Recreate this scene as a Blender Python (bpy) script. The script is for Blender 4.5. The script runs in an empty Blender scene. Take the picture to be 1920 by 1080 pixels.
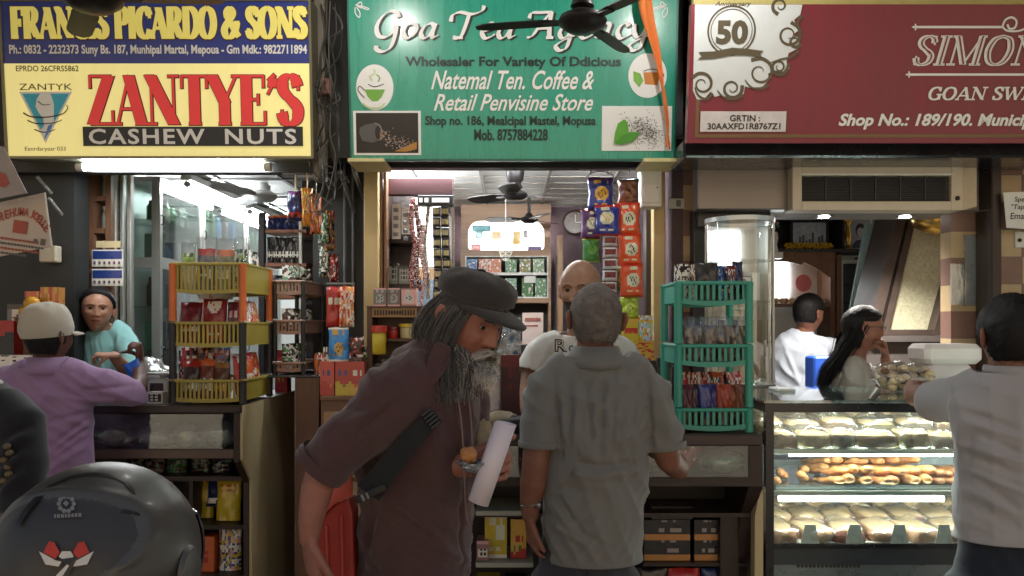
import bpy, math, random
from mathutils import Vector, Matrix, Quaternion, noise
R = math.radians
random.seed(7)
SC = bpy.context.scene
COL = SC.collection
# camera, sky, sun, exposure
F, HZ, EYE = 1500.0, 610.0, 1.6          # focal length in photo pixels, horizon row, eye height
cam_d = bpy.data.cameras.new('camera'); cam = bpy.data.objects.new('camera', cam_d); COL.objects.link(cam)
cam.location = (0, 0, EYE); cam.rotation_euler = (R(90), 0, 0)
cam_d.sensor_width = 36; cam_d.lens = F/1920*36; cam_d.shift_y = (HZ-540)/1920
cam_d.clip_start = .05; cam_d.clip_end = 500
SC.camera = cam
W = bpy.data.worlds.new('World'); SC.world = W; W.use_nodes = True
nt = W.node_tree; bg = nt.nodes['Background']
sky = nt.nodes.new('ShaderNodeTexSky'); sky.sky_type = 'NISHITA'; sky.sun_disc = False
sky.sun_elevation = R(48); sky.sun_rotation = R(20); sky.air_density = 1.4; sky.dust_density = 4
nt.links.new(sky.outputs[0], bg.inputs[0]); bg.inputs[1].default_value = .074
sl = bpy.data.lights.new('sun', 'SUN'); sl.energy = 2.0; sl.angle = R(.5); sl.color = (1, .95, .87)
so = bpy.data.objects.new('sun', sl); COL.objects.link(so)
# the sun stands behind the market hall, so the arcade is in its shade
az = R(20); el = R(48)
so.rotation_euler = Vector((-math.sin(az)*math.cos(el), -math.cos(az)*math.cos(el), -math.sin(el))).to_track_quat('-Z', 'Y').to_euler()
SC.view_settings.view_transform = 'Standard'; SC.view_settings.look = 'None'; SC.view_settings.gamma = 1
SC.view_settings.exposure = 1.0
SC.render.engine = 'CYCLES'
SC.cycles.use_denoising = True
SC.cycles.max_bounces = 10; SC.cycles.transparent_max_bounces = 24
SC.cycles.sample_clamp_indirect = 4; SC.cycles.caustics_reflective = False; SC.cycles.caustics_refractive = False

def P(px, py, d):                         # the point the photo shows at pixel (px, py), d metres away
    return Vector(((px-960)*d/F, d, EYE-(py-HZ)*d/F))
def X(px, d): return (px-960)*d/F
def Z(py, d): return EYE-(py-HZ)*d/F

# materials
MATS = {}
def lin(c):                               # sRGB 0-255 to linear
    return tuple(((v/255)/12.92 if v/255 <= .04045 else ((v/255+.055)/1.055)**2.4) for v in c)
def mat(name, col, rough=.6, metal=0, var=.12, scale=14, bump=0, bscale=60, emit=0, spec=.5, stretch=None, coat=0, sheen=0, sss=0, ecol=None):
    if name in MATS: return MATS[name]
    m = bpy.data.materials.new(name); m.use_nodes = True; MATS[name] = m
    t = m.node_tree; N = t.nodes; L = t.links; b = N['Principled BSDF']
    tc = N.new('ShaderNodeTexCoord'); mp = N.new('ShaderNodeMapping')
    if stretch: mp.inputs['Scale'].default_value = stretch
    L.new(tc.outputs['Object'], mp.inputs[0])
    nz = N.new('ShaderNodeTexNoise'); nz.inputs['Scale'].default_value = scale; nz.inputs['Detail'].default_value = 5; nz.inputs['Roughness'].default_value = .65
    L.new(mp.outputs[0], nz.inputs[0])
    mx = N.new('ShaderNodeMix'); mx.data_type = 'RGBA'
    mx.inputs[6].default_value = tuple(max(0, c*(1-2*var)) for c in col)+(1,)
    mx.inputs[7].default_value = tuple(min(1, c*(1+2*var)) for c in col)+(1,)
    L.new(nz.outputs[0], mx.inputs[0]); L.new(mx.outputs[2], b.inputs['Base Color'])
    mr = N.new('ShaderNodeMapRange'); mr.inputs[3].default_value = max(.02, rough-.12); mr.inputs[4].default_value = min(1, rough+.12)
    L.new(nz.outputs[0], mr.inputs[0]); L.new(mr.outputs[0], b.inputs['Roughness'])
    b.inputs['Metallic'].default_value = metal; b.inputs['Specular IOR Level'].default_value = spec
    if coat: b.inputs['Coat Weight'].default_value = coat; b.inputs['Coat Roughness'].default_value = .15
    if sheen: b.inputs['Sheen Weight'].default_value = sheen
    if sss:
        b.inputs['Subsurface Weight'].default_value = sss; b.inputs['Subsurface Radius'].default_value = (.9, .35, .2); b.inputs['Subsurface Scale'].default_value = .01
    if bump:
        nb = N.new('ShaderNodeTexNoise'); nb.inputs['Scale'].default_value = bscale; nb.inputs['Detail'].default_value = 3
        L.new(mp.outputs[0], nb.inputs[0])
        bp = N.new('ShaderNodeBump'); bp.inputs['Strength'].default_value = bump; bp.inputs['Distance'].default_value = .01
        L.new(nb.outputs[0], bp.inputs['Height']); L.new(bp.outputs[0], b.inputs['Normal'])
    if emit:
        b.inputs['Emission Strength'].default_value = emit
        b.inputs['Emission Color'].default_value = tuple(ecol or col)+(1,)
    return m
def wood(name, col, rough=.45, axis='z', var=.3, coat=0):
    st = {'x': (1.2, 14, 14), 'y': (14, 1.2, 14), 'z': (14, 14, 1.2)}[axis]
    return mat(name, col, rough, var=var, scale=2.2, stretch=st, bump=.08, bscale=6, coat=coat)
def glass(name, tint=(1, 1, 1), refl=.12, rough=.02, haze=0):
    if name in MATS: return MATS[name]
    m = bpy.data.materials.new(name); m.use_nodes = True; MATS[name] = m
    t = m.node_tree; N = t.nodes; L = t.links; N.remove(N['Principled BSDF']); out = N['Material Output']
    tr = N.new('ShaderNodeBsdfTransparent'); tr.inputs[0].default_value = tint+(1,)
    gl = N.new('ShaderNodeBsdfGlossy'); gl.inputs['Roughness'].default_value = rough
    lw = N.new('ShaderNodeLayerWeight'); lw.inputs[0].default_value = .35
    mr = N.new('ShaderNodeMapRange'); mr.inputs[3].default_value = refl*.5; mr.inputs[4].default_value = min(.9, refl*4)
    L.new(lw.outputs['Facing'], mr.inputs[0])
    mx = N.new('ShaderNodeMixShader'); L.new(mr.outputs[0], mx.inputs[0]); L.new(tr.outputs[0], mx.inputs[1]); L.new(gl.outputs[0], mx.inputs[2])
    last = mx
    if haze:                              # dusty or crinkled film
        df = N.new('ShaderNodeBsdfDiffuse'); df.inputs[0].default_value = (.82, .81, .78, 1)
        tc = N.new('ShaderNodeTexCoord'); nz = N.new('ShaderNodeTexNoise'); nz.inputs['Scale'].default_value = 18; nz.inputs['Detail'].default_value = 6
        L.new(tc.outputs['Object'], nz.inputs[0])
        r2 = N.new('ShaderNodeMapRange'); r2.inputs[1].default_value = .35; r2.inputs[2].default_value = .75; r2.inputs[3].default_value = haze*.3; r2.inputs[4].default_value = haze
        L.new(nz.outputs[0], r2.inputs[0])
        m2 = N.new('ShaderNodeMixShader'); L.new(r2.outputs[0], m2.inputs[0]); L.new(mx.outputs[0], m2.inputs[1]); L.new(df.outputs[0], m2.inputs[2]); last = m2
        bp = N.new('ShaderNodeBump'); bp.inputs['Strength'].default_value = .8; bp.inputs['Distance'].default_value = .01
        L.new(nz.outputs[0], bp.inputs['Height']); L.new(bp.outputs[0], gl.inputs['Normal'])
    L.new(last.outputs[0], out.inputs[0])
    return m
def lamp_mat(name, col, s):
    if name in MATS: return MATS[name]
    m = bpy.data.materials.new(name); m.use_nodes = True; MATS[name] = m
    t = m.node_tree; t.nodes.remove(t.nodes['Principled BSDF'])
    e = t.nodes.new('ShaderNodeEmission'); e.inputs[0].default_value = col+(1,); e.inputs[1].default_value = s
    t.links.new(e.outputs[0], t.nodes['Material Output'].inputs[0]); return m
def checker(name, c1, c2, sx, sz, ox=0, oz=0):   # staggered rectangular wall tiles with fine joints
    if name in MATS: return MATS[name]
    m = mat(name, c1, .35, var=.05); t = m.node_tree; N = t.nodes; L = t.links; b = N['Principled BSDF']
    tc = N.new('ShaderNodeTexCoord'); sp = N.new('ShaderNodeSeparateXYZ'); L.new(tc.outputs['Object'], sp.inputs[0])
    def math_(op, a, v=None):
        n = N.new('ShaderNodeMath'); n.operation = op
        for k, q in enumerate((a, v)):
            if q is None: continue
            if isinstance(q, (int, float)): n.inputs[k].default_value = q
            else: L.new(q, n.inputs[k])
        return n.outputs[0]
    zz = math_('DIVIDE', math_('ADD', sp.outputs[2], oz), sz); xx = math_('DIVIDE', math_('ADD', math_('ADD', sp.outputs[0], sp.outputs[1]), ox), sx)
    par = math_('MODULO', math_('ADD', math_('ADD', math_('FLOOR', zz), math_('FLOOR', xx)), 100), 2)
    mix = N.new('ShaderNodeMix'); mix.data_type = 'RGBA'; mix.inputs[6].default_value = c1+(1,); mix.inputs[7].default_value = c2+(1,)
    L.new(math_('GREATER_THAN', par, .5), mix.inputs[0])
    nz = N.new('ShaderNodeTexNoise'); nz.inputs['Scale'].default_value = 9; nz.inputs['Detail'].default_value = 6; L.new(tc.outputs['Object'], nz.inputs[0])
    mul = N.new('ShaderNodeMix'); mul.data_type = 'RGBA'; mul.blend_type = 'MULTIPLY'; mul.inputs[0].default_value = .35
    L.new(mix.outputs[2], mul.inputs[6]); L.new(nz.outputs[0], mul.inputs[7])
    fz = math_('FRACT', zz); j = math_('MAXIMUM', math_('LESS_THAN', fz, .02), math_('LESS_THAN', math_('FRACT', xx), .012))
    fin = N.new('ShaderNodeMix'); fin.data_type = 'RGBA'; fin.inputs[7].default_value = (.12, .09, .07, 1)
    L.new(j, fin.inputs[0]); L.new(mul.outputs[2], fin.inputs[6]); L.new(fin.outputs[2], b.inputs['Base Color'])
    return m

# mesh helpers
class MB:
    def __init__(s): s.v = []; s.f = []; s.m = []
    def add(s, vs, fs, mi=0, M=None):
        o = len(s.v)
        s.v += [tuple(M @ Vector(v)) if M else tuple(v) for v in vs]
        for k, f in enumerate(fs):
            s.f.append(tuple(i+o for i in f)); s.m.append(mi[k] if isinstance(mi, (list, tuple)) else mi)
        return s
    def box(s, x0, x1, y0, y1, z0, z1, mi=0, M=None):
        x0, x1 = min(x0, x1), max(x0, x1); y0, y1 = min(y0, y1), max(y0, y1); z0, z1 = min(z0, z1), max(z0, z1)
        return s.add([(x0,y0,z0),(x1,y0,z0),(x1,y1,z0),(x0,y1,z0),(x0,y0,z1),(x1,y0,z1),(x1,y1,z1),(x0,y1,z1)],
              [(0,3,2,1),(4,5,6,7),(0,1,5,4),(1,2,6,5),(2,3,7,6),(3,0,4,7)], mi, M)
    def bbox(s, x0, x1, y0, y1, z0, z1, c=.006, mi=0, M=None):      # box with chamfered vertical and top edges
        x0, x1 = min(x0, x1), max(x0, x1); y0, y1 = min(y0, y1), max(y0, y1); z0, z1 = min(z0, z1), max(z0, z1)
        c = min(c, (x1-x0)*.45, (y1-y0)*.45, (z1-z0)*.45)
        def oct_(k, z): return [(x0+c+k,y0+k,z),(x1-c-k,y0+k,z),(x1-k,y0+c+k,z),(x1-k,y1-c-k,z),(x1-c-k,y1-k,z),(x0+c+k,y1-k,z),(x0+k,y1-c-k,z),(x0+k,y0+c+k,z)]
        rings = [oct_(c*.7, z0), oct_(0, z0+c), oct_(0, z1-c), oct_(c*.7, z1)]
        vs = [p for r in rings for p in r]; fs = [tuple(reversed(range(8)))]
        for k in range(3):
            for i in range(8): fs.append((k*8+i, k*8+(i+1)%8, k*8+8+(i+1)%8, k*8+8+i))
        fs.append(tuple(range(24, 32)))
        return s.add(vs, fs, mi, M)
    def tube(s, pts, r, n=8, mi=0, caps=True, ref=None, dome=False, M=None):
        # r: number, or one per point; a pair (ra, rb) is an ellipse with ra along ref
        pts = [Vector(p) for p in pts]; rs = r if isinstance(r, (list,)) else [r]*len(pts)
        rs = [q if isinstance(q, tuple) else (q, q) for q in rs]
        ref0 = Vector(ref) if ref is not None else None
        vs = []; fs = []; rings = []
        k = len(pts)
        T = [(pts[min(i+1, k-1)]-pts[max(i-1, 0)]).normalized() for i in range(k)]
        prev = None; seq = []
        for i in range(k):
            t = T[i]
            a = ref0 if ref0 is not None else (prev if prev is not None else (Vector((1,0,0)) if abs(t.x) < .9 else Vector((0,1,0))))
            a = a-t*a.dot(t)
            if a.length < 1e-5: a = t.orthogonal()
            a.normalize(); prev = a; b = t.cross(a)
            seq.append((pts[i], a, b, rs[i][0], rs[i][1]))
        if dome:
            p, a, b, ra, rb = seq[0]; q = min(ra, rb); t = T[0]
            pre = [(p-t*q*math.sin(x), a, b, ra*math.cos(x), rb*math.cos(x)) for x in (1.35, .9, .45)]
            p, a, b, ra, rb = seq[-1]; q = min(ra, rb); t = T[-1]
            post = [(p+t*q*math.sin(x), a, b, ra*math.cos(x), rb*math.cos(x)) for x in (.45, .9, 1.35)]
            seq = pre+seq+post
        for (p, a, b, ra, rb) in seq:
            rings.append(len(vs))
            for j in range(n):
                x = 2*math.pi*j/n; vs.append(p+a*ra*math.cos(x)+b*rb*math.sin(x))
        for i in range(len(seq)-1):
            for j in range(n):
                fs.append((rings[i]+j, rings[i]+(j+1)%n, rings[i+1]+(j+1)%n, rings[i+1]+j))
        if caps:
            fs.append(tuple(rings[0]+j for j in reversed(range(n)))); fs.append(tuple(rings[-1]+j for j in range(n)))
        return s.add(vs, fs, mi, M)
    def lathe(s, prof, n=24, mi=0, M=None, caps=True):
        vs = []; fs = []
        for (r, z) in prof:
            for j in range(n): vs.append((r*math.cos(2*math.pi*j/n), r*math.sin(2*math.pi*j/n), z))
        mis = []
        for i in range(len(prof)-1):
            for j in range(n):
                fs.append((i*n+j, i*n+(j+1)%n, (i+1)*n+(j+1)%n, (i+1)*n+j)); mis.append(mi[i] if isinstance(mi, list) else mi)
        if caps:
            fs.append(tuple(reversed(range(n)))); mis.append(mis[0]); fs.append(tuple((len(prof)-1)*n+j for j in range(n))); mis.append(mis[-2])
        return s.add(vs, fs, mis, M)
    def prism(s, poly, y0, y1, mi=0, M=None):          # polygon in x,z (anticlockwise seen from -y), extruded along y
        n = len(poly)
        vs = [(x, y0, z) for x, z in poly]+[(x, y1, z) for x, z in poly]
        fs = [tuple(range(n)), tuple(reversed(range(n, 2*n)))]+[(i, i+n, (i+1) % n+n, (i+1) % n) for i in range(n)]
        return s.add(vs, fs, mi, M)
    def ball(s, c, r, n=12, mi=0, M=None):
        rx, ry, rz = r if isinstance(r, tuple) else (r, r, r)
        vs = []; fs = []; h = n//2
        for i in range(h+1):
            a = math.pi*i/h
            for j in range(n):
                b = 2*math.pi*j/n; vs.append((c[0]+rx*math.sin(a)*math.cos(b), c[1]+ry*math.sin(a)*math.sin(b), c[2]-rz*math.cos(a)))
        for i in range(h):
            for j in range(n): fs.append((i*n+j, i*n+(j+1)%n, (i+1)*n+(j+1)%n, (i+1)*n+j))
        return s.add(vs, fs, mi, M)
    def build(s, name, mats, parent=None, smooth=False, world=True, bevel=0, auto=False):
        me = bpy.data.meshes.new(name)
        off = parent.location if (parent is not None and world) else Vector((0, 0, 0))
        if parent is not None and world and parent.parent is not None: off = parent.matrix_basis.translation+parent.parent.location
        me.from_pydata([tuple(Vector(v)-off) for v in s.v], [], s.f)
        for m in (mats if isinstance(mats, (list, tuple)) else [mats]): me.materials.append(m)
        me.polygons.foreach_set('material_index', s.m)
        if smooth or auto: me.polygons.foreach_set('use_smooth', [True]*len(me.polygons))
        me.validate(); me.update()
        if auto: me.set_sharp_from_angle(angle=R(38))
        o = bpy.data.objects.new(name, me); COL.objects.link(o)
        if parent is not None: o.parent = parent
        if bevel:
            b = o.modifiers.new('edge', 'BEVEL'); b.width = bevel; b.segments = 2; b.limit_method = 'ANGLE'; b.angle_limit = R(50)
        return o
def tag(o, label=None, cat=None, group=None, kind=None):
    if label: o['label'] = label
    if cat: o['category'] = cat
    if group: o['group'] = group
    if kind: o['kind'] = kind
    return o
def thing(name, label, cat, loc=(0, 0, 0), group=None, rot=None):
    o = bpy.data.objects.new(name, None); COL.objects.link(o); o.location = loc; o.empty_display_size = .05
    if rot is not None: o.rotation_euler = rot
    return tag(o, label, cat, group)
def copy_tree(o, parent=None):
    c = o.copy(); COL.objects.link(c)
    if parent is not None: c.parent = parent
    for ch in list(o.children): copy_tree(ch, c)
    return c
def origin_to(o, p):                                   # move a one-mesh thing's origin to p without moving the mesh
    p = Vector(p); o.data.transform(Matrix.Translation(-p)); o.location = p; return o
ORD = ['first', 'second', 'third', 'fourth', 'fifth', 'sixth', 'seventh', 'eighth', 'ninth', 'tenth', 'eleventh', 'twelfth']
def catmull(pts, k=6, closed=False):
    pts = [Vector(p) for p in pts]; n = len(pts); out = []
    if n < 3: return pts
    rng = range(n if closed else n-1)
    for i in rng:
        if closed: p0, p1, p2, p3 = pts[(i-1) % n], pts[i], pts[(i+1) % n], pts[(i+2) % n]
        else: p0, p1, p2, p3 = pts[max(i-1, 0)], pts[i], pts[i+1], pts[min(i+2, n-1)]
        for j in range(k):
            t = j/k
            out.append(.5*((2*p1)+(p2-p0)*t+(2*p0-5*p1+4*p2-p3)*t*t+(3*p1-p0-3*p2+p3)*t**3))
    if not closed: out.append(pts[-1])
    return out
# lettering
def font_shape(s, bold=0.0, shear=0.0, space=1.0):     # built-in font -> flat faces in x,z
    c = bpy.data.curves.new('lettering', 'FONT'); c.body = s; c.offset = bold; c.shear = shear; c.space_character = space; c.resolution_u = 3
    o = bpy.data.objects.new('lettering', c); COL.objects.link(o)
    bpy.context.view_layer.update()
    me = bpy.data.meshes.new_from_object(o.evaluated_get(bpy.context.evaluated_depsgraph_get()))
    vs = [(v.co.x, v.co.y) for v in me.vertices]; fs = [tuple(p.vertices) for p in me.polygons]
    bpy.data.objects.remove(o); bpy.data.curves.remove(c); bpy.data.meshes.remove(me)
    return vs, fs
def fit(vs, u0, u1, w0, w1):
    xs = [v[0] for v in vs]; zs = [v[1] for v in vs]; a, b, c, d = min(xs), max(xs), min(zs), max(zs)
    sx = (u1-u0)/(b-a); sz = (w1-w0)/(d-c)
    return [(u0+(x-a)*sx, w0+(z-c)*sz) for x, z in vs]
def text(mb, s, u0, u1, w0, w1, y=0, mi=0, bold=0.0, shear=0.0, M=None, space=1.0):
    vs, fs = font_shape(s, bold, shear, space); vs = fit(vs, u0, u1, w0, w1)
    mb.add([(x, y, z) for x, z in vs], fs, mi, M)
# pen lettering: kinds T thick, t thin, d medium (straight runs); c / n curves with a pen whose width depends on direction
SERIF = {
 'A': (.80, [('t', [(.06,0),(.38,1)]), ('T', [(.38,1),(.68,0)]), ('t', [(.18,.32),(.56,.32)]), ('t', [(-.03,.015),(.17,.015)]), ('t', [(.52,.015),(.84,.015)])]),
 'C': (.74, [('c', [(.66,.76),(.58,.92),(.42,.99),(.2,.86),(.11,.5),(.2,.14),(.42,.01),(.6,.08),(.69,.26)]), ('t', [(.67,.66),(.67,1)])]),
 'D': (.80, [('T', [(.16,0),(.16,1)]), ('c', [(.16,.985),(.45,.97),(.64,.78),(.7,.5),(.64,.22),(.45,.03),(.16,.015)]), ('t', [(0,.985),(.3,.985)]), ('t', [(0,.015),(.3,.015)])]),
 'E': (.68, [('T', [(.16,0),(.16,1)]), ('t', [(0,.985),(.6,.985)]), ('t', [(.16,.51),(.46,.51)]), ('t', [(0,.015),(.63,.015)]), ('t', [(.6,.75),(.6,1)]), ('t', [(.63,0),(.63,.27)]), ('t', [(.46,.4),(.46,.62)])]),
 'F': (.64, [('T', [(.16,0),(.16,1)]), ('t', [(0,.985),(.6,.985)]), ('t', [(.16,.5),(.44,.5)]), ('t', [(.6,.74),(.6,1)]), ('t', [(.44,.38),(.44,.62)]), ('t', [(0,.015),(.34,.015)])]),
 'G': (.82, [('c', [(.66,.78),(.58,.93),(.42,.99),(.2,.86),(.11,.5),(.2,.14),(.42,.01),(.6,.06),(.68,.16)]), ('t', [(.67,.68),(.67,1)]), ('T', [(.68,.02),(.68,.42)]), ('t', [(.52,.42),(.82,.42)])]),
 'I': (.38, [('T', [(.18,0),(.18,1)]), ('t', [(.02,.985),(.34,.985)]), ('t', [(.02,.015),(.34,.015)])]),
 'M': (1.02, [('t', [(.14,0),(.14,1)]), ('T', [(.14,1),(.5,.02)]), ('t', [(.5,.02),(.84,1)]), ('T', [(.84,1),(.84,0)]), ('t', [(0,.985),(.2,.985)]), ('t', [(.8,.985),(.98,.985)]), ('t', [(.02,.015),(.26,.015)]), ('t', [(.68,.015),(1,.015)])]),
 'N': (.90, [('t', [(.15,0),(.15,1)]), ('T', [(.13,1),(.72,0)]), ('t', [(.72,0),(.72,1)]), ('t', [(0,.985),(.22,.985)]), ('t', [(.58,.985),(.86,.985)]), ('t', [(.02,.015),(.28,.015)])]),
 'O': (.86, [('c', [(.42,.99),(.2,.87),(.1,.5),(.2,.13),(.42,.01),(.64,.13),(.74,.5),(.64,.87),(.42,.99)])]),
 'P': (.68, [('T', [(.16,0),(.16,1)]), ('c', [(.16,.985),(.42,.97),(.56,.86),(.58,.73),(.54,.58),(.42,.48),(.16,.47)]), ('t', [(0,.985),(.3,.985)]), ('t', [(0,.015),(.34,.015)])]),
 'R': (.80, [('T', [(.16,0),(.16,1)]), ('c', [(.16,.985),(.42,.97),(.56,.87),(.58,.75),(.54,.6),(.42,.51),(.16,.5)]), ('T', [(.36,.5),(.66,.02)]), ('t', [(0,.985),(.3,.985)]), ('t', [(0,.015),(.34,.015)]), ('t', [(.6,.015),(.82,.015)])]),
 'S': (.62, [('c', [(.5,.78),(.44,.92),(.3,.99),(.15,.92),(.11,.76),(.2,.6),(.4,.46),(.5,.3),(.46,.1),(.29,.01),(.14,.08),(.08,.24)]), ('d', [(.16,.66),(.3,.52),(.44,.38)]), ('t', [(.51,.7),(.51,1)]), ('t', [(.08,0),(.08,.3)])]),
 'T': (.74, [('T', [(.36,0),(.36,1)]), ('t', [(.04,.985),(.68,.985)]), ('t', [(.04,.74),(.04,1)]), ('t', [(.68,.74),(.68,1)]), ('t', [(.2,.015),(.52,.015)])]),
 'W': (1.1, [('T', [(.08,1),(.32,0)]), ('t', [(.32,0),(.55,1)]), ('T', [(.5,1),(.76,0)]), ('t', [(.76,0),(1,1)]), ('t', [(-.04,.985),(.22,.985)]), ('t', [(.88,.985),(1.1,.985)])]),
 'Y': (.80, [('T', [(.08,1),(.39,.46)]), ('t', [(.7,1),(.39,.46)]), ('T', [(.39,.5),(.39,0)]), ('t', [(-.03,.985),(.22,.985)]), ('t', [(.58,.985),(.82,.985)]), ('t', [(.23,.015),(.55,.015)])]),
 'Z': (.70, [('t', [(.08,.985),(.62,.985)]), ('T', [(.56,.98),(.12,.02)]), ('t', [(.06,.015),(.64,.015)]), ('t', [(.08,.74),(.08,1)]), ('t', [(.64,0),(.64,.28)])]),
 "'": (.30, [('d', [(.1,.98),(.17,.92)]), ('d', [(.17,.94),(.14,.76)]), ('t', [(.14,.78),(.03,.62)])]),
 '&': (.86, [('d', [(.78,.04),(.5,.34)]), ('d', [(.5,.34),(.24,.68)]), ('c', [(.24,.68),(.22,.86),(.36,.98),(.5,.86),(.45,.7),(.16,.42),(.07,.22),(.18,.03),(.4,.03),(.6,.22),(.7,.5)]), ('t', [(.6,.5),(.82,.5)])]),
 ' ': (.34, []),
}
SCRIPT = {
 'G': (.80, [('n', [(.7,.78),(.62,.96),(.42,1.0),(.18,.78),(.06,.42),(.14,.1),(.36,.04),(.56,.22),(.64,.5)]), ('n', [(.66,.52),(.64,.1),(.54,-.34),(.32,-.5),(.12,-.42),(.1,-.28)])]),
 'o': (.50, [('n', [(.3,.55),(.12,.46),(.04,.22),(.14,.02),(.3,.06),(.42,.3),(.38,.5),(.28,.55)])]),
 'a': (.56, [('n', [(.42,.46),(.3,.55),(.12,.44),(.03,.18),(.12,.01),(.28,.1),(.42,.44)]), ('n', [(.45,.56),(.38,.2),(.4,.03),(.56,.12)])]),
 'T': (.84, [('n', [(-.06,.62),(-.02,.86),(.2,.97),(.55,.9),(.84,1.02),(.9,1.22)]), ('n', [(.48,.92),(.42,.55),(.32,.12),(.2,.0),(.06,.04)]), ('n', [(.14,.02),(.36,.02)])]),
 'e': (.46, [('n', [(.05,.26),(.3,.34),(.36,.48),(.26,.56),(.1,.44),(.04,.2),(.14,.01),(.3,.04),(.44,.16)])]),
 'A': (.86, [('n', [(-.05,.02),(.12,.1),(.32,.5),(.62,1.0)]), ('n', [(.62,1.0),(.6,.5),(.64,.02)]), ('n', [(.22,.36),(.64,.38)]), ('n', [(-.04,.74),(.02,.94),(.3,.96),(.64,.98)]), ('n', [(.54,.02),(.76,.02)])]),
 'g': (.56, [('n', [(.42,.46),(.3,.55),(.12,.44),(.03,.18),(.12,.01),(.28,.1),(.42,.44)]), ('n', [(.46,.56),(.38,.1),(.28,-.36),(.08,-.46),(-.04,-.3),(.14,-.1),(.5,.1)])]),
 'n': (.58, [('n', [(.06,.55),(.1,.3),(.02,.0)]), ('n', [(.08,.3),(.26,.54),(.4,.5),(.36,.2),(.38,.03),(.54,.12)])]),
 'c': (.44, [('n', [(.36,.44),(.26,.56),(.1,.44),(.04,.2),(.14,.01),(.28,.04),(.42,.16)])]),
 'y': (.56, [('n', [(.04,.54),(.06,.2),(.18,.04),(.34,.2),(.44,.54)]), ('n', [(.46,.56),(.38,.1),(.28,-.36),(.08,-.46),(-.04,-.3),(.14,-.1),(.5,.1)])]),
 ' ': (.30, []),
}
def pen_text(mb, s, u0, u1, w0, w1, glyphs, thick, thin, y=0, mi=0, grow=0, shear=0, M=None, ang=0.0, space=0.0, cap=1.0):
    # w0..w1 is baseline..cap height; strokes lie one over the other in steps of a tenth of a millimetre
    tot = sum(glyphs[c][0]+space for c in s)-space; sx = (u1-u0)/tot; sz = (w1-w0)/cap; x = 0; step = 0
    for c in s:
        wd, strokes = glyphs[c]
        for kind, pts in strokes:
            step += 1
            q = [Vector((u0+(x+px)*sx+shear*pz*sz, 0, w0+pz*sz)) for px, pz in pts]
            curve = kind in 'cn'
            if curve: q = catmull(q, 7)
            n = len(q); vs = []; fs = []
            for i in range(n):
                t = (q[min(i+1, n-1)]-q[max(i-1, 0)])
                if t.length < 1e-9: t = Vector((1, 0, 0))
                t.normalize()
                if kind == 'T': w = thick
                elif kind == 't': w = thin
                elif kind == 'd': w = thick*.8
                else: w = thin+(thick-thin)*abs(math.sin(math.atan2(t.z, t.x)-ang))
                w = w/2+grow; nn = Vector((-t.z, 0, t.x))
                e = t*(grow*(-1 if i == 0 else (1 if i == n-1 else 0)))
                if not curve and kind == 'T' and abs(t.x) > .05:      # slanted stems keep flat feet
                    nn = Vector((-1 if t.z > 0 else 1, 0, 0)); w *= 1.0/max(.5, abs(t.z))
                vs += [q[i]+nn*w+e, q[i]-nn*w+e]
            yy = y-.00008*(step % 40)
            mb.add([(v.x, yy, v.z) for v in vs], [(2*i, 2*i+1, 2*i+3, 2*i+2) for i in range(n-1)], mi, M)
        x += wd+space
# shared materials
DK = mat('dark_paint', lin((40, 38, 38)), .5, var=.2, bump=.1)
BLK = mat('black_plastic', (.012, .012, .013), .35)
DWOOD = wood('dark_wood', lin((46, 32, 28)), .4, 'x'); DWOODZ = wood('dark_wood_upright', lin((46, 32, 28)), .4, 'z')
MWOOD = wood('brown_wood', lin((118, 84, 62)), .42, 'z'); MWOODX = wood('brown_wood_across', lin((118, 84, 62)), .42, 'x')
OAK = wood('oak_wood', lin((160, 124, 92)), .4, 'z'); OAKX = wood('oak_wood_across', lin((160, 124, 92)), .4, 'x')
CREAM = mat('cream_laminate', lin((196, 180, 140)), .38, var=.08, scale=5, bump=.03)
CREAMP = mat('cream_paint', lin((190, 168, 120)), .5, var=.1, scale=6)
WHITE = mat('white_paint', lin((226, 226, 222)), .5, var=.05)
WPLAS = mat('white_plastic', lin((214, 214, 208)), .35, var=.05)
GREY = mat('grey_paint', lin((120, 120, 118)), .5, var=.12)
STEEL = mat('brushed_steel', lin((128, 122, 118)), .36, .8, var=.08, scale=3, stretch=(1, 1, 30))
ALU = mat('aluminium', lin((196, 196, 190)), .35, .6, var=.06)
BRASS = mat('brass', lin((190, 150, 70)), .25, .95, var=.15)
GLASS = glass('clear_glass', (.93, .97, .95), .14)
CASEGL = glass('case_glass', (.9, .97, .95), .10)
DGLASS = glass('dusty_glass', (.9, .96, .95), .24, .05)
FILM = glass('clear_film', (.92, .93, .94), .30, .12, haze=.30)
FILM2 = glass('thin_film', (.96, .97, .97), .20, .08, haze=.035)
TUBE = lamp_mat('tube_light', (.90, .97, 1.0), 42)
TUBEC = lamp_mat('case_tube_light', (1, .98, .92), 30)
LED = lamp_mat('downlight', (1, .98, .92), 70)
TILE = checker('cream_brown_tiles', lin((198, 174, 136)), lin((138, 106, 94)), .46, .137, .5, -.025)
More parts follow.
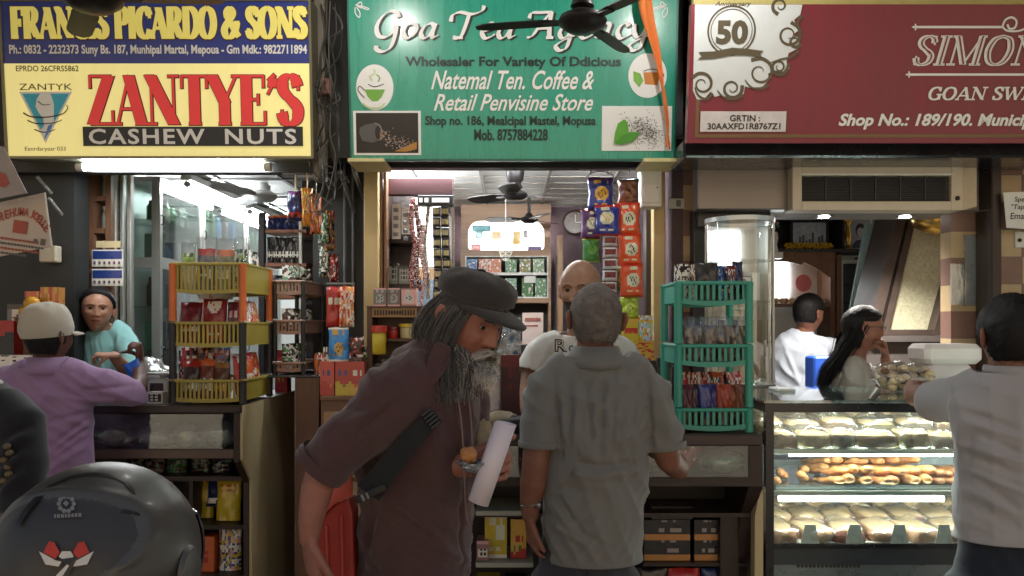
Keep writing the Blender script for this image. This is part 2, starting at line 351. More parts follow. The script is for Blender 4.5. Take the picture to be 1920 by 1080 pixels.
# ground, arcade ceiling
g = MB().box(-60, 60, -60, 60, -.2, 0).build('ground', mat('concrete_ground', lin((168, 158, 144)), .8, var=.2, scale=3, bump=.2)); tag(g, kind='structure')
c = MB()
c.box(-9, 9, 1.2, 9, 3.5, 3.7)
for y in (1.6, 2.8): c.box(-9, 9, y, y+.2, 3.32, 3.5)
c = c.build('ceiling', mat('arcade_ceiling', lin((120, 116, 108)), .8, var=.2)); tag(c, kind='structure')
rear = MB().box(-9, 9, 8.6, 9, 0, 3.5).build('rear_wall', DK); tag(rear, kind='structure')
far = MB().box(-14, 14, -9.4, -9, 0, 7).build('bounce_wall', mat('bounce_plaster', lin((206, 190, 166)), .8, var=.2)); tag(far, kind='structure')  # unseen wall opposite, placed and lightened to bounce warm sun into the arcade

# cashew shop (left)
LX0, LX1 = -2.35, -1.12
s1 = thing('shop_room', 'white walled nut shop room under the blue and yellow signboard', 'shop', (-1.7, 4.0, 0))
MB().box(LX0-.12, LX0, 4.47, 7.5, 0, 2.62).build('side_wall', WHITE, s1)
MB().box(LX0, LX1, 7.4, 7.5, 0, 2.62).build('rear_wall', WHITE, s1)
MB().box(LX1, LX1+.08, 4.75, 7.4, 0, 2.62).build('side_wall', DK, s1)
m = MB().box(LX0, LX1, 4.1, 7.4, 2.56, 2.62)
for i in range(5): m.box(LX0, LX1, 4.6+i*.6, 4.63+i*.6, 2.545, 2.558, 1)
for i in range(1, 3): m.box(LX0+i*.42, LX0+i*.42+.025, 4.1, 7.4, 2.548, 2.559, 1)
m.build('ceiling', [WHITE, GREY], s1)
MB().box(LX0-.1, LX1+.1, 4.0, 7.4, 0, .12).build('floor', GREY, s1)
MB().bbox(X(127, 4.33), X(150, 4.33), 4.33, 4.45, 0, 2.5).build('post', DWOODZ, s1)
MB().bbox(X(151, 4.35), X(161, 4.35), 4.35, 4.42, 0, 2.5, .004).build('post', CREAMP, s1)
MB().box(-2.75, X(127, 4), 4.06, 4.2, 0, 3.5).build('pier', mat('black_green_paint', lin((34, 36, 36)), .55, var=.25), s1)
MB().box(-2.62, -.98, 3.97, 4.05, 2.36, 2.47).build('lintel', DK, s1)
MB().box(-3.6, .95, 4.3, 4.45, 2.5, 3.5).build('fascia_wall', DK, s1)

# dark pier between the nut shop and the tea shop
pr = thing('pier', 'black painted pier with thin pipes between nut shop and tea shop', 'wall', (-.97, 4.7, 0))
MB().box(-1.16, -.80, 4.66, 7.4, 0, 3.5).build('wall', mat('black_paint', lin((24, 24, 26)), .45, var=.3), pr)
for px in (646, 662): MB().tube([P(px, 0, 4.63), P(px, 600, 4.63)], .008, 8).build('pipe', GREY, pr)
# weathered post and its cables
wp = thing('wooden_post', 'weathered grey post wrapped in loose cables beside the yellow sign', 'post', (X(598, 3.95), 3.95, 2.2))
MB().bbox(X(588, 3.9), X(610, 3.9), 3.88, 3.96, Z(340, 3.9), 3.5, .01).build('shaft', wood('weathered_wood', lin((112, 104, 92)), .8, 'z', .35), wp)
rc = random.Random(3)
for i in range(7):
    d = 3.84; x0 = 604+rc.uniform(-12, 22)
    pts = [P(x0+rc.uniform(-16, 16)+6*math.sin(k*1.3+i), 10+k*(36+4*i/3)+rc.uniform(-8, 8), d-.01*i+rc.uniform(-.03, .05)) for k in range(10)]
    MB().tube(catmull(pts, 5), .003+.002*(i % 2), 6).build('cable', [mat('black_cable', (.015, .015, .015), .5), mat('white_cable', lin((84, 80, 74)), .6), mat('grey_cable', lin((52, 50, 48)), .5)][i % 3], wp)
for k, (px, py) in enumerate(((612, 175), (618, 318), (596, 372), (628, 330))):
    pts = [P(px+22*math.cos(a)*(1+.3*math.sin(3*a+k)), py+20*math.sin(a)+a*3, 3.82+.01*a) for a in [j*.5 for j in range(13)]]
    MB().tube(catmull(pts, 4), .0035, 6).build('cable_loop', [mat('white_cable', (1,)*3), mat('grey_cable', (1,)*3)][k % 2], wp)
MB().bbox(X(604, 3.84), X(622, 3.84), 3.82, 3.88, Z(178, 3.84), Z(148, 3.84), .004).build('junction_box', mat('pinkish_paint', lin((120, 84, 72)), .6), wp)
# slanted struts under the sign
for (a, b, nm) in (((638, 322, 4.2), (664, 396, 4.55), 0), ((661, 308, 4.1), (682, 372, 4.5), 1)):
    st = MB().tube([P(*a), P(*b)], .012, 6).build('strut', GREY); tag(st, ['slim grey strut slanting under the green sign, nearer the cable post', 'short grey strut slanting beside the cream pilaster'][nm], 'strut'); origin_to(st, P(*b))

# tea shop (centre)
CX0, CX1, CZ, CB = -.80, .86, 2.535, 6.3
s2 = thing('shop_room', 'purple walled tea shop room with bright panelled ceiling', 'shop', (0, 4.2, 0))
PURP = mat('purple_wall', lin((96, 78, 84)), .7, var=.22, scale=20, bump=.2)
MB().box(CX0+.0, CX0+.06, 4.3, CB, 0, CZ).build('side_wall', PURP, s2)
MB().box(CX1, CX1+.06, 4.3, CB, 0, CZ).build('side_wall', PURP, s2)
MB().box(CX0, CX1+.06, CB, CB+.08, 0, CZ).build('rear_wall', PURP, s2)
m = MB().box(CX0, CX1+.06, 4.2, CB, CZ, CZ+.05)
for i in range(9): m.box(CX0, CX1, 4.35+i*.22, 4.358+i*.22, CZ-.006, CZ-.001, 1)
for i in range(4): m.box(-.62+i*.42, -.60+i*.42, 4.2, CB, CZ-.012, CZ-.0005, 1)
m.build('ceiling', [WHITE, mat('ceiling_strip', lin((150, 145, 135)), .5)], s2)
MB().box(CX0, CX1, 4.0, CB, 0, .15).build('floor', GREY, s2)
MB().bbox(X(684, 4.25), X(712, 4.25), 4.22, 4.34, 0, Z(305, 4.25), .006).build('pilaster', CREAMP, s2)
MB().bbox(X(1222, 4.25), X(1246, 4.25), 4.22, 4.34, 0, Z(300, 4.25), .006).build('pilaster', CREAMP, s2)
for a, b in ((713, 719), (721, 727)): MB().bbox(X(a, 4.28), X(b, 4.28), 4.25, 4.33, 0, Z(312, 4.28), .004).build('door_jamb', MWOOD, s2)
MB().box(X(1210, 4.3), X(1221, 4.3), 4.27, 4.36, 0, Z(312, 4.3)).build('door_jamb', DWOODZ, s2)
MB().box(CX0, CX1+.06, 4.12, 4.2, 2.412, 2.56).build('lintel', DK, s2)
# small cream brackets that carry the green sign
for k, (a, b) in enumerate(((656, 724), (1203, 1270))):
    o = MB().bbox(X(a, 3.92), X(b, 3.92), 3.86, 4.12, Z(308, 3.92), Z(301, 3.92), .003).build('sign_bracket', mat('yellowed_cream', lin((214, 204, 150)), .5))
    tag(o, ['yellowed cream ledge under the sign corner with the coffee photo', 'yellowed cream ledge under the sign corner with the leaf photo'][k], 'bracket'); origin_to(o, P((a+b)/2, 308, 4.0))
# tube behind the lintel that lights the ceiling
def tube_lamp(a, b, label, r=.015, em=None, body=True, down=.0):
    t = thing('tube_light', label, 'tube light', (Vector(a)+Vector(b))/2, 'tube lights')
    d = (Vector(b)-Vector(a)).normalized()
    MB().tube([a, b], r, 12).build('tube', em or TUBE, t, smooth=False)
    for p, q in ((Vector(a), -1), (Vector(b), 1)): MB().tube([p+d*q*.001, p+d*q*.035], r*1.25, 10).build('end_cap', WPLAS, t)
    if body:
        up = Vector((0, 0, 1)); sd = d.cross(up).normalized()
        m = MB(); w = .03; h = .045
        p0, p1 = Vector(a)-d*.05, Vector(b)+d*.05
        vs = []
        for p in (p0, p1): vs += [p+sd*w+up*(r*1.3+.004), p-sd*w+up*(r*1.3+.004), p-sd*w+up*(r*1.3+h), p+sd*w+up*(r*1.3+h)]
        m.add(vs, [(3,2,1,0),(4,5,6,7),(0,1,5,4),(1,2,6,5),(2,3,7,6),(3,0,4,7)])
        m.build('fixture', WPLAS, t)
    return t
TUBEL = lamp_mat('cabinet_tube_light', (.92, .98, 1.0), 80)
tube_lamp(P(158, 313, 3.92), P(495, 313, 3.92), 'long lit tube under the yellow cashew sign', .017)
tube_lamp((-2.02, 5.0, 2.48), (-2.02, 6.0, 2.48), 'lit tube receding along the glass cabinets of the nut shop, nearer one', .014, TUBEL)
tube_lamp((-2.02, 6.2, 2.48), (-2.02, 7.2, 2.48), 'lit tube receding along the glass cabinets of the nut shop, farther one', .014, TUBEL)
TUBEH = lamp_mat('bright_tube_light', (.93, .98, 1.0), 88)
tube_lamp((-.66, 4.29, 2.45), (-.02, 4.29, 2.45), 'lit tube behind the lintel of the tea shop, nearer the cable post', .014, TUBEH, body=False)
tube_lamp((.06, 4.29, 2.45), (.70, 4.29, 2.45), 'lit tube behind the lintel of the tea shop, nearer the meter box', .014, TUBEH, body=False)
tube_lamp((-.67, 4.6, 2.46), (-.67, 5.15, 2.46), 'lit tube on the side wall of the tea shop behind the header board', .014, TUBEH, body=False)

# sweet shop (right)
s3 = thing('shop_room', 'sweet shop room with cream and brown tiled walls', 'shop', (1.7, 4.0, 0))
MB().box(.92, X(1306, 4.3), 4.3, 4.42, 0, 3.5).build('tile_pier', TILE, s3)
MB().box(X(1306, 4.3), X(1306, 4.3)+.05, 4.42, 6.6, 0, 2.6).build('side_wall', TILE, s3)
MB().box(.92, 4.2, 6.6, 6.7, 0, 2.6).build('rear_wall', mat('grey_teal_wall', lin((150, 160, 156)), .6, var=.15), s3)
MB().box(X(1783, 4.1), X(1857, 4.1), 4.10, 4.2, 0, Z(398, 4.1)).build('tile_wall', TILE, s3)
MB().box(X(1872, 4.0), 4.2, 4.02, 4.10, 0, 3.5).build('tile_wall', TILE, s3)
MB().bbox(X(1853, 3.98), X(1872, 3.98), 3.95, 4.09, 0, Z(298, 3.98), .006).build('post', DWOODZ, s3)
MB().box(1.0, 3.6, 4.0, 6.6, 2.52, 2.6).build('ceiling', WHITE, s3)
MB().box(X(1446, 4.3), 3.2, 4.32, 4.66, Z(398, 4.32)+.005, Z(398, 4.32)+.03).build('ceiling_panel', mat('false_ceiling', lin((120, 118, 112)), .6), s3)
MB().box(.92, 4.2, 4.0, 6.6, 0, .1).build('floor', GREY, s3)
MB().bbox(X(1280, 3.72), X(1872, 3.72)+.9, 3.7, 4.0, Z(297, 3.72), Z(262, 3.72), .01).build('lintel', mat('black_gloss', (.014, .014, .016), .25, coat=.4), s3)
MB().bbox(X(1307, 4.0), X(1480, 4.0), 4.0, 4.1, Z(393, 4.0), Z(299, 4.0), .006).build('steel_panel', STEEL, s3)
MB().box(X(1480, 4.05), X(1856, 4.05), 4.06, 4.1, Z(394, 4.05), Z(296, 4.05)).build('lintel_wall', mat('taupe_wall', lin((128, 116, 108)), .5), s3)
MB().box(X(1310, 4.1), X(1446, 4.1), 4.11, 4.16, Z(424, 4.1), Z(393, 4.1)).build('steel_trim', mat('dark_steel', lin((60, 60, 62)), .25, .8), s3)
MB().box(X(1300, 4.2), X(1322, 4.2), 4.17, 4.28, 0, Z(393, 4.2)).build('post', DK, s3)

# signboards: local u along the board, w up its tilted face
def board(name, label, cat, px0, px1, pyb, pyt, d, tilt, thick=.06):
    o = Vector((X((px0+px1)/2, d), d, Z(pyb, d)))
    t = thing(name, label, cat, o, rot=(R(tilt), 0, 0))
    ca, sa = math.cos(R(tilt)), math.sin(R(tilt)); wax = Vector((0, -sa, ca)); nrm = Vector((0, -ca, -sa)); C0 = Vector((0, 0, EYE))
    def uw(px, py):
        r = Vector(((px-960)/F, 1, (HZ-py)/F)); k = (o-C0).dot(nrm)/r.dot(nrm); h = C0+r*k-o
        return h.x, h.dot(wax)
    return t, uw
def put(mb, name, m, t): return mb.build(name, m, t, world=False)
def lab(mb, uw, s, px0, px1, py0, py1, **k):         # built-in lettering in the box px0..px1, py0 (top)..py1 (bottom)
    u0, w1 = uw(px0, py0); u1, w0 = uw(px1, py1); text(mb, s, u0, u1, w0, w1, **k)
def pen(mb, uw, s, px0, px1, py0, py1, glyphs, thick, thin, **k):
    u0, w1 = uw(px0, py0); u1, w0 = uw(px1, py1); pen_text(mb, s, u0, u1, w0, w1, glyphs, thick, thin, **k)
def ellipse(mb, u, w, a, b, y, mi=0, n=36, y1=None):
    mb.prism([(u+a*math.cos(2*math.pi*k/n), w+b*math.sin(2*math.pi*k/n)) for k in range(n)], y, y+.002 if y1 is None else y1, mi)
def stroke(mb, pts, w, y, mi=0, k=6):                # flat brush stroke, tapered when w is a pair
    q = catmull([Vector((u, 0, v)) for u, v in pts], k); n = len(q); vs = []
    for i in range(n):
        t = q[min(i+1, n-1)]-q[max(i-1, 0)]; t.normalize(); nn = Vector((-t.z, 0, t.x)); f = i/(n-1)
        ww = (w if not isinstance(w, tuple) else w[0]+(w[1]-w[0])*f)/2
        vs += [q[i]+nn*ww, q[i]-nn*ww]
    mb.add([(v.x, y, v.z) for v in vs], [(2*i, 2*i+1, 2*i+3, 2*i+2) for i in range(n-1)], mi)
# --- blue and yellow sign
YEL = mat('sign_yellow', lin((240, 228, 150)), .35, var=.07, scale=4, stretch=(4, 1, .5), emit=.22, coat=.2)
BLU = mat('sign_blue', lin((46, 62, 140)), .35, var=.08, scale=4, coat=.2)
t, uw = board('signboard', 'blue and yellow backlit cashew nut signboard over the nut shop', 'signboard', 20, 582, 293, 4, 3.8, 4.5)
u0, w0 = uw(20, 293); u1, w1 = uw(582, 293); wt = uw(300, 3)[1]; ub0 = uw(10, 5)[0]; ub1 = uw(583, 5)[0]
wm = uw(300, 119)[1]
put(MB().box(u0-.01, u1+.005, 0, .12, .0, wm), 'yellow_face', YEL, t)
put(MB().box(u0-.01, u1+.005, 0, .12, wm, wt), 'blue_face', BLU, t)
m = MB()
m.box(u0-.022, u0-.01, -.008, .125, -.012, wt+.01); m.box(u1+.005, u1+.017, -.008, .125, -.012, wt+.01)
m.box(u0-.01, u1+.005, -.008, .125, -.012, 0); m.box(u0-.01, u1+.005, -.008, .125, wt, wt+.012)
put(m, 'frame', mat('sign_frame', lin((120, 116, 96)), .4, .5), t)
SY = mat('letter_yellow', lin((226, 212, 112)), .5, var=.08, emit=.15); SR = mat('letter_red', lin((222, 62, 62)), .5, var=.06, emit=.12)
SB = mat('letter_black', (.015, .014, .014), .5); SW = mat('letter_white', lin((232, 232, 230)), .5, var=.03); SBR = mat('letter_brown', lin((88, 48, 40)), .5)
m = MB(); pen(m, uw, 'FRANCIS PICARDO & SONS', 20, 576, 15, 71, SERIF, .030, .012, y=-.004, grow=.002); put(m, 'lettering', SY, t)
m = MB(); pen(m, uw, 'FRANCIS PICARDO & SONS', 19, 577, 15, 72, SERIF, .030, .012, y=-.0004+.0, grow=.0048); put(m, 'lettering_outline', SBR, t)
m = MB(); lab(m, uw, 'Ph.: 0832 - 2232373 Suny Bs. 187, Munhipal Martal, Mepoua - Gm Mdk.: 9822711894', 17, 576, 84, 106, y=-.002, bold=.03); put(m, 'lettering', SW, t)
m = MB(); lab(m, uw, 'EPRDO 26CFRS5862', 30, 148, 123, 134, y=-.002, bold=.01); lab(m, uw, 'Eenrdaryear 033', 47, 124, 275, 285, y=-.002); lab(m, uw, 'ZANTYK', 36, 136, 157, 169, y=-.002); put(m, 'lettering', mat('letter_olive', lin((84, 76, 40)), .5), t)
m = MB(); pen(m, uw, "ZANTYE'S", 163, 569, 142, 234, SERIF, .052, .012, y=-.006, grow=.0); put(m, 'lettering', SR, t)
m = MB(); pen(m, uw, "ZANTYE'S", 163, 569, 142, 234, SERIF, .052, .012, y=-.0015, grow=.0035); put(m, 'lettering_outline', SBR, t)
m = MB(); a, b = uw(158, 274); c2, d2 = uw(568, 238); m.box(a, c2, -.0085, -.002, b, d2); put(m, 'black_band', mat('band_black', lin((44, 46, 52)), .5, var=.1), t)
m = MB(); lab(m, uw, 'CASHEW', 168, 386, 242, 271, y=-.0105, bold=.022, space=1.15); lab(m, uw, 'NUTS', 423, 557, 242, 271, y=-.0105, bold=.022, space=1.15); put(m, 'lettering', SW, t)
# triangle emblem with white cup shape and dark rings
m = MB()
def tri(pts, y0, y1, mi): m.prism([uw(*p) for p in reversed(pts)], y0, y1, mi)
tri([(36, 172), (86, 268), (136, 172)], -.002, -.0005, 1); tri([(43, 176), (86, 260), (130, 176)], -.0036, -.0022, 0)
tri([(78, 174), (70, 186), (68, 200), (74, 212), (82, 222), (84, 236), (76, 246), (84, 262), (98, 246), (102, 226), (102, 196), (97, 178), (88, 174)], -.0054, -.004, 1)
for pts, w in (([(45, 212), (60, 219), (90, 220), (118, 214), (128, 204), (126, 197)], .007), ([(53, 226), (70, 232), (100, 231), (118, 225)], .006), ([(66, 243), (80, 248), (94, 247), (105, 243)], .006), ([(73, 190), (82, 197), (96, 196)], .005)):
    stroke(m, [uw(*p) for p in pts], (w, w*.5), -.0066, 2)
put(m, 'emblem', [mat('emblem_cyan', lin((60, 176, 206)), .5), SW, SB], t)
m = MB(); tri([(84, 262), (86, 260), (98, 240), (100, 232), (92, 236)], -.0072, -.0060, 0); put(m, 'emblem_tip', mat('emblem_blue', lin((86, 140, 210)), .5), t)

# --- green tea sign
GRN = mat('sign_green', lin((36, 152, 128)), .28, var=.11, scale=3, stretch=(5, 1, .5), coat=.5)
t, uw = board('signboard', 'green tea and coffee signboard with photographs at its corners', 'signboard', 660, 1262, 298, -60, 3.9, 6)
u0, w0 = uw(660, 298); u1, _ = uw(1263, 298); wt = uw(960, -60)[1]
put(MB().box(u0, u1, 0, .05, 0, wt), 'green_face', GRN, t)
m = MB(); m.box(u0-.008, u0, -.006, .052, -.01, wt); m.box(u1, u1+.008, -.006, .052, -.01, wt); m.box(u0, u1, -.006, .052, -.01, 0); put(m, 'frame', mat('teal_frame', lin((30, 96, 84)), .4), t)
m = MB(); pen(m, uw, 'Goa Tea Agency', 700, 1218, 22, 72, SCRIPT, .024, .004, y=-.005, ang=.5, shear=.12, space=.05); put(m, 'lettering', SW, t)
m = MB(); pen(m, uw, 'Goa Tea Agency', 704, 1222, 24, 74, SCRIPT, .026, .006, y=-.0015, ang=.5, shear=.12, space=.05); put(m, 'lettering_shadow', SB, t)
m = MB(); lab(m, uw, 'Wholesaler For Variety Of Ddicious', 760, 1164, 106, 130, y=-.003, bold=.03); lab(m, uw, 'Shop no. 186, Mealcipal Mastel, Mopusa', 797, 1117, 217, 240, y=-.003, bold=.028); lab(m, uw, 'Mob. 8757884228', 889, 1027, 242, 264, y=-.003, bold=.028); put(m, 'lettering', mat('letter_dark_teal', lin((16, 44, 44)), .5), t)
m = MB(); lab(m, uw, 'Natemal Ten. Coffee &', 808, 1114, 132, 168, y=-.003, shear=.4, bold=.014); lab(m, uw, 'Retail Penvisine Store', 813, 1112, 176, 208, y=-.003, shear=.4, bold=.014); put(m, 'lettering', SW, t)
# leaves in the upper corners
for sx, cx in ((1, 677), (-1, 1240)):
    m = MB()
    for dx, dy, ex, ey in ((-10, 14, 0, -8), (-4, 8, 14, 4)):
        a = uw(cx-sx*10, 10); p = [a, uw(cx+sx*(dx+ex)/2-sx*3, (dy+ey)/2+6), uw(cx+sx*(ex), 12+ey), uw(cx+sx*(dx+ex)/2+sx*6, (dy+ey)/2+12), a]
        stroke(m, p, .005, -.003)
    stroke(m, [uw(cx-sx*8, 14), uw(cx-sx*2, 24), uw(cx-sx*3, 33), uw(cx-sx*10, 26), uw(cx-sx*11, 14)], .005, -.0034)
    put(m, 'leaf_motif', SW, t)
# oval pictures
PG = mat('pic_green', lin((112, 170, 60)), .5, var=.2); PGL = mat('pic_pale_green', lin((190, 210, 160)), .5); PAM = mat('pic_amber', lin((196, 120, 40)), .5); PBK = mat('pic_black', lin((30, 26, 24)), .4, var=.3); PGY = mat('pic_grey', lin((150, 150, 150)), .5)
m = MB(); a = uw(703, 164); ellipse(m, a[0], a[1], uw(738, 164)[0]-a[0], uw(703, 121)[1]-a[1], -.003)
m.prism([uw(*p) for p in [(684, 168), (690, 182), (698, 190), (708, 190), (716, 182), (722, 168)]], -.0048, -.0032, 1)
stroke(m, [uw(681, 194), uw(692, 202), uw(712, 202), uw(722, 194)], .008, -.005, 2); stroke(m, [uw(690, 158), uw(703, 163), uw(720, 158)], .004, -.005, 3)
stroke(m, [uw(684, 170), uw(675, 162), uw(672, 170), uw(684, 184)], .004, -.0054, 3); stroke(m, [uw(698, 152), uw(694, 144), uw(703, 138), uw(701, 130)], .008, -.005, 2); stroke(m, [uw(709, 154), uw(712, 146), uw(706, 140)], .006, -.005, 1)
put(m, 'oval_picture', [SW, PG, PGL, PBK], t)
m = MB(); a = uw(1214, 142); ellipse(m, a[0], a[1], uw(1250, 142)[0]-a[0], uw(1214, 100)[1]-a[1], -.003)
m.prism([uw(*p) for p in [(1206, 136), (1209, 158), (1232, 160), (1238, 136)]], -.0048, -.0032, 1)
m.prism([uw(*p) for p in [(1187, 134), (1188, 152), (1198, 164), (1206, 152), (1200, 138)]], -.0064, -.005, 2)
stroke(m, [uw(1206, 134), uw(1222, 130), uw(1238, 134), uw(1244, 142), uw(1238, 152)], .004, -.0068, 3)
put(m, 'oval_picture', [SW, PAM, PG, PBK], t)
# coffee photograph: a tipped cup and spilled grains
m = MB(); a = uw(664, 291); b = uw(789, 208); m.box(a[0], b[0], -.004, -.001, a[1], b[1], 0)
a2 = uw(669, 287); b2 = uw(784, 212); m.box(a2[0], b2[0], -.0055, -.0042, a2[1], b2[1], 1)
m.prism([uw(*p) for p in [(675, 240), (674, 250), (680, 264), (698, 268), (716, 262), (714, 236), (702, 231), (686, 234)]], -.0068, -.0057, 3)
ellipse(m, *uw(709, 249), .014, .031, -.0080, 1); stroke(m, [uw(703, 231), uw(713, 236), uw(717, 250), uw(713, 264)], .003, -.0084, 2)
rp = random.Random(5)
for k in range(230):
    f = rp.random(); px = 712+f*66; py = 246+f*26+rp.gauss(0, 9)*(.5+f*.3)+rp.random()*14
    if 214 < py < 285 and px < 782: u, w = uw(px, py); r = rp.uniform(.0012, .0036); ellipse(m, u, w, r*1.3, r, -.0074-.00001*k, rp.choice([2, 2, 4, 5, 5]), 6, -.0074-.00001*k+.0003)
m.prism([uw(*p) for p in [(740, 284), (760, 276), (782, 266), (782, 280), (762, 285)]], -.0105, -.0095, 4)
put(m, 'coffee_photo', [SW, PBK, PGY, mat('pic_steel', lin((84, 84, 86)), .4), mat('pic_ochre', lin((176, 128, 60)), .5), mat('pic_brown', lin((88, 58, 40)), .5)], t)
# tea leaf photograph
m = MB(); a = uw(1128, 283); b = uw(1260, 199); m.box(a[0], b[0], -.004, -.001, a[1], b[1], 0)
for k in range(420):
    px = 1208+rp.gauss(0, 19); py = 246+rp.gauss(0, 13)+(px-1208)*.25
    if 1134 < px < 1256 and 206 < py < 279:
        u, w = uw(px, py); q = rp.random()*3.1; l = rp.uniform(.003, .007); y = -.005-.000012*k
        m.prism([(u+l*math.cos(q), w+l*math.sin(q)), (u+.0014*math.cos(q+1.57), w+.0014*math.sin(q+1.57)), (u-l*math.cos(q), w-l*math.sin(q)), (u-.0014*math.cos(q+1.57), w-.0014*math.sin(q+1.57))], y, y+.0004, rp.choice([1, 1, 1, 2]))
m.prism([uw(*p) for p in [(1158, 232), (1153, 248), (1150, 270), (1164, 262), (1178, 248), (1176, 230), (1170, 224)]], -.0125, -.0115, 3)
m.prism([uw(*p) for p in [(1152, 270), (1164, 272), (1186, 266), (1200, 250), (1180, 248), (1164, 256)]], -.0145, -.013, 4)
put(m, 'tea_leaf_photo', [SW, mat('pic_tea', lin((52, 44, 34)), .6), mat('pic_tea_light', lin((96, 84, 60)), .6), mat('pic_leaf', lin((92, 164, 50)), .5), mat('pic_leaf_dark', lin((70, 146, 44)), .5)], t)
# two lamps on arms that light the green sign (they hang above the view; their glare shows on the sign)
for k, px in enumerate((758, 1200)):
    S = P(px, 48, 3.84); r = Vector(((px-960)/F, 1, (HZ-48)/F)); nn = Vector((0, -math.cos(R(6)), -math.sin(R(6)))); q = r-nn*(2*r.dot(nn)); B = S+q*.8; x = B.x
    lt = thing('sign_lamp', ['bulb lamp on a bent arm lighting the sign where it says Goa', 'bulb lamp on a bent arm lighting the sign end with the orange ribbon'][k], 'lamp', (x, B.y, B.z+.04))
    MB().ball((x, B.y, B.z), (.032, .032, .042), 16).build('bulb', lamp_mat('sign_bulb', (1, .97, .92), 190), lt, smooth=True)
    MB().lathe([(.02, .035), (.03, .06), (.05, .08), (.018, .11), (.008, 3.499-B.z)], 16, M=Matrix.Translation((x, B.y, B.z))).build('holder', DK, lt)
# --- maroon sweet shop sign
MAR = mat('sign_maroon', lin((120, 16, 44)), .35, var=.16, scale=3, stretch=(4, 1, .5), coat=.25)
t, uw = board('signboard', 'maroon sweet shop signboard with a white fiftieth anniversary corner', 'signboard', 1288, 2040, 268, 8, 3.5, 9)
ul, _ = uw(1288, 268); ut, wt = uw(1303, 8); ur = uw(2040, 268)[0]
put(MB().box(ul, ur, 0, .05, 0, wt), 'maroon_face', MAR, t)
m = MB(); a = uw(1302, 258); b = uw(1900, 246); m.box(a[0], ur, -.003, -.0005, a[1], a[1]+.014); m.box(a[0], a[0]+.016, -.0029, -.0005, a[1]+.014, uw(1310, 180)[1]); put(m, 'gold_border', mat('sign_gold', lin((116, 88, 56)), .4), t)
# white corner with a scalloped edge
edge = [(1303, 9), (1504, 9), (1500, 28), (1488, 38), (1498, 56), (1486, 66), (1500, 72), (1494, 92), (1478, 100), (1474, 118), (1480, 128), (1470, 138), (1454, 132), (1440, 138), (1440, 152), (1428, 164), (1410, 166), (1396, 162), (1394, 176), (1382, 184), (1366, 184), (1352, 178), (1340, 182), (1332, 172), (1318, 188), (1306, 186), (1299, 170)]
m = MB(); pl = [uw(*p) for p in reversed(edge)]; m.prism(pl, -.004, -.0006); put(m, 'white_corner', mat('sign_silver', lin((206, 212, 214)), .35, var=.05, coat=.3), t)
DG = mat('scroll_gold', lin((92, 84, 68)), .4, .3, var=.1)
m = MB()
def scroll(cx, cy, r, a0, turns, w=(.016, .003), dr=.75):
    pts = []; n = int(8*turns)+2
    for k in range(n):
        a = a0+2*math.pi*turns*k/(n-1); rr = r*(1-dr*k/(n-1)); pts.append(uw(cx+rr*math.cos(a), cy+rr*math.sin(a)))
    stroke(m, pts, w, -.0055-.00006*len(m.f) % .001, 0, 4)
for cx, cy, r, a0, tn in ((1480, 24, 20, 2.6, -1.3), (1478, 66, 24, -1.4, 1.5), (1452, 88, 16, 3.6, -1.2), (1490, 78, 12, .5, 1.1), (1460, 126, 16, .2, 1.6), (1424, 136, 28, -2.2, 1.3), (1414, 152, 18, 2.8, -1.2), (1372, 166, 20, -.3, 1.5), (1350, 172, 14, 2.5, -1.2), (1316, 158, 22, -2.6, 1.4), (1330, 150, 14, .8, -1.1), (1462, 12, 16, 1.8, 1.2)):
    scroll(cx, cy, r, a0, tn)
for pts in ([(1496, 96), (1480, 108), (1462, 112), (1444, 118)], [(1440, 160), (1426, 166), (1408, 164), (1396, 150)], [(1392, 178), (1376, 186), (1358, 184), (1344, 170)], [(1336, 176), (1322, 186), (1308, 178), (1302, 164)], [(1502, 30), (1494, 44), (1500, 60), (1488, 70)], [(1478, 120), (1470, 136), (1456, 134), (1444, 142)]):
    stroke(m, [uw(*p) for p in pts], (.014, .004), -.0074)
put(m, 'scrollwork', DG, t)
m = MB(); cu, cw = uw(1371, 58)
for r, w in ((.100, .0075), (.088, .0035)):
    pts = [(cu+r*math.cos(a), cw+r*math.sin(a)) for a in [2*math.pi*k/40 for k in range(41)]]; stroke(m, pts, w, -.006, 0, 2)
lab(m, uw, '50', 1343, 1401, 38, 84, y=-.0065, bold=.045)
lab(m, uw, 'Anniversary', 1340, 1408, 3, 14, y=-.006, bold=.02, shear=.3)
m.prism([uw(*p) for p in [(1307, 112), (1316, 106), (1309, 98), (1338, 97), (1372, 90), (1400, 92), (1430, 96), (1424, 102), (1428, 108), (1396, 104), (1372, 104), (1340, 110)]], -.0085, -.0070)
put(m, 'emblem', DG, t)
m = MB(); a = uw(1312, 247); b = uw(1474, 209); m.box(a[0], b[0], -.006, -.004, a[1], b[1]); put(m, 'number_plate', mat('plate_white', lin((214, 208, 208)), .5), t)
m = MB(); lab(m, uw, 'GRTIN :', 1368, 1424, 216, 228, y=-.0075, bold=.02); lab(m, uw, '30AAXFD1R8767Z1', 1326, 1462, 231, 243, y=-.0075, bold=.02); put(m, 'lettering', SB, t)
m = MB(); pen(m, uw, 'SIMON', 1712, 1950, 68, 122, SERIF, .028, .007, y=-.003, shear=.22, grow=.001); pen(m, uw, 'GOAN SWEETS', 1738, 2002, 164, 187, SERIF, .011, .004, y=-.003, shear=.22, grow=.001)
lab(m, uw, 'Shop No.: 189/190. Municipal', 1573, 1956, 213, 243, y=-.003, bold=.035, shear=.22)
for pts in ([(1712, 51), (1800, 51), (1878, 51)], [(1700, 140), (1800, 140), (2000, 140)]): stroke(m, [uw(*p) for p in pts], .010, -.003)
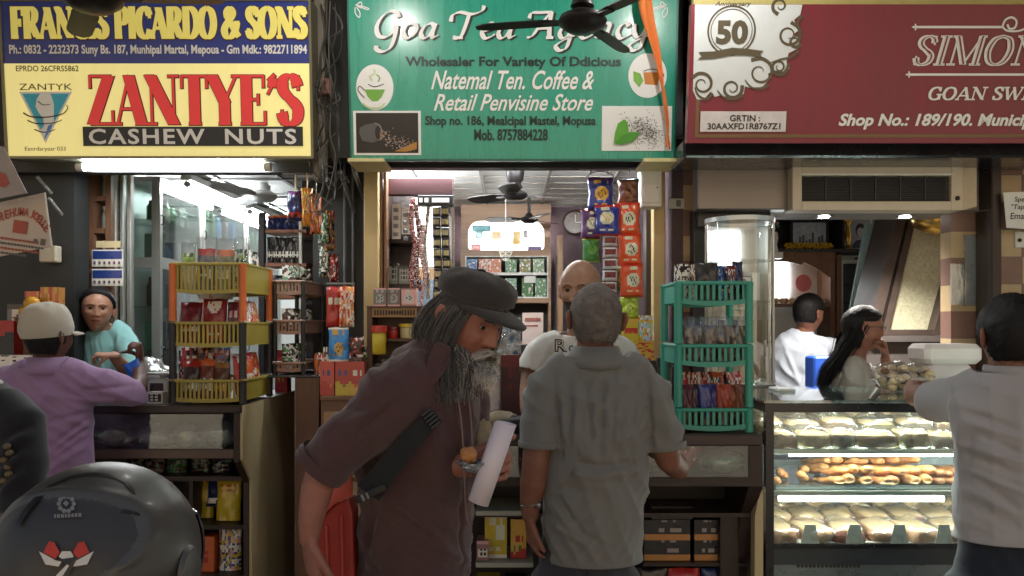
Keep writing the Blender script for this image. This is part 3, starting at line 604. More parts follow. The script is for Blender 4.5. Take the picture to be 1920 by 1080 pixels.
stroke(m, [uw(*p) for p in [(1878, 52), (1884, 38), (1896, 33), (1905, 40), (1902, 52), (1892, 54), (1888, 46)]], .009, -.0034)
stroke(m, [uw(*p) for p in [(1878, 50), (1888, 58), (1910, 58), (1930, 50)]], .008, -.0038)
for q, y in ((1715, 51), (1703, 140)):
    stroke(m, [uw(q, y-6), uw(q+2, y), uw(q, y+6)], .006, -.0040); stroke(m, [uw(q-6, y), uw(q+2, y)], (.004, .012), -.0044)
put(m, 'lettering', SW, t)
m = MB(); pen(m, uw, 'SIMON', 1712.5, 1950.5, 68, 122, SERIF, .007, .0006, y=-.0062, shear=.22); put(m, 'inline', MAR, t)
# cream strip above the maroon sign
o = MB().bbox(X(1300, 3.6), X(2100, 3.6), 3.6, 3.64, Z(22, 3.6), 3.5, .004).build('fascia_board', mat('olive_cream', lin((196, 186, 120)), .4)); tag(o, 'pale olive fascia strip above the maroon signboard', 'fascia'); origin_to(o, (2, 3.6, 3.0))
# product helpers
def pm(rgb, rough=.3, coat=.35, var=.08, metal=0):
    n = 'print_%d_%d_%d' % tuple(rgb)+('_m' if metal else '')
    return mat(n, lin(rgb), rough, metal, var=var, scale=30, bump=.12, bscale=35, coat=coat)
def pouch(w, h, t, draw=None, nx=14, nz=18, seed=0, wr=.12, stand=False, M=None, mb=None):
    mb = mb or MB(); rg = random.Random(seed); ph = [rg.uniform(0, 6.3) for _ in range(6)]
    vs = []; fs = []; mi = []
    def thick(u, v):
        a = max(0, 1-abs(2*u-1)**2.6)**.55
        b = max(0, 1-abs(2*v-1)**5)**.6 if not stand else (max(0, 1-v**3)**.7)
        return t/2*a*b
    for sgn in (-1, 1):
        for j in range(nz+1):
            for i in range(nx+1):
                u, v = i/nx, j/nz
                q = thick(u, v)
                q *= 1+wr*(math.sin(9*u+ph[0]+4*v)+math.sin(13*v+ph[1]-5*u)+math.sin(23*u*v+ph[2]))
                pinch = 1-.07*math.sin(math.pi*v)*(1 if not stand else .4)
                x = (u-.5)*w*pinch+.01*w*math.sin(11*v+ph[3]); z = v*h+.008*h*math.sin(9*u+ph[4])*(1 if j in (nz,) else .3)
                y = sgn*max(q, .0008)+.004*math.sin(5*v+ph[5])*(v > .9)
                vs.append((x, y, max(z, 0)))
    n = (nx+1)*(nz+1)
    for sgn in (0, 1):
        for j in range(nz):
            for i in range(nx):
                a = sgn*n+j*(nx+1)+i
                f = (a, a+1, a+nx+2, a+nx+1)
                fs.append(f if sgn == 0 else tuple(reversed(f)))
                mi.append(draw((i+.5)/nx, (j+.5)/nz) if draw else 0)
    for j in range(nz):
        for i in (0, nx):
            a = j*(nx+1)+i; b = a+n; c = b+nx+1; d = a+nx+1
            fs.append((a, d, c, b) if i == 0 else (a, b, c, d)); mi.append(0)
    return mb.add(vs, fs, mi, M)
def carton(w, d, h, draw=None, nx=10, nz=12, M=None, mb=None):
    mb = mb or MB(); vs = []; fs = []; mi = []
    for j in range(nz+1):
        for i in range(nx+1): vs.append(((i/nx-.5)*w, -d/2, j/nz*h))
    for j in range(nz):
        for i in range(nx):
            a = j*(nx+1)+i; fs.append((a, a+1, a+nx+2, a+nx+1)); mi.append(draw((i+.5)/nx, (j+.5)/nz) if draw else 0)
    o = len(vs)
    vs += [(-w/2, -d/2, 0), (w/2, -d/2, 0), (w/2, d/2, 0), (-w/2, d/2, 0), (-w/2, -d/2, h), (w/2, -d/2, h), (w/2, d/2, h), (-w/2, d/2, h)]
    for f in ((0,3,2,1),(4,5,6,7),(1,2,6,5),(2,3,7,6),(3,0,4,7)): fs.append(tuple(i+o for i in f)); mi.append(0)
    return mb.add(vs, fs, mi, M)
def dash(u, k, s=0): return (int(u*k)*7+s*3) % 5 not in (0, 3)
def D_snack(s=0, lx=.5, lz=.55, r=.26):
    def f(u, v):
        if v > .92 or v < .06: return 1
        e = ((u-lx)/r)**2+((v-lz)/(r*.75))**2
        if e < .35: return 3 if (int(u*23)+int(v*19)+s) % 3 == 0 else 2
        if e < 1: return 2
        if .14 < v < .22 and .2 < u < .8 and dash(u, 14, s): return 2
        if v > .78 and .2 < u < .8 and dash(u, 10, s): return 2
        return 0
    return f
def D_label(s=0, z0=.2, z1=.6):
    def f(u, v):
        if z0 < v < z1 and .1 < u < .9: return 3 if (abs((v-z0) % .13-.065) < .035 and .18 < u < .82 and dash(u, 16, s)) else 2
        if v > .86: return 1
        return 0
    return f
def D_split(s=0, z=.5):
    def f(u, v):
        if v < z-.1+.08*math.sin(6*u+s): return 1
        if z+.12 < v < z+.3 and .15 < u < .85 and dash(u, 12, s): return 2
        if .15 < v < .3 and .2 < u < .8 and dash(u, 12, s+2): return 3
        return 0
    return f
def D_mess(s=0):
    def f(u, v):
        q = noise.noise(Vector((u*5+s*3.1, v*6-s*1.7, s)))
        return 0 if q < -.12 else (1 if q < .12 else (2 if q < .3 else 3))
    return f
def item(name, label, cat, mb, mats, loc, rz=0, rx=0, ry=0, group=None, smooth=True, film=None):
    o = mb.build(name, mats, None, smooth=smooth); o.location = loc; o.rotation_euler = (rx, ry, rz)
    tag(o, label, cat, group)
    if film is not None:
        f = film.build('wrapper', FILM, o, smooth=True, world=False)
    return o
def lump(rx, ry, rz, seed=0, n=20, amp=.12, fr=3.0, flat=True, mb=None, mi=0, M=None):   # uneven lump standing on its base
    mb = mb or MB(); vs = []; fs = []; h = n//2
    for i in range(h+1):
        a = math.pi*i/h
        for j in range(n):
            b = 2*math.pi*j/n; d = Vector((math.sin(a)*math.cos(b), math.sin(a)*math.sin(b), -math.cos(a)))
            q = 1+amp*2*noise.noise(d*fr+Vector((seed*3.3, seed*1.7, 0)))+amp*noise.noise(d*fr*3+Vector((seed, 0, seed)))
            z = rz*d.z*q+rz
            vs.append((rx*d.x*q, ry*d.y*q, max(0, z) if flat else z))
    for i in range(h):
        for j in range(n): fs.append((i*n+j, i*n+(j+1) % n, (i+1)*n+(j+1) % n, (i+1)*n+j))
    return mb.add(vs, fs, mi, M)
# basket racks
def rack(label, x0, x1, y0, y1, base, tiers, pr=.014, rim_m=None, post_ms=None, slat=.016, droop=.008):
    t = thing('basket_rack', label, 'basket rack', ((x0+x1)/2, (y0+y1)/2, base))
    th = .004
    for (zb, zt) in tiers:
        m = MB()
        for (a, b, c, d) in ((x0, x1, y0, y0+th), (x0, x1, y1-th, y1)):
            n = max(4, int((x1-x0-.05)/slat))
            for i in range(n+1):
                xx = x0+.025+(x1-x0-.05)*i/n; m.box(xx-slat*.26, xx+slat*.26, c, d, zb+.01, zt-.012)
            k = 12
            for i in range(k):
                u, v = i/k, (i+1)/k; du, dv = droop*4*u*(1-u), droop*4*v*(1-v); xa, xb = x0+(x1-x0)*u, x0+(x1-x0)*v
                m.add([(xa, c-.002, zb-du), (xb, c-.002, zb-dv), (xb, d+.002, zb-dv), (xa, d+.002, zb-du), (xa, c-.002, zb+.018-du), (xb, c-.002, zb+.018-dv), (xb, d+.002, zb+.018-dv), (xa, d+.002, zb+.018-du)],
                      [(0,3,2,1),(4,5,6,7),(0,1,5,4),(2,3,7,6)])
            m.bbox(x0-.008, x1+.008, c-.007, d+.007, zt-.014, zt, .004)
            m.box(x0, x0+.022, c, d, zb, zt-.014); m.box(x1-.022, x1, c, d, zb, zt-.014)
        for xa in (x0, x1-th):
            m.box(xa, xa+th, y0+th, y1-th, zb, zt-.012); m.bbox(xa-.006, xa+th+.006, y0+.012, y1-.012, zt-.0135, zt-.0005, .004)
        m.box(x0+th, x1-th, y0+th, y1-th, zb+.004, zb+.008)
        m.build('basket', rim_m, t)
    for ix, xx in enumerate((x0+.004, x1-.004)):
        for iy, yy in enumerate((y0+.004, y1-.004)):
            segs = []
            zt = [base]+[z1 for (z0, z1) in sorted(tiers)]
            for k in range(len(zt)-1):
                z0 = zt[k]+(.004 if k else 0); z1 = zt[k+1]-.006
                m = MB().tube([(xx, yy, z0), (xx, yy, z0+.02), (xx, yy, z1-.02), (xx, yy, z1)], [pr*1.12, pr, pr, pr*1.12], 12)
                m.build('post', post_ms[min(k, len(post_ms)-1)], t, auto=True)
    return t
OLIVE = mat('olive_yellow_plastic', lin((158, 142, 62)), .38, var=.08, bump=.05); ORAP = mat('orange_plastic', lin((206, 104, 46)), .38, var=.1)
TEALP = mat('teal_plastic', lin((56, 156, 136)), .36, var=.08, bump=.05); PINKP = mat('dusty_pink_plastic', lin((156, 124, 108)), .42, var=.1)
CHAR = mat('charcoal_plastic', lin((36, 36, 38)), .45)
YT = [(1.246, 1.346), (1.505, 1.617), (1.755, 1.894)]
rack('olive yellow three tier basket rack with orange and black posts on nut counter', -1.591, -1.256, 3.74, 4.16, 1.233, YT, .017, OLIVE, [CHAR, CHAR, ORAP], .019)
TT = [(1.215, 1.29), (1.455, 1.53), (1.685, 1.766)]
rack('teal green three tier basket rack filled with bagged snacks', .62, .894, 3.0, 3.28, 1.200, TT, .0155, TEALP, [TEALP], .021, .012)
KT = [(1.365, 1.41), (1.56, 1.63), (1.765, 1.835)]
rack('dusty pink basket rack with dark posts behind the olive rack', -1.235, -1.08, 4.15, 4.58, 1.345, KT, .012, PINKP, [CHAR], .017)

# nut shop counter
NX = -1.246
t = thing('shop_counter', 'dark wood nut shop counter with glass front and cream end panel', 'counter', (-2.0, 3.9, 0))
MB().bbox(-3.1, NX-.002, 3.68, 4.0, 1.195, 1.23, .004).build('top', DWOOD, t)
MB().bbox(-1.72, NX-.002, 4.0, 4.59, 1.195, 1.229, .004).build('top', DWOOD, t)
def side_poly(mb, x0, x1, poly, mi=0):               # polygon in y,z extruded along x
    n = len(poly); vs = [(x0, y, z) for y, z in poly]+[(x1, y, z) for y, z in poly]
    mb.add(vs, [tuple(range(n)), tuple(reversed(range(n, 2*n)))]+[(i, i+n, (i+1) % n+n, (i+1) % n) for i in range(n)], mi); return mb
side_poly(MB(), NX-.012, NX, [(3.70, .98), (3.70, 1.228), (4.59, 1.228), (4.59, 0), (3.83, 0), (3.83, .86)]).build('end_panel', CREAM, t)
side_poly(MB(), NX-.035, NX-.013, [(3.685, .97), (3.685, 1.194), (4.5, 1.194), (4.5, 0), (3.815, 0), (3.815, .85)]).build('end_frame', DWOODZ, t)
m = MB()
for z in (1.005, .86): m.box(-3.1, NX-.036, 3.70 if z > .9 else 3.80, 4.0, z, z+.022)
for z in (.62, .38, .1): m.box(-3.1, NX-.036, 3.84, 4.02, z, z+.02)
m.build('shelf', DWOOD, t)
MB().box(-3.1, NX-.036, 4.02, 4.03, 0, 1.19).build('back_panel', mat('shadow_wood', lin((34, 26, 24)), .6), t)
m = MB()
for px in (345,): m.box(X(px, 3.8), X(px, 3.8)+.018, 3.86, 4.0, 0, .86)
m.build('divider', DWOODZ, t)
MB().box(-2.6, NX-.037, 3.692, 3.696, 1.03, 1.19).build('glass_front', GLASS, t)
MB().bbox(-3.1, NX-.037, 3.688, 3.70, .985, 1.027, .003).build('lip', mat('lip_wood', lin((92, 74, 66)), .4), t)
bagc = [(150, 132, 116), (186, 180, 172), (150, 96, 70), (120, 130, 70), (170, 150, 120), (200, 196, 190)]
for k, (px, w, h, ci, ry) in enumerate(((212, .085, .12, 0, 4.2), (242, .055, .07, 2, 0), (290, .09, .10, 1, 5), (318, .06, .06, 3, 0), (352, .07, .11, 4, 0), (378, .05, .07, 5, 0), (415, .08, .12, 1, 8))):
    px_ = px; y = 3.78+.03*(k % 2)
    o = item('nut_bag', 'clear bag in the glass compartment of nut counter, %s along' % ORD[k], 'bag', lump(w, .06, h/2, k+2, 18, .2, 2.2), glass('bag_film', (.9, .92, .94), .3, .12, haze=.16), (X(px_, y), y, 1.0275))
    lump(w*.8, .045, h*.32, k+9, 16, .15).build('contents', mat('nut_mix_%d' % ci, lin(bagc[ci]), .6, var=.4, scale=90), o, smooth=True, world=False)
rg = random.Random(4)
YB = pm((196, 172, 40)); RB = pm((178, 44, 36)); BB = pm((34, 56, 120)); OB = pm((206, 100, 50)); WB = pm((220, 216, 208)); KB = pm((30, 26, 26)); GB = pm((60, 120, 60)); MB_ = pm((108, 26, 30)); NV = pm((30, 40, 90)); GO = pm((206, 160, 60)); PU = pm((92, 44, 100)); BR = pm((96, 62, 44)); PK = pm((214, 160, 160)); SKY = pm((60, 140, 206)); LIME = pm((150, 180, 50)); TEA = pm((110, 150, 120)); PALE = pm((206, 206, 180))
for k, (px, py, w, h, y) in enumerate(((377, 1030, .125, .26, 3.99), (428, 1036, .12, .21, 3.93))):
    item('snack_packet', ['yellow snack packet on the low shelf of nut counter, next to the divider', 'yellow snack packet on the low shelf of nut counter, next to the end panel'][k], 'packet', pouch(w, h, .05, D_label(k, .62, .84), seed=k, stand=True), [YB, YB, YB, RB], (X(px, y), y, .642), 0, R(-6))
item('snack_packet', 'dark blue bag high on the low shelf of nut counter', 'packet', pouch(.16, .16, .06, D_label(5, .1, .3), seed=8), [NV, NV, WB, NV], (X(418, 3.98)-.0, 3.97, .70+.0), 0, R(-8))
item('snack_box', 'orange box on the bottom shelf of the nut counter', 'box', carton(.10, .08, .17, D_label(2)), [OB, OB, OB, RB], (X(388, 3.93), 3.93, .402), 0, smooth=False)
item('snack_packet', 'mixed blue and white packet on the bottom shelf of the nut counter', 'packet', pouch(.11, .2, .05, D_mess(4), seed=3, stand=True), [WB, BB, YB, PK], (X(432, 3.93), 3.93, .402))
for k, (px, z, ms) in enumerate(((250, .8825, KB), (290, .8825, BR), (330, .8825, GB), (375, .8825, KB), (415, .8825, NV), (300, .642, RB), (250, .642, KB), (320, .402, GB))):
    item('snack_packet', ['black packet lying on the dark middle shelf, first from the helmet side', 'brown packet lying on the dark middle shelf beside the black one', 'green packet lying in the centre of the dark middle shelf', 'black packet lying on the dark middle shelf beside the green one', 'navy packet lying on the dark middle shelf nearest the end panel', 'red packet on the low shelf behind the helmet', 'black packet on the low shelf behind the helmet', 'green packet on the bottom shelf behind the helmet'][k], 'packet', pouch(.1, .1 if z > .8 else .19, .05, D_mess(k+50), seed=k+330, stand=True), [ms, KB, BR, TEA], (X(px, 3.9), 3.91, z), 0, R(-6))
# goods on the olive rack (front d 3.8)
def z_on(t, k): return t[k][0]+.009
z = z_on(YT, 2)
for k, (px, w, h, ms, dr, lb) in enumerate((
    (350, .062, .235, [LIME, WB, KB, LIME], D_split(1, .75), 'white pouch with olive jar print'),
    (384, .085, .262, [mat('print_slate', lin((64, 70, 84)), .35, coat=.3), RB, WB, KB], D_label(3, .25, .5), 'slate pouch with red heading'),
    (420, .078, .255, [mat('print_olive', lin((112, 112, 74)), .35, coat=.3), OB, WB, KB], D_label(7, .3, .5), 'olive pouch with orange heading'),
    (450, .06, .26, [KB, GB, WB, LIME], D_mess(2), 'black and green seed pouch'))):
    o = item('nut_pouch', lb+' on the top of the olive rack', 'pouch', pouch(w, h*.78, .05, dr, seed=k+20, stand=True), ms, (X(px, 3.83)+.004, 3.83, z), 0, R(-4))
    pouch(w*1.15, h, .058, None, seed=k+40, stand=True).build('wrapper', FILM2, o, smooth=True, world=False)
for k, (yy, ms) in enumerate(((3.97, [KB, WB, WB, GB]), (4.07, [WB, KB, KB, WB]))):
    item('nut_pouch', ['dark pouch with white streaks at the side of the olive rack top', 'white streaked pouch at the far corner of the olive rack top'][k], 'pouch', pouch(.07, .21, .05, D_mess(k+11), seed=k+50, stand=True), ms, (-1.315, yy, z), R(70))
z = z_on(YT, 1)
for k, (px, w, h, ms, dr, lb) in enumerate((
    (357, .105, .20, [MB_, MB_, WB, OB], D_label(1, .3, .4), 'dark red snack packet, nearest the left post'),
    (402, .115, .215, [pm((140, 36, 30)), MB_, WB, OB], D_snack(4, .5, .8, .2), 'red snack packet with white heading'),
    (437, .06, .20, [pm((92, 30, 40)), KB, PK, OB], D_split(2), 'narrow maroon packet beside the orange post'))):
    item('snack_packet', lb+' on the middle tier of olive rack', 'packet', pouch(w, h, .045, dr, seed=k+60, stand=True), ms, (X(px, 3.84), 3.83, z), 0, R(-8))
for k, (yy, ms, dr) in enumerate(((3.90, [RB, WB, WB, MB_], D_mess(21)), (3.99, [MB_, WB, OB, RB], D_mess(22)), (4.08, [OB, GO, WB, RB], D_mess(23)))):
    item('snack_packet', ['red and white', 'maroon and white', 'orange and gold'][k]+' packet at the open side of the olive rack middle tier', 'packet', pouch(.08, .21, .045, dr, seed=k+70, stand=True), ms, (-1.305, yy, z), R(75), R(-8))
o = item('carrier_bag', 'white bag with an orange mark lying over the red packets of olive rack', 'bag', lump(.085, .055, .032, 3, 20, .2), [WB], (X(395, 3.88), 3.93, z+.205)); 
lump(.018, .06, .034, 3, 12, .1).build('mark', OB, o, smooth=True, world=False)
z = z_on(YT, 0)
for k, (px, w, h, ms, dr, lb) in enumerate((
    (358, .085, .125, [pm((70, 50, 44)), RB, WB, KB], D_label(1, .15, .45), 'brown packet beside the front post'),
    (388, .075, .13, [pm((120, 62, 40)), OB, WB, KB], D_label(2, .15, .5), 'copper brown packet in the middle'),
    (415, .075, .12, [BR, pm((150, 110, 60)), GO, KB], D_label(3, .15, .4), 'brown and tan packet beside the black post'))):
    item('snack_packet', lb+' on the lowest tier of olive rack', 'packet', pouch(w, h*1.4, .05, dr, seed=k+80, stand=True), ms, (X(px, 3.83), 3.82, z), 0, R(-10))
for k, (px, yy, ms) in enumerate(((352, 3.93, [RB, MB_, WB, KB]), (385, 3.95, [KB, OB, WB, RB]), (415, 3.96, [WB, RB, SKY, KB]))):
    item('snack_packet', ['red packet standing behind the brown packets of the lowest tier', 'black and orange packet behind the copper packet of lowest tier', 'white and blue packet behind the tan packet of lowest tier'][k], 'packet', pouch(.09, .235, .04, D_mess(k+31), seed=k+90, stand=True), ms, (X(px, yy), yy, z))
for k, (yy, ms, dr, lb) in enumerate(((3.88, [RB, WB, WB, MB_], D_snack(1), 'red packet'), (3.98, [OB, RB, WB, GO], D_label(4, .1, .5), 'orange packet with white print'), (4.08, [pm((190, 84, 44)), RB, GO, WB], D_mess(35), 'copper packet'))):
    item('snack_packet', lb+' at the open side of the olive rack lowest tier', 'packet', pouch(.09, .21, .045, dr, seed=k+100, stand=True), ms, (-1.305, yy, z), R(72), R(-8))
# dusty pink rack goods
for k in range(3):
    for tr in range(3):
        if tr == 0 and k == 2: continue
        zz = z_on(KT, tr); yy = 4.2+.13*k; lbl = ['lowest', 'middle', 'top'][tr]
        h = [.13, .12, .14][tr]
        ms = [[KB, WB, TEA, GB], [WB, KB, BR, KB], [TEA, WB, KB, BR]][(k+tr) % 3]
        item('nut_packet', 'clear and dark nut packet on the %s tier of pink rack, %s from the front' % (lbl, ORD[k]), 'packet', pouch(.10, h, .06, D_mess(k*3+tr+40), seed=k*3+tr+110, stand=True), ms, (-1.16, yy, zz), R(40), 0)
# dark display shelf above the pink rack
t = thing('display_shelf', 'dark upright display shelf of dark packets behind the pink rack', 'shelf', (-1.37, 4.85, 0))
MB().bbox(X(484, 4.8), X(496, 4.8), 4.8, 4.84, 0, Z(398, 4.8), .004).build('upright', mat('dark_upright', lin((30, 28, 30)), .5), t)
MB().bbox(X(560, 4.8), X(566, 4.8), 4.8, 4.83, 0, Z(412, 4.8), .003).build('upright', WPLAS, t)
for py in (437, 500, 560): MB().bbox(X(497, 4.8), X(575, 4.8), 4.8, 5.0, Z(py, 4.8), Z(py-7, 4.8), .003).build('shelf_board', mat('rust_wood', lin((140, 88, 62)), .5), t)
for r, (py, n, h) in enumerate(((430, 4, .09), (493, 5, .16), (553, 4, .12))):
    for k in range(n):
        item('dark_packet', '%s packet on the %s board of the dark display shelf, %s along' % (['navy', 'black', 'charcoal'][r], ['top', 'middle', 'low'][r], ORD[k]), 'packet', pouch(.052, h, .04, D_label(k+r, .2, .45), seed=k+r*7+130, stand=True), [[NV, OB, BB, KB], [KB, KB, WB, KB], [pm((44, 48, 50)), KB, TEA, KB]][r], (X(508+k*(60/n), 4.84), 4.85, Z(py, 4.8)+.001))
# hanging glittering bags
for k, (px, pt, pb, ms) in enumerate(((606, 400, 455, [KB, TEA, WB, GB]), (618, 395, 470, [BR, KB, GO, RB]), (608, 460, 520, [WB, KB, TEA, BR]), (625, 476, 528, [MB_, RB, WB, KB]))):
    item('hanging_bag', ['dark green snack bag', 'brown and gold snack bag', 'white streaked snack bag', 'maroon snack bag'][k]+' hanging in the dark beside the cable post', 'bag', pouch(.06, (pb-pt)*4.4/F, .04, D_mess(k+95), seed=k+350), ms, P(px, pb, 4.4+.03*k), R(12*k-15))
for k in range(6):
    item('nut_pouch', ['amber', 'pale', 'dark brown', 'cream', 'rust', 'grey'][k]+' pouch heaped on the far side of the olive rack top, %s along' % ORD[k], 'pouch', pouch(.06, .17+.03*(k % 2), .045, D_mess(k+120), seed=k+360, stand=True), [[OB, GO, WB, BR], [PALE, WB, TEA, KB], [BR, KB, GO, WB], [WB, PALE, OB, KB], [pm((140, 80, 50)), RB, WB, KB], [GREY, KB, WB, TEA]][k], (-1.56+.045*k, 4.02+.03*(k % 2), YT[2][0]+.009))
hook = thing('hanging_rail', 'thin rail with clips for packets at the nut shop corner', 'rail', P(570, 326, 3.98))
MB().tube([P(530, 326, 3.98), P(612, 326, 3.98)], .006, 8).build('rod', GREY, hook)
for k, (px, py, w, h, ms, dr, lb) in enumerate(((554, 415, .085, .15, [NV, PU, RB, KB], D_label(2, .1, .3), 'navy glossy bag hanging at the nut shop corner'), (577, 425, .06, .19, [GO, OB, YB, BR], D_mess(61), 'glittering gold bag hanging at the nut shop corner'), (594, 440, .055, .2, [BR, OB, KB, GO], D_mess(62), 'brown and amber bag hanging nearest the cable post'))):
    zt = Z(326, 3.98); o = item('hanging_bag', lb, 'bag', pouch(w, h, .06, dr, seed=k+140), ms, (X(px, 3.98), 3.98-.01*k, Z(py, 3.98)), R(8*k-8))
    MB().tube([(0, 0, h-.005), (.0, .0, zt-Z(py, 3.98))], .004, 6).build('tie', [CREAM, GO, KB][k], o, world=False)
# tall red carton, white boxes, nut bag on the counter
item('snack_carton', 'tall dark red carton standing on the counter between the two racks', 'carton', carton(.072, .05, .235, D_label(3, .2, .7)), [pm((150, 40, 50)), MB_, pm((150, 40, 50)), GO], (X(531, 4.45), 4.45, 1.2295), R(-10), smooth=False)
t = thing('small_box', 'small white box with printed front on counter beside the olive rack', 'box', (X(299, 3.82), 3.80, 1.2305))
carton(.075, .06, .055, D_label(2, .2, .8)).build('box', [WB, WB, KB, WB], t, world=False)
item('white_box', 'plain white box lying under the elbow of the man in purple', 'box', MB().bbox(-.035, .035, -.03, .03, 0, .05, .004), [WPLAS], (X(278, 3.8)-.005, 3.80, 1.2305), R(5), smooth=False)
t = thing('weighing_scale', 'pale weighing scale frame on the counter beside the woman in teal', 'scale', (X(308, 3.95), 3.93, 1.2305))
m = MB().bbox(-.05, .05, -.06, .06, 0, .11, .01); m.build('body', WPLAS, t, world=False)
MB().box(-.035, .03, -.0625, -.0605, .02, .09).build('display', mat('scale_display', lin((70, 50, 46)), .3), t, world=False)
MB().lathe([(.012, .11), (.012, .125), (.07, .13), (.075, .138), (.0, .139)], 24).build('pan', ALU, t, world=False, auto=True)
o = item('nut_bag', 'big clear bag of nuts slumped on the counter behind the weighing scale', 'bag', lump(.11, .08, .1, 5, 24, .2, 2), [glass('bag_film2', (.9, .92, .94), .35, .1, haze=.5)], (X(285, 4.15), 4.14, 1.231))
lump(.095, .07, .05, 7, 20, .12).build('contents', mat('dark_nuts', lin((110, 76, 66)), .6, var=.5, scale=120), o, smooth=True, world=False)
# sachet hanger
t = thing('sachet_hanger', 'blue and white sachet hanger on the wooden cabinet edge', 'sachet card', (X(202, 4.25), 4.25, Z(535, 4.25)))
for k in range(2):
    z0 = Z(500 if k == 0 else 536, 4.25)-Z(535, 4.25); hh = .09
    m = MB(); n = 24; fs = []
    m.box(-.082, .082, -.004, .0, z0, z0+hh, 0); m.box(-.078, .078, -.006, -.0042, z0+hh*.45, z0+hh*.92, 1)
    for i in range(6): m.box(-.074+i*.026, -.058+i*.026, -.0064, -.0042, z0+.006, z0+hh*.36, 2); m.box(-.071+i*.026, -.061+i*.026, -.0084, -.0066, z0+.012, z0+hh*.3, 3)
    m.build('sachet_row', [WB, BB, PALE, PU], t, world=False)
MB().box(-.06, .07, -.003, .001, .20, .235).build('header', CREAM, t, world=False)

# nut shop wall cabinets, seen at a slant
def cab_box(mb, d0, d1, z0, z1, depth=.22, th=.02):  # carcass along the left wall between distances d0 and d1, open to +x
    x0 = LX0+.002; x1 = x0+depth
    mb.box(x0, x1, d1-th, d1, z0, z1); mb.box(x0, x1, d0+th, d1-th, z0, z0+th); mb.box(x0, x1, d0+th, d1-th, z1-th, z1)
    return x0, x1
t = thing('bottle_cabinet', 'narrow brown wooden bottle cabinet behind the woman in teal', 'cabinet', (LX0+.1, 4.52, 0))
fd = 4.34; xa, xb = X(165, fd), X(208, fd)
m = MB().box(xa, xa+.03, fd, fd+.2, 0, 2.52); m.box(xb-.03, xb, fd, fd+.04, 0, 2.52)
for py in (318, 376, 437, 502, 560): m.box(xa+.03, xb-.035, fd, fd+.2, Z(py, fd), Z(py-9, fd))
m.build('frame', MWOOD, t); MB().box(xa+.03, xb-.002, fd+.18, fd+.2, 0, 2.52).build('back_board', mat('dark_back', lin((44, 42, 44)), .6), t)
bt = None
for r, py in enumerate((376, 437, 502)):
    for k in range(2):
        zz = Z(py-9, fd)+.001; x = xa+.05+.036*k
        ms = [[mat('bottle_a', lin((150, 160, 150)), .2, coat=.4), mat('cap_a', lin((200, 200, 196)), .4)], [mat('bottle_b', lin((128, 60, 60)), .2, coat=.4), WPLAS]][1 if (r == 0 and k == 1) else 0]
        o = MB().lathe([(.014, 0), (.0155, .01), (.0155, .07), (.011, .09), (.008, .1), (.008, .118)], 14).build('bottle', ms[0], None, auto=True); o.location = (x, fd+.08, zz)
        tag(o, '%s bottle on the %s shelf of the brown bottle cabinet, %s' % ('red' if r == 0 and k == 1 else 'pale glass', ORD[r], ['nearer the cream post', 'nearer the metal frame'][k]), 'bottle', 'bottles in the brown cabinet')
        MB().lathe([(.010, .112), (.010, .13)], 12).build('cap', ms[1], o, world=False)
t = thing('metal_frame', 'aluminium frame of slim uprights between the bottle cabinet and the glass cabinets', 'frame', (X(226, 4.45), 4.45, 0))
for a, b in ((210, 217), (224, 231), (237, 245)): MB().bbox(X(a, 4.45), X(b, 4.45), 4.45, 4.49, 0, 2.54, .004).build('upright', ALU, t)
for a, b in ((217, 224), (231, 237)): MB().box(X(a, 4.45), X(b, 4.45), 4.465, 4.469, 0, 2.54).build('pane', DGLASS, t)
# aluminium framed glass cabinets
def glass_cab(label, d0, d1, z0, z1, splits, dirty, fill):
    t = thing('glass_cabinet', label, 'glass cabinet', (LX0+.1, (d0+d1)/2, z0))
    m = MB(); x0, x1 = cab_box(m, d0, d1, z0, z1, .2); m.build('carcass', WHITE, t)
    zs = [z0]+splits+[z1]
    for a, b in zip(zs[:-1], zs[1:]):                 # glazed near end
        fr = MB(); w = .032; fr.box(x0, x0+w, d0, d0+.018, a, b); fr.box(x1-w, x1, d0, d0+.018, a, b); fr.box(x0+w, x1-w, d0, d0+.018, a, a+w); fr.box(x0+w, x1-w, d0, d0+.018, b-w, b)
        f = fr.build('end_door', ALU, t); MB().box(x0+w, x1-w, d0+.006, d0+.010, a+w, b-w).build('pane', dirty, f)
    for a, b in zip(zs[:-1], zs[1:]):
        fr = MB(); xf = x1+.001; w = .035
        fr.box(xf, xf+.018, d0, d0+w, a, b); fr.box(xf, xf+.018, d1-w, d1, a, b); fr.box(xf, xf+.018, d0+w, d1-w, a, a+w); fr.box(xf, xf+.018, d0+w, d1-w, b-w, b)
        f = fr.build('door', ALU, t)
        MB().box(xf+.006, xf+.010, d0+w, d1-w, a+w, b-w).build('pane', dirty, f)
        h = MB().tube([(xf+.018, d0+w*.5, (a+b)/2-.03), (xf+.032, d0+w*.5, (a+b)/2-.02), (xf+.032, d0+w*.5, (a+b)/2+.02), (xf+.018, d0+w*.5, (a+b)/2+.03)], .004, 6).build('handle', DK, f)
        n = max(1, int((b-a)/.25))
        for k in range(1, n): MB().box(x0, x1-.01, d0+.02, d1-.02, a+(b-a)*k/n, a+(b-a)*k/n+.006).build('shelf', GLASS, t)
    return t, x0, x1
glass_cab('aluminium glass cabinet with clouded panes beside the bottle cabinet', 4.84, 5.5, .9, 2.5, [1.98], DGLASS, 0)
glass_cab('second aluminium glass cabinet deeper in the nut shop', 5.52, 6.4, .9, 2.5, [1.95], DGLASS, 0)
glass_cab('third aluminium glass cabinet at the far end of the nut shop', 6.42, 7.35, .9, 2.5, [1.95], DGLASS, 0)
rg = random.Random(12)
k = 0
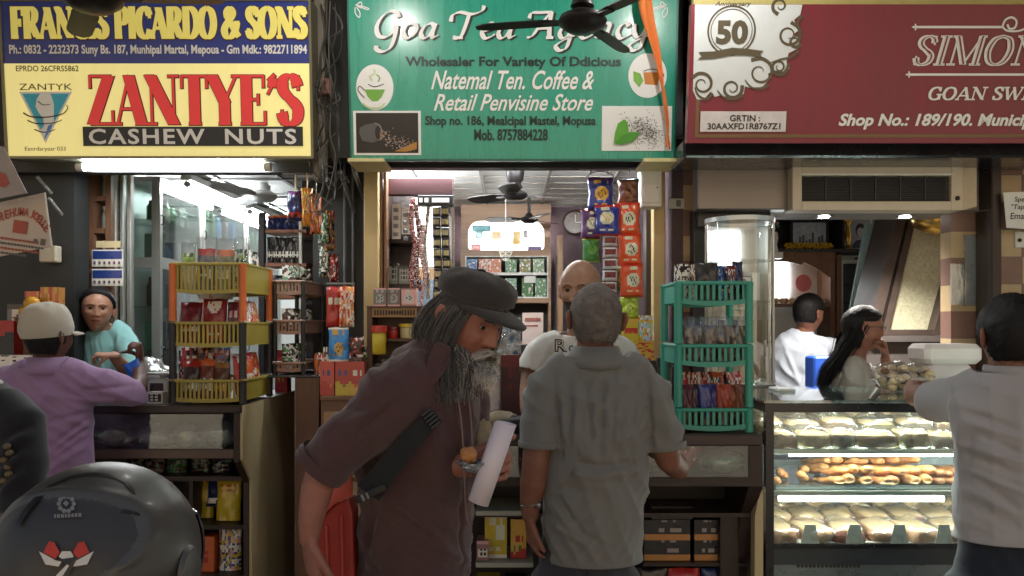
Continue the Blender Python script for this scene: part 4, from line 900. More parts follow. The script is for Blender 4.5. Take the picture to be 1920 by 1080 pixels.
for d0, d1, jw in ((4.88, 5.46, .2), (5.56, 6.36, .2), (6.46, 7.3, .2)):
    for zz in (1.1765, 1.4465, 1.7165, 2.0, 2.246):
        n = 6
        for i in range(n):
            h = rg.uniform(.10, .19); y = d0+.05+(d1-d0-.1)*i/(n-1)
            ms = rg.choice([WB, TEA, PALE, SKY, pm((150, 170, 160)), pm((120, 140, 120)), GB, pm((90, 100, 96)), BR, KB])
            if rg.random() < .5: o = MB().lathe([(.026, 0), (.03, .008), (.03, h*.7), (.018, h*.82), (.017, h)], 12).build('jar', ms, None, auto=True)
            else: o = carton(.06, .065, h, None, 2, 2).build('jar', ms)
            o.location = (LX0+.13, y, zz+.002)
            tag(o, 'pale jar or box behind the glass of the nut shop cabinets', 'jar', 'jars behind the cabinet glass')
t = thing('cupboard', 'dark tall cupboard added to darken the nut shop corner beside the black pier', 'cupboard', (X(584, 5.2), 5.2, 0))  # added dark mass that covers the bright rear wall here
MB().box(X(566, 5.2), LX1-.002, 5.2, 5.5, 0, 2.54).build('body', mat('dark_cupboard', lin((46, 40, 38)), .5, var=.25), t)
for k in range(6): MB().bbox(X(566, 5.2), LX1-.003, 5.186, 5.199, .25+.38*k, .6+.38*k, .004).build('door', mat('dark_cupboard', (1,)*3), t)
# board of packets on the nut shop rear wall
for k, (px, py, w, h, ms) in enumerate(((510, 470, .16, .26, [WB, SKY, TEA, WB]), (545, 472, .16, .26, [SKY, WB, WB, TEA]), (580, 470, .15, .26, [KB, WB, TEA, GB]))):
    o = item('wall_poster', ['white and blue poster on the nut shop rear wall', 'blue and white poster on the nut shop rear wall', 'dark poster on the nut shop rear wall'][k], 'poster', MB().box(-w/2, w/2, 0, .004, 0, h), [ms[0]], (X(px-120, 7.39), 7.39, Z(py-40, 7.39)), smooth=False)
# ceiling fans
def fan(label, c, col, hub_r, blade_l, angs, ceil_z, tilt=R(10), bell=True, blade_w=.11, roll=None):
    c = Vector(c); t = thing('ceiling_fan', label, 'ceiling fan', c)
    if roll: pass
    MB().lathe([(.02, -hub_r*.42), (hub_r*.6, -hub_r*.38), (hub_r*.95, -hub_r*.12), (hub_r, .0), (hub_r*.92, hub_r*.18), (hub_r*.5, hub_r*.38), (.03, hub_r*.45), (.02, hub_r*.7)], 28).build('motor', col, t, world=False, auto=True)
    MB().tube([(0, 0, hub_r*.5), (0, 0, ceil_z-c.z)], .012, 10).build('rod', col, t, world=False)
    if bell:
        h = ceil_z-c.z; MB().lathe([(.014, h-.10), (.05, h-.06), (.055, h-.002)], 18).build('canopy', col, t, world=False, auto=True)
        MB().lathe([(.016, hub_r*.45), (.045, hub_r*.6), (.03, hub_r*1.1), (.014, hub_r*1.3)], 18).build('cup', col, t, world=False, auto=True)
    for a in angs:
        m = MB(); n = 12; vs = []; fs = []
        for i in range(n+1):
            r = hub_r*.85+blade_l*i/n; w = blade_w*(.42+.58*min(1, i/3))*(1 if i < n-1 else (.85 if i == n-1 else .45))/2
            for q, zz in ((-1, -1), (1, 1), (1, 1), (-1, -1)):
                pass
            vs += [(r, -w, -w*math.sin(tilt)), (r, w, w*math.sin(tilt)), (r, w, w*math.sin(tilt)+.004), (r, -w, -w*math.sin(tilt)+.004)]
        for i in range(n):
            b = i*4
            for j in range(4): fs.append((b+j, b+(j+1) % 4, b+4+(j+1) % 4, b+4+j))
        fs += [(3, 2, 1, 0), (n*4, n*4+1, n*4+2, n*4+3)]
        m.add(vs, fs, 0, Matrix.Rotation(a, 4, 'Z')); m.box(hub_r*.6, hub_r+.06, -.018, .018, -.006, .0, 0, Matrix.Rotation(a, 4, 'Z'))
        m.build('blade', col, t, world=False)
    return t
FANB = mat('fan_black', lin((34, 30, 30)), .4, .2, var=.1); FANW = mat('fan_white', lin((206, 206, 204)), .4)
f1 = fan('dark ceiling fan hanging in front of the green tea sign', P(1092, 40, 3.0), FANB, .092, .33, [R(170), R(58), R(308)], 3.32, R(3), blade_w=.06)
f2 = fan('dark ceiling fan hanging in front of the blue cashew sign', P(172, -4, 2.8), FANB, .105, .36, [R(4), R(124), R(244)], 3.32, R(6), blade_w=.09)
fan('black ceiling fan near the tea shop entrance', P(966, 366, 4.75), FANB, .075, .30, [R(20), R(140), R(262)], CZ-.012, R(12))
fan('small black ceiling fan deeper in the tea shop', P(992, 412, 5.75), FANB, .065, .26, [R(50), R(175), R(290)], CZ-.012, R(12), bell=False)
fan('white ceiling fan inside the nut shop', P(492, 368, 5.4), FANW, .10, .40, [R(10), R(130), R(250)], 2.545, R(12))
# orange cloth ribbon over the green sign
m = MB(); pts = [(1212, -60, 3.72), (1210, 0, 3.74), (1216, 40, 3.76), (1228, 90, 3.79), (1238, 140, 3.80), (1244, 190, 3.82), (1249, 235, 3.84), (1256, 280, 3.86)]
q = catmull([P(*p) for p in pts], 6); vs = []; fs = []; n = len(q)
for i, p in enumerate(q):
    f = i/(n-1); w = .022+.012*math.sin(5*f+.6)-.012*f
    for j in range(5):
        s_ = (j/4-.5)*2; vs.append(p+Vector((s_*w, -.012*math.cos(s_*3+6*f)-.004, .006*s_*math.sin(9*f))))
for i in range(n-1):
    for j in range(4): fs.append((i*5+j, i*5+j+1, i*5+6+j, i*5+5+j))
o = m.add(vs, fs).build('ribbon', mat('orange_cloth', lin((232, 124, 52)), .7, var=.15, bump=.15, sheen=.3), None, smooth=True); tag(o, 'orange cloth ribbon hanging down over the end of the green sign', 'ribbon'); origin_to(o, P(1212, -60, 3.74)); o.modifiers.new('thick', 'SOLIDIFY').thickness = .002
m = MB(); pts = [(1234, 130, 3.80), (1246, 180, 3.81), (1252, 230, 3.83), (1250, 276, 3.85)]
q = catmull([P(*p) for p in pts], 6); vs = []; fs = []; n = len(q)
for i, p in enumerate(q):
    w = .008*(1-.5*i/n); vs += [p+Vector((-w, 0, 0)), p+Vector((w, -.004, 0))]
o = m.add(vs, [(2*i, 2*i+1, 2*i+3, 2*i+2) for i in range(n-1)]).build('ribbon', mat('orange_cloth', (1,)*3), None, smooth=True); tag(o, 'narrow orange cloth strip beside the wide orange ribbon', 'ribbon'); origin_to(o, P(1234, 130, 3.8)); o.modifiers.new('thick', 'SOLIDIFY').thickness = .002
# far left neighbour stall
t = thing('roller_shutter', 'grey ribbed roller shutter at the edge of the view', 'shutter', (X(10, 4.6), 4.6, 0))
m = MB()
for i in range(40): m.tube([(X(-60, 4.6), 4.62, .6+i*.042), (X(58, 4.6), 4.62, .6+i*.042)], (.021), 8)
m.build('curtain', mat('shutter_grey', lin((120, 116, 112)), .5, .4, var=.15), t)
MB().bbox(X(58, 4.58), X(79, 4.58), 4.56, 4.66, 0, 2.3, .004).build('guide_rail', mat('rail_grey', lin((170, 168, 166)), .5), t)
o = MB().bbox(X(83, 4.05), X(115, 4.05), 4.0, 4.058, Z(493, 4.05), Z(462, 4.05), .006).build('fuse_box', mat('aged_white', lin((178, 168, 148)), .5)); tag(o, 'aged white electrical box on the dark pier by the cardboard sign', 'electrical box'); origin_to(o, P(99, 493, 4.05))
t = thing('stall_table', 'red brown stall table at the edge beside the man in purple', 'table', (-2.6, 3.85, 0))
MB().bbox(-3.3, -2.32, 3.62, 4.0, Z(692, 3.62)-.03, Z(692, 3.62), .005).build('tabletop', wood('red_brown_wood', lin((108, 62, 46)), .5, 'x'), t)
MB().box(-3.3, -2.34, 3.66, 3.98, 0, Z(692, 3.62)-.031).build('cabinet', DWOOD, t)
zt = Z(692, 3.62)+.0005
def at_l(px, d): return X(px, d)
item('printed_tray', 'white printed tray with black marks at the edge of the stall table', 'tray', carton(.16, .1, .06, D_mess(3)), [WB, WB, WB, KB], (X(26, 3.7), 3.70, zt), R(8), smooth=False)
for k, (px, w, h, ms, dr, lb) in enumerate(((14, .12, .22, [RB, KB, RB, WB], D_split(3, .8), 'red box with black top on the stall table behind the tray'), (70, .085, .36, [OB, RB, GO, KB], D_mess(5), 'orange and red packet on the stall table'), (99, .085, .38, [pm((176, 120, 60)), GO, OB, RB], D_mess(8), 'tan packet on the stall table nearest the pier'), (28, .1, .3, [GREY, KB, WB, KB], D_snack(2, .5, .8, .35), 'grey box with a black round mark at the back of the stall table'))):
    item('stall_packet', lb, 'packet', carton(w, .06, h, dr), ms, (X(px, 3.85), 3.85+.05*(k == 3), zt), R(6*k-9), smooth=False)
for k, (px, py) in enumerate(((50, 583), (68, 584), (60, 566))):
    o = item('fruit', ['yellow fruit on top of the stall packets, nearest the shutter', 'yellow fruit on top of stall packets, nearest the pier', 'small yellow fruit at the top of the heap'][k], 'fruit', lump(.036, .034, .03, k, 18, .06), [mat('fruit_yellow', lin((206, 150, 40)), .45, var=.15)], (X(px, 3.76), 3.76, Z(py+14, 3.76)))
o = item('fruit_basket', 'small wicker bowl under the yellow fruit', 'bowl', MB().lathe([(.03, -.22), (.04, -.06), (.075, 0), (.085, .004), (.07, -.004), (.03, -.05)], 20), [MWOOD], (X(60, 3.76), 3.76, Z(596, 3.76)), smooth=True)
# cardboard signs
def tilted_sign(name, label, quad, d, m0, th=.006):
    t = thing(name, label, 'sign', P(*quad[2], d))
    vs = [P(x, y, d) for x, y in quad]+[P(x, y, d)+Vector((0, th, 0)) for x, y in quad]
    MB().add(vs, [(0, 1, 2, 3), (7, 6, 5, 4), (0, 4, 5, 1), (1, 5, 6, 2), (2, 6, 7, 3), (3, 7, 4, 0)]).build('board', m0, t)
    return t
CARD = mat('aged_board', lin((190, 176, 162)), .6, var=.1, scale=5); RPR = mat('faded_red_print', lin((160, 76, 62)), .6); GPR = mat('grey_print', lin((96, 90, 86)), .6)
t = tilted_sign('hanging_sign', 'aged cream board with faded red lettering hanging askew', [(-60, 392), (84, 361), (97, 462), (-60, 492)], 3.0, CARD)
MB().tube([P(84, 361, 2.999), P(97, 462, 2.999)], .004, 6).build('edge_strip', WPLAS, t)
m = MB(); M = Matrix.Translation(P(40, 430, 2.996)) @ Matrix.Rotation(R(-8)*-1, 4, 'Y')
arc = [('R', -40, -19, 16), ('E', -31, -24, 13), ('H', -22, -28, 10), ('U', -13, -31, 6), ('M', -4, -33, 2), ('A', 5, -33, -2), ('J', 16, -31, -6), ('O', 24, -28, -10), ('E', 31, -24, -15), ('L', 37, -20, -20), ('L', 42, -15, -25), ('E', 47, -9, -30)]
k_ = 3.0/F
for ch, dx, dy, rot in arc:
    vs, fs = font_shape(ch, .03); vs = fit(vs, -4.2*k_, 4.2*k_, -8*k_, 8*k_)
    Mc = M @ Matrix.Translation((dx*k_, 0, -dy*k_)) @ Matrix.Rotation(R(-rot), 4, 'Y')
    m.add([(x, 0, z) for x, z in vs], fs, 0, Mc)
m.box(-16*k_, 10*k_, -.0006, .001, -8*k_, 16*k_, 0, M)
m.build('lettering', RPR, t)
m = MB()
for r, w in enumerate((74, 88, 84, 60)):             # rows of print too small to read
    x = -46
    while x < -46+w:
        l = rg.uniform(2, 7); m.box(x*k_, (x+l)*k_, -.0007, .0005, (-23-r*9)*k_, (-19-r*9)*k_, r % 2, M); x += l+1.6
m.box(44*k_-.01, 44*k_+.006, -.0008, .0005, -24*k_, -12*k_, 1, M); m.box(26*k_, 32*k_, -.0008, .0005, -22*k_, -14*k_, 1, M)
m.build('small_lettering', [RPR, GPR], t)
t = tilted_sign('hanging_banner', 'grey hanging banner with a dull red patch at the upper edge', [(-60, 262), (6, 275), (50, 362), (-60, 384)], 2.9, mat('grey_banner', lin((150, 140, 136)), .6, var=.12))
m = MB(); m.add([P(*p, 2.898) for p in [(-10, 318), (10, 326), (18, 344), (8, 352), (-12, 346)]], [(0, 1, 2, 3, 4)]); m.build('patch', RPR, t)
for k, (a, b) in enumerate((((70, 332), (96, 362)), ((92, 372), (116, 402)))):
    o = MB().tube([P(*a, 3.9), P(*b, 4.02)], .008, 8).build('strut', ALU); tag(o, ['thin metal strut above the cream board', 'thin metal strut between the cream board and the pier'][k], 'strut'); origin_to(o, P(*b, 4.02))
# tea shop fittings
def arch(x0, x1, z0, z1, r, n=8, top=True):          # rectangle with rounded upper (and lower) corners
    pts = []
    for cx, cz, a0, rr in ((x1-r, z1-r, 0, r), (x0+r, z1-r, 90, r), (x0+r*.35, z0+r*.35, 180, r*.35), (x1-r*.35, z0+r*.35, 270, r*.35)):
        for k in range(n+1):
            a = R(a0+90*k/n); pts.append((cx+rr*math.cos(a), cz+rr*math.sin(a)))
    return pts
def frame_with_hole(mb, x0, x1, z0, z1, hole, y0, y1, mi=0):      # board with a hole: strips from hole ring to outer box
    n = len(hole); outer = []
    for (x, z) in hole:
        cx, cz = (x0+x1)/2, (z0+z1)/2; dx, dz = x-cx, z-cz
        k = min(((x1-x0)/2)/abs(dx) if dx else 1e9, ((z1-z0)/2)/abs(dz) if dz else 1e9); outer.append((cx+dx*k, cz+dz*k))
    vs = [(x, y, z) for y in (y0, y1) for ring in (hole, outer) for x, z in ring]
    fs = []
    for i in range(n):
        j = (i+1) % n
        fs += [(i, j, n+j, n+i), (2*n+i, 3*n+i, 3*n+j, 2*n+j), (i, 2*n+i, 2*n+j, j), (n+i, n+j, 3*n+j, 3*n+i)]
    mb.add(vs, fs, mi)
    for (cx, cz) in ((x0, z0), (x1, z0), (x1, z1), (x0, z1)):      # fill the outer corners
        near = sorted(range(n), key=lambda i: (outer[i][0]-cx)**2+(outer[i][1]-cz)**2)[:1]
    return mb
t = thing('wooden_cabinet', 'wooden tea cabinet with a lit arched window and shelves of tea packs', 'cabinet', (X(950, 6.1), 6.1, 0))
cd = 6.05; xa, xb = X(864, cd), X(1033, cd)
m = MB(); hole = arch(X(878, cd), X(1020, cd), Z(469, cd), Z(414, cd), .09)
frame_with_hole(m, xa+.002, xb-.002, Z(475, cd), Z(403, cd), hole, cd, cd+.02)
m.box(xa, xb, cd-.002, cd+.24, Z(403, cd), CZ-.02); m.box(xa, xb, cd-.002, cd+.02, Z(480, cd), Z(475, cd))
m.box(xa, X(872, cd), cd-.001, cd+.24, 0, Z(480, cd)); m.box(X(1028, cd), xb, cd-.001, cd+.24, 0, Z(480, cd)); m.box(X(872, cd), X(1028, cd), cd, cd+.24, Z(568, cd), Z(559, cd)); m.box(X(872, cd), X(1028, cd), cd+.02, cd+.23, 0, Z(640, cd))
m.build('frame', OAKX, t)
m = MB()
for a, b, c, d in ((872, 874.5, 480, 559), (1026, 1028, 480, 559), (874.5, 1026, 480, 482), (874.5, 1026, 511, 516), (874.5, 1026, 556.5, 559)):
    m.box(X(a, cd), X(b, cd), cd-.006, cd+.2, Z(d, cd), Z(c, cd))
m.build('white_shelf', WHITE, t)
MB().box(X(872, cd), X(1028, cd), cd+.22, cd+.235, Z(640, cd), Z(480, cd)).build('back_board', mat('dark_back', (1,)*3), t)
LIT = lamp_mat('lit_window', (1, .99, .95), 3.2)
w = MB().box(X(874, cd), X(1024, cd), cd+.12, cd+.13, Z(475, cd), Z(405, cd)).build('lit_panel', LIT, t)
for k, (a, b, c, d, col) in enumerate(((884, 920, 420, 432, (90, 190, 214)), (890, 905, 432, 445, (150, 210, 220)), (921, 940, 432, 446, (226, 184, 96)), (962, 976, 432, 456, (226, 186, 70)), (982, 990, 430, 444, (160, 160, 160)), (882, 900, 456, 470, (214, 110, 96)), (990, 1016, 460, 469, (120, 110, 160)))):
    MB().bbox(X(a, cd), X(b, cd), cd+.07, cd+.11, Z(d, cd), Z(c, cd), .004).build('shown_pack', pm(col), t)
hz = Z(511, cd)+.001
for r, (row, hh) in enumerate((([(884, BB, SKY), (908, OB, WB), (929, pm((190, 120, 84)), OB), (958, TEA, GB), (985, pm((150, 120, 70)), GB), (1010, pm((130, 150, 110)), TEA)], .105), ([(884, GB, TEA), (908, TEA, GB), (932, GB, WB), (958, pm((150, 180, 160)), TEA), (989, pm((70, 120, 70)), GB), (1014, pm((80, 130, 84)), TEA)], .14))):
    zz = hz if r == 0 else Z(556.5, cd)+.001
    for k, (px, a, b) in enumerate(row):
        nm = [['blue', 'orange', 'copper', 'sage green', 'ochre', 'pale green'], ['green', 'light green', 'green and white', 'mint green', 'deep green', 'leaf green']][r][k]
        item('tea_pack', '%s tea pack on the %s white shelf of the wooden cabinet, %s along' % (nm, ['upper', 'lower'][r], ORD[k]), 'tea pack', carton(.085, .06, hh, D_mess(k+r*6+70)), [a, b, a, WB], (X(px, cd), cd+.05, zz), 0, smooth=False)
item('price_card', 'white card leaning on the deep green tea pack', 'card', MB().box(-.045, .045, 0, .003, 0, .055), [WHITE], (X(994, cd), cd+.015, Z(530, cd)), 0, smooth=False)
t = thing('white_cabinet', 'pale glazed cabinet along the left wall of the tea shop', 'cabinet', (-.6, 5.7, 0))
MB().bbox(-.738, -.47, 5.25, 6.25, 1.98, 2.44, .004).build('body', WPLAS, t); MB().bbox(-.738, -.47, 5.25, 6.25, 0, 1.975, .004).build('base', OAK, t)
MB().box(-.70, -.50, 5.243, 5.249, 1.4, 1.9).build('panel', mat('blue_grey_panel', lin((110, 124, 140)), .4), t)
# hanging lace leaf
t = thing('hanging_ornament', 'white lace leaf ornament hanging on a ribbon before the lit window', 'ornament', P(948, 490, 5.5))
m = MB(); k_ = 5.5/F; c = P(948, 457, 5.5)
def leaf_w(s): return 14*k_*max(0, math.sin(math.pi*min(1, s*.93+.03)))**.75
for i in range(10):
    s = i/9
    for sg in (-1, 1):
        a = c+Vector((0, 0, (30-62*s)*k_)); b = c+Vector((sg*leaf_w(min(1, s+.1)), -.004, (30-62*min(1, s+.1))*k_)); m.tube([a, b], .0022, 5)
        b2 = c+Vector((sg*leaf_w(max(0, s-.1)), -.004, (30-62*max(0, s-.1))*k_)); m.tube([a, b2], .0022, 5)
for sg in (-1, 0, 1): m.tube([c+Vector((sg*leaf_w(i/14), 0, (30-62*i/14)*k_)) for i in range(15)], .0035, 6)
m.build('lace', mat('lace_white', lin((214, 214, 200)), .7), t); MB().tube([c+Vector((0, 0, 30*k_)), (c.x, c.y, CZ-.012)], .004, 6).build('ribbon', WHITE, t)
t = thing('wall_clock', 'round brownish wall clock on the purple wall', 'clock', P(1078, 418, 6.28))
M = Matrix.Translation(P(1078, 418, 6.28)) @ Matrix.Rotation(R(90), 4, 'X')
MB().lathe([(.092, 0), (.1, .01), (.1, .03), (.088, .036), (.084, .03)], 32, M=M).build('rim', mat('clock_rim', lin((70, 50, 44)), .35), t, auto=True)
MB().lathe([(.0005, .031), (.084, .031)], 32, M=M, caps=False).build('face', mat('clock_face', lin((120, 104, 92)), .3, coat=.3), t)
MB().box(-.003, .003, -.035, -.033, 0, .06, M=Matrix.Translation(P(1078, 418, 6.28))).build('hand', WHITE, t); MB().box(0, .045, -.037, -.0355, -.003, .003, M=Matrix.Translation(P(1078, 418, 6.28))).build('hand', WHITE, t)
o = MB().bbox(X(1045, 5.9), X(1056, 5.9), 5.9, 6.0, 0, Z(440, 5.9), .004).build('wooden_post', OAK); tag(o, 'slim wooden upright beside the tea cabinet', 'post'); origin_to(o, (X(1050, 5.9), 5.9, 0))
t = thing('plank_screen', 'dark diagonal board leaning behind the bald shopkeeper', 'board', (X(1075, 5.95), 5.95, 0))
side = MB().prism([(X(1040, 5.95), Z(760, 5.95)), (X(1120, 5.95), Z(760, 5.95)), (X(1120, 5.95), Z(555, 5.95)), (X(1042, 5.95), Z(487, 5.95))], 5.98, 6.0).build('panel', mat('blue_black', lin((44, 44, 60)), .5, var=.3), t)
MB().prism([(X(1041, 5.93), Z(494, 5.93)), (X(1120, 5.93), Z(566, 5.93)), (X(1120, 5.93), Z(548, 5.93)), (X(1041, 5.93), Z(476, 5.93))], 5.95, 5.978).build('edge', DWOOD, t)
item('price_card', 'pinkish notice card standing behind the bearded man', 'card', MB().box(-.06, .06, 0, .004, 0, .18).box(-.045, .045, -.002, -.0005, .13, .15, 1).box(-.045, .03, -.002, -.0005, .1, .11, 1), [pm((214, 196, 190)), pm((150, 90, 84))], (X(999, 4.6), 4.6, Z(645, 4.6)), 0, smooth=False)
o = MB().bbox(X(960, 4.6), X(1030, 4.6), 4.58, 4.75, 0, Z(645, 4.6)-.001, .004).build('side_shelf', DWOODZ); tag(o, 'dark shelf carrying the notice card in the tea shop', 'shelf'); origin_to(o, (X(999, 4.6), 4.6, 0))
# left side shelves and hanging strips
t = thing('wall_shelf', 'dark side shelf of grey boxes at the left of the tea shop', 'shelf', (X(748, 4.5), 4.5, 0))
m = MB()
for py in (455, 540): m.box(X(724, 4.42), X(776, 4.42), 4.42, 4.62, Z(py, 4.42), Z(py-8, 4.42))
m.box(X(722, 4.42), X(726, 4.42), 4.41, 4.62, 0, Z(330, 4.42)); m.box(X(724, 4.6), X(775, 4.6), 4.622, 4.635, 0, 2.4); m.build('frame', DWOODZ, t)
for k, (px, w, h) in enumerate(((737, .055, .115), (758, .06, .1))):
    item('tea_box', ['grey green box on the dark side shelf, outer one', 'grey green box on the dark side shelf, inner one'][k], 'box', carton(w, .08, h, D_label(k, .2, .8)), [pm((120, 122, 112)), KB, pm((150, 150, 140)), KB], (X(px, 4.44), 4.47, Z(532, 4.42)+.001), 0, smooth=False)
for k, (px, pt, pb) in enumerate(((743, 382, 448), (762, 392, 440))):
    t = thing('product_card', ['white card of small goods hanging beside the cream pilaster', 'shorter white card of small goods beside the red strips'][k], 'card', P(px, pb, 4.36))
    MB().box(X(px-8, 4.36), X(px+8, 4.36), 4.36-.02*k, 4.363-.02*k, Z(pb, 4.36), Z(pt, 4.36)).build('card', WHITE, t)
    m = MB()
    for i in range(4): m.bbox(X(px-5, 4.36), X(px+4, 4.36), 4.35-.02*k, 4.3585-.02*k, Z(pt+8+i*15, 4.36)-.022, Z(pt+8+i*15, 4.36), .003)
    m.build('goods', pm((110, 112, 116)), t)
t = thing('header_board', 'maroon and black header board above the hanging strips', 'board', P(785, 380, 4.32))
MB().bbox(X(727, 4.32), X(850, 4.32), 4.31, 4.36, Z(366, 4.32), Z(334, 4.32), .004).build('board', mat('maroon_board', lin((58, 22, 26)), .6, var=.3), t)
MB().bbox(X(783, 4.32), X(851, 4.32), 4.304, 4.362, Z(386, 4.32), Z(366.5, 4.32), .003).build('lower_rail', DK, t)
m = MB()
for a, b in ((786, 792), (796, 803), (810, 842)): m.box(X(a, 4.3), X(b, 4.3), 4.299, 4.303, Z(379, 4.3), Z(371, 4.3))
m.build('slot', lamp_mat('glowing_slot', (1, 1, 1), .8), t)  # slots show white by their own glow, no lamp there
def strip(label, px0, px1, py0, py1, d, n, ms, draw, seed=0, cols=1, sway=.01):
    w = (px1-px0)*d/F/cols; h = (py1-py0)*d/F/n; mb = MB()
    for c in range(cols):
        for k in range(n):
            M = Matrix.Translation(((c-(cols-1)/2)*w, .006*math.sin(k*1.7+seed), (n-1-k)*h)) @ Matrix.Rotation(.12*math.sin(k*2.1+seed+c), 4, 'Z') @ Matrix.Translation((sway*math.sin(k*.7+seed), 0, 0))
            pouch(w*.98, h*1.0, min(.03, w*.4), draw(k+c*3) if draw else None, 8, 8, seed=k*3+seed+c, M=M, mb=mb)
    return item('sachet_strip', label, 'sachet strip', mb, ms, P((px0+px1)/2, py1, d))
RD = pm((120, 34, 40)); RD2 = pm((96, 30, 36))
strip('dark red sachet strip hanging nearest the white cards', 769, 779, 372, 540, 4.30, 14, [RD, RD2, PK, WB], D_mess, 3)
strip('dark red sachet strip hanging in the middle of the bunch', 778, 789, 384, 545, 4.28, 13, [RD2, RD, WB, KB], D_mess, 5)
strip('red and silver sachet strip beside the black and yellow strip', 789, 797, 420, 600, 4.27, 14, [RD, PK, WB, WB], D_mess, 9)
strip('clear and white sachet strip hanging behind the red ones', 796, 803, 384, 560, 4.34, 10, [WB, KB, WB, PALE], D_mess, 2)
strip('long black and yellow double sachet strip hanging under the header board', 812, 844, 387, 640, 4.26, 13, [KB, KB, YB, pm((150, 150, 140))], lambda s: D_label(s, .25, .75), 4, 2, .004)
for k, (a, b) in enumerate(((804, 811), (845, 852))):
    o = MB().box(X(a, 4.33), X(b, 4.33), 4.33, 4.334, Z(590, 4.33), Z(387, 4.33)).build('clear_strip', FILM2); tag(o, ['clear plastic strip hanging at the near side of the black and yellow sachets', 'clear plastic strip hanging at the inner side of the black and yellow sachets'][k], 'plastic strip'); origin_to(o, P((a+b)/2, 387, 4.33))
# wooden stand with carved header, boxes on top and pots inside
t = thing('display_stand', 'small dark wooden stand with carved tan header', 'stand', (X(742, 4.0), 4.0, 1.258))
sd = 3.98
m = MB(); zb = 1.2585
m.box(X(688, sd), X(698, sd), sd, sd+.16, zb, Z(577, sd)); m.box(X(782, sd), X(796, sd), sd, sd+.16, zb, Z(577, sd)); m.box(X(698, sd), X(782, sd), sd+.15, sd+.16, zb, Z(577, sd)); m.box(X(688, sd), X(797, sd), sd-.01, sd+.165, Z(577, sd), Z(574, sd)); m.box(X(698, sd), X(782, sd), sd+.005, sd+.15, Z(640, sd), Z(635, sd))
m.build('frame', mat('stand_wood', lin((86, 58, 42)), .45, var=.2), t)
MB().bbox(X(698, sd), X(782, sd), sd-.004, sd+.006, Z(595, sd), Z(577.5, sd), .002).build('header', mat('carved_tan', lin((150, 118, 76)), .5), t)
m = MB()
for i in range(15):
    a = 702+i*5.2; 
    if 4 < i < 10: ellipse(m, X(a+2, sd), Z(586, sd), .006, .012, sd-.0065-.0001*i, 0, 10, sd-.0045)
    else: m.box(X(a, sd), X(a+3, sd), sd-.007, sd-.0045, Z(591, sd), Z(581, sd))
m.build('carving', mat('carving_dark', lin((58, 42, 30)), .6), t)
for k, (px, w) in enumerate(((711, .062), (738, .060), (766, .075))):
    item('tea_box', ['grey carton with a jar print on the wooden stand, outer one', 'grey carton with a dark jar print in the middle of the wooden stand', 'pink edged carton with a pale jar print on the wooden stand'][k], 'box', carton(w, .07, .09, D_snack(k, .5, .45, .33)), [[pm((110, 100, 100)), PK, pm((150, 160, 160)), KB], [pm((100, 84, 84)), PK, pm((140, 140, 140)), KB], [PK, pm((150, 100, 100)), pm((190, 190, 190)), KB]][k], (X(px, sd), sd+.05, Z(574, sd)+.0005), 0, smooth=False)
def jar(label, px, py, d, r, h, body, cap, rim=1.15):
    t = thing('jar', label, 'jar', P(px, py, d))
    MB().lathe([(r*.9, 0), (r, .006), (r, h*.72), (r*.92, h*.76)], 20).build('body', body, t, world=False, auto=True)
    MB().lathe([(r*rim, h*.765), (r*rim, h*.98), (r*.9, h)], 20).build('lid', cap, t, world=False, auto=True); return t
jar('red capped yellow jar in front of the wooden stand', 711, 664, 3.93, .035, .14, YB, RB)
jar('yellow lidded tub inside the wooden stand', 765, 634.5, 4.03, .04, .075, pm((210, 200, 150)), YB)
jar('small red tub with a white mark inside the wooden stand', 737, 634.5, 4.03, .026, .06, RB, MB_)
# drawer cabinet and brown cabinet
t = thing('drawer_cabinet', 'light brown drawer cabinet under the red cartons', 'cabinet', (X(700, 3.9), 3.9, 0))
m = MB().box(X(602, 3.9), -.50, 3.9, 4.2, 0, 1.235); m.build('carcass', MWOODX, t)
MB().bbox(X(600, 3.88), -.495, 3.875, 4.2, 1.2355, 1.2575, .004).build('top', MWOODX, t)
for k in range(4):
    f = MB().bbox(X(606, 3.88)+.21*(k % 2), X(606, 3.88)+.20+.21*(k % 2), 3.88, 3.899, .86-.34*(k//2), 1.18-.34*(k//2), .004).build('drawer_front', OAKX, t)
    MB().ball((X(606, 3.88)+.10+.21*(k % 2), 3.87, 1.02-.34*(k//2)), .012, 10).build('knob', DK, f)
t = thing('side_cabinet', 'plain brown wooden cabinet under the pink rack', 'cabinet', (X(576, 4.05), 4.05, 0))
MB().box(-1.24, X(598, 4.05), 4.6, 4.64, 0, 1.34).box(X(553, 4.05), X(598, 4.05), 4.05, 4.07, 0, 1.335).box(X(596, 4.05), X(598, 4.05), 4.07, 4.6, 0, 1.335).build('body', wood('chestnut_wood', lin((104, 72, 54)), .45, 'z'), t)
MB().bbox(-1.24, X(600, 4.05), 4.045, 4.64, 1.335, 1.3445, .003).build('top', DK, t)
for k, (px, w) in enumerate(((616, .068), (645, .072), (672, .07))):
    item('juice_carton', ['red and peach carton with blue lettering nearest the pink rack', 'red and green carton with a fruit print in the middle', 'red and yellow carton nearest the bearded man'][k], 'carton', carton(w, .06, .165, D_split(k, .45)), [[pm((196, 70, 60)), RB, BB, GO], [RB, YB, BB, GB], [RB, GO, WB, OB]][k], (X(px, 3.92), 3.92, 1.2585), 0, smooth=False)
o = item('snack_packet', 'blue packet with a round yellow emblem standing on the red cartons', 'packet', pouch(.10, .165, .05, D_snack(1, .55, .4, .22), seed=5, stand=True), [SKY, WB, GO, BR], (X(636, 3.93), 3.92, 1.4240), 0)
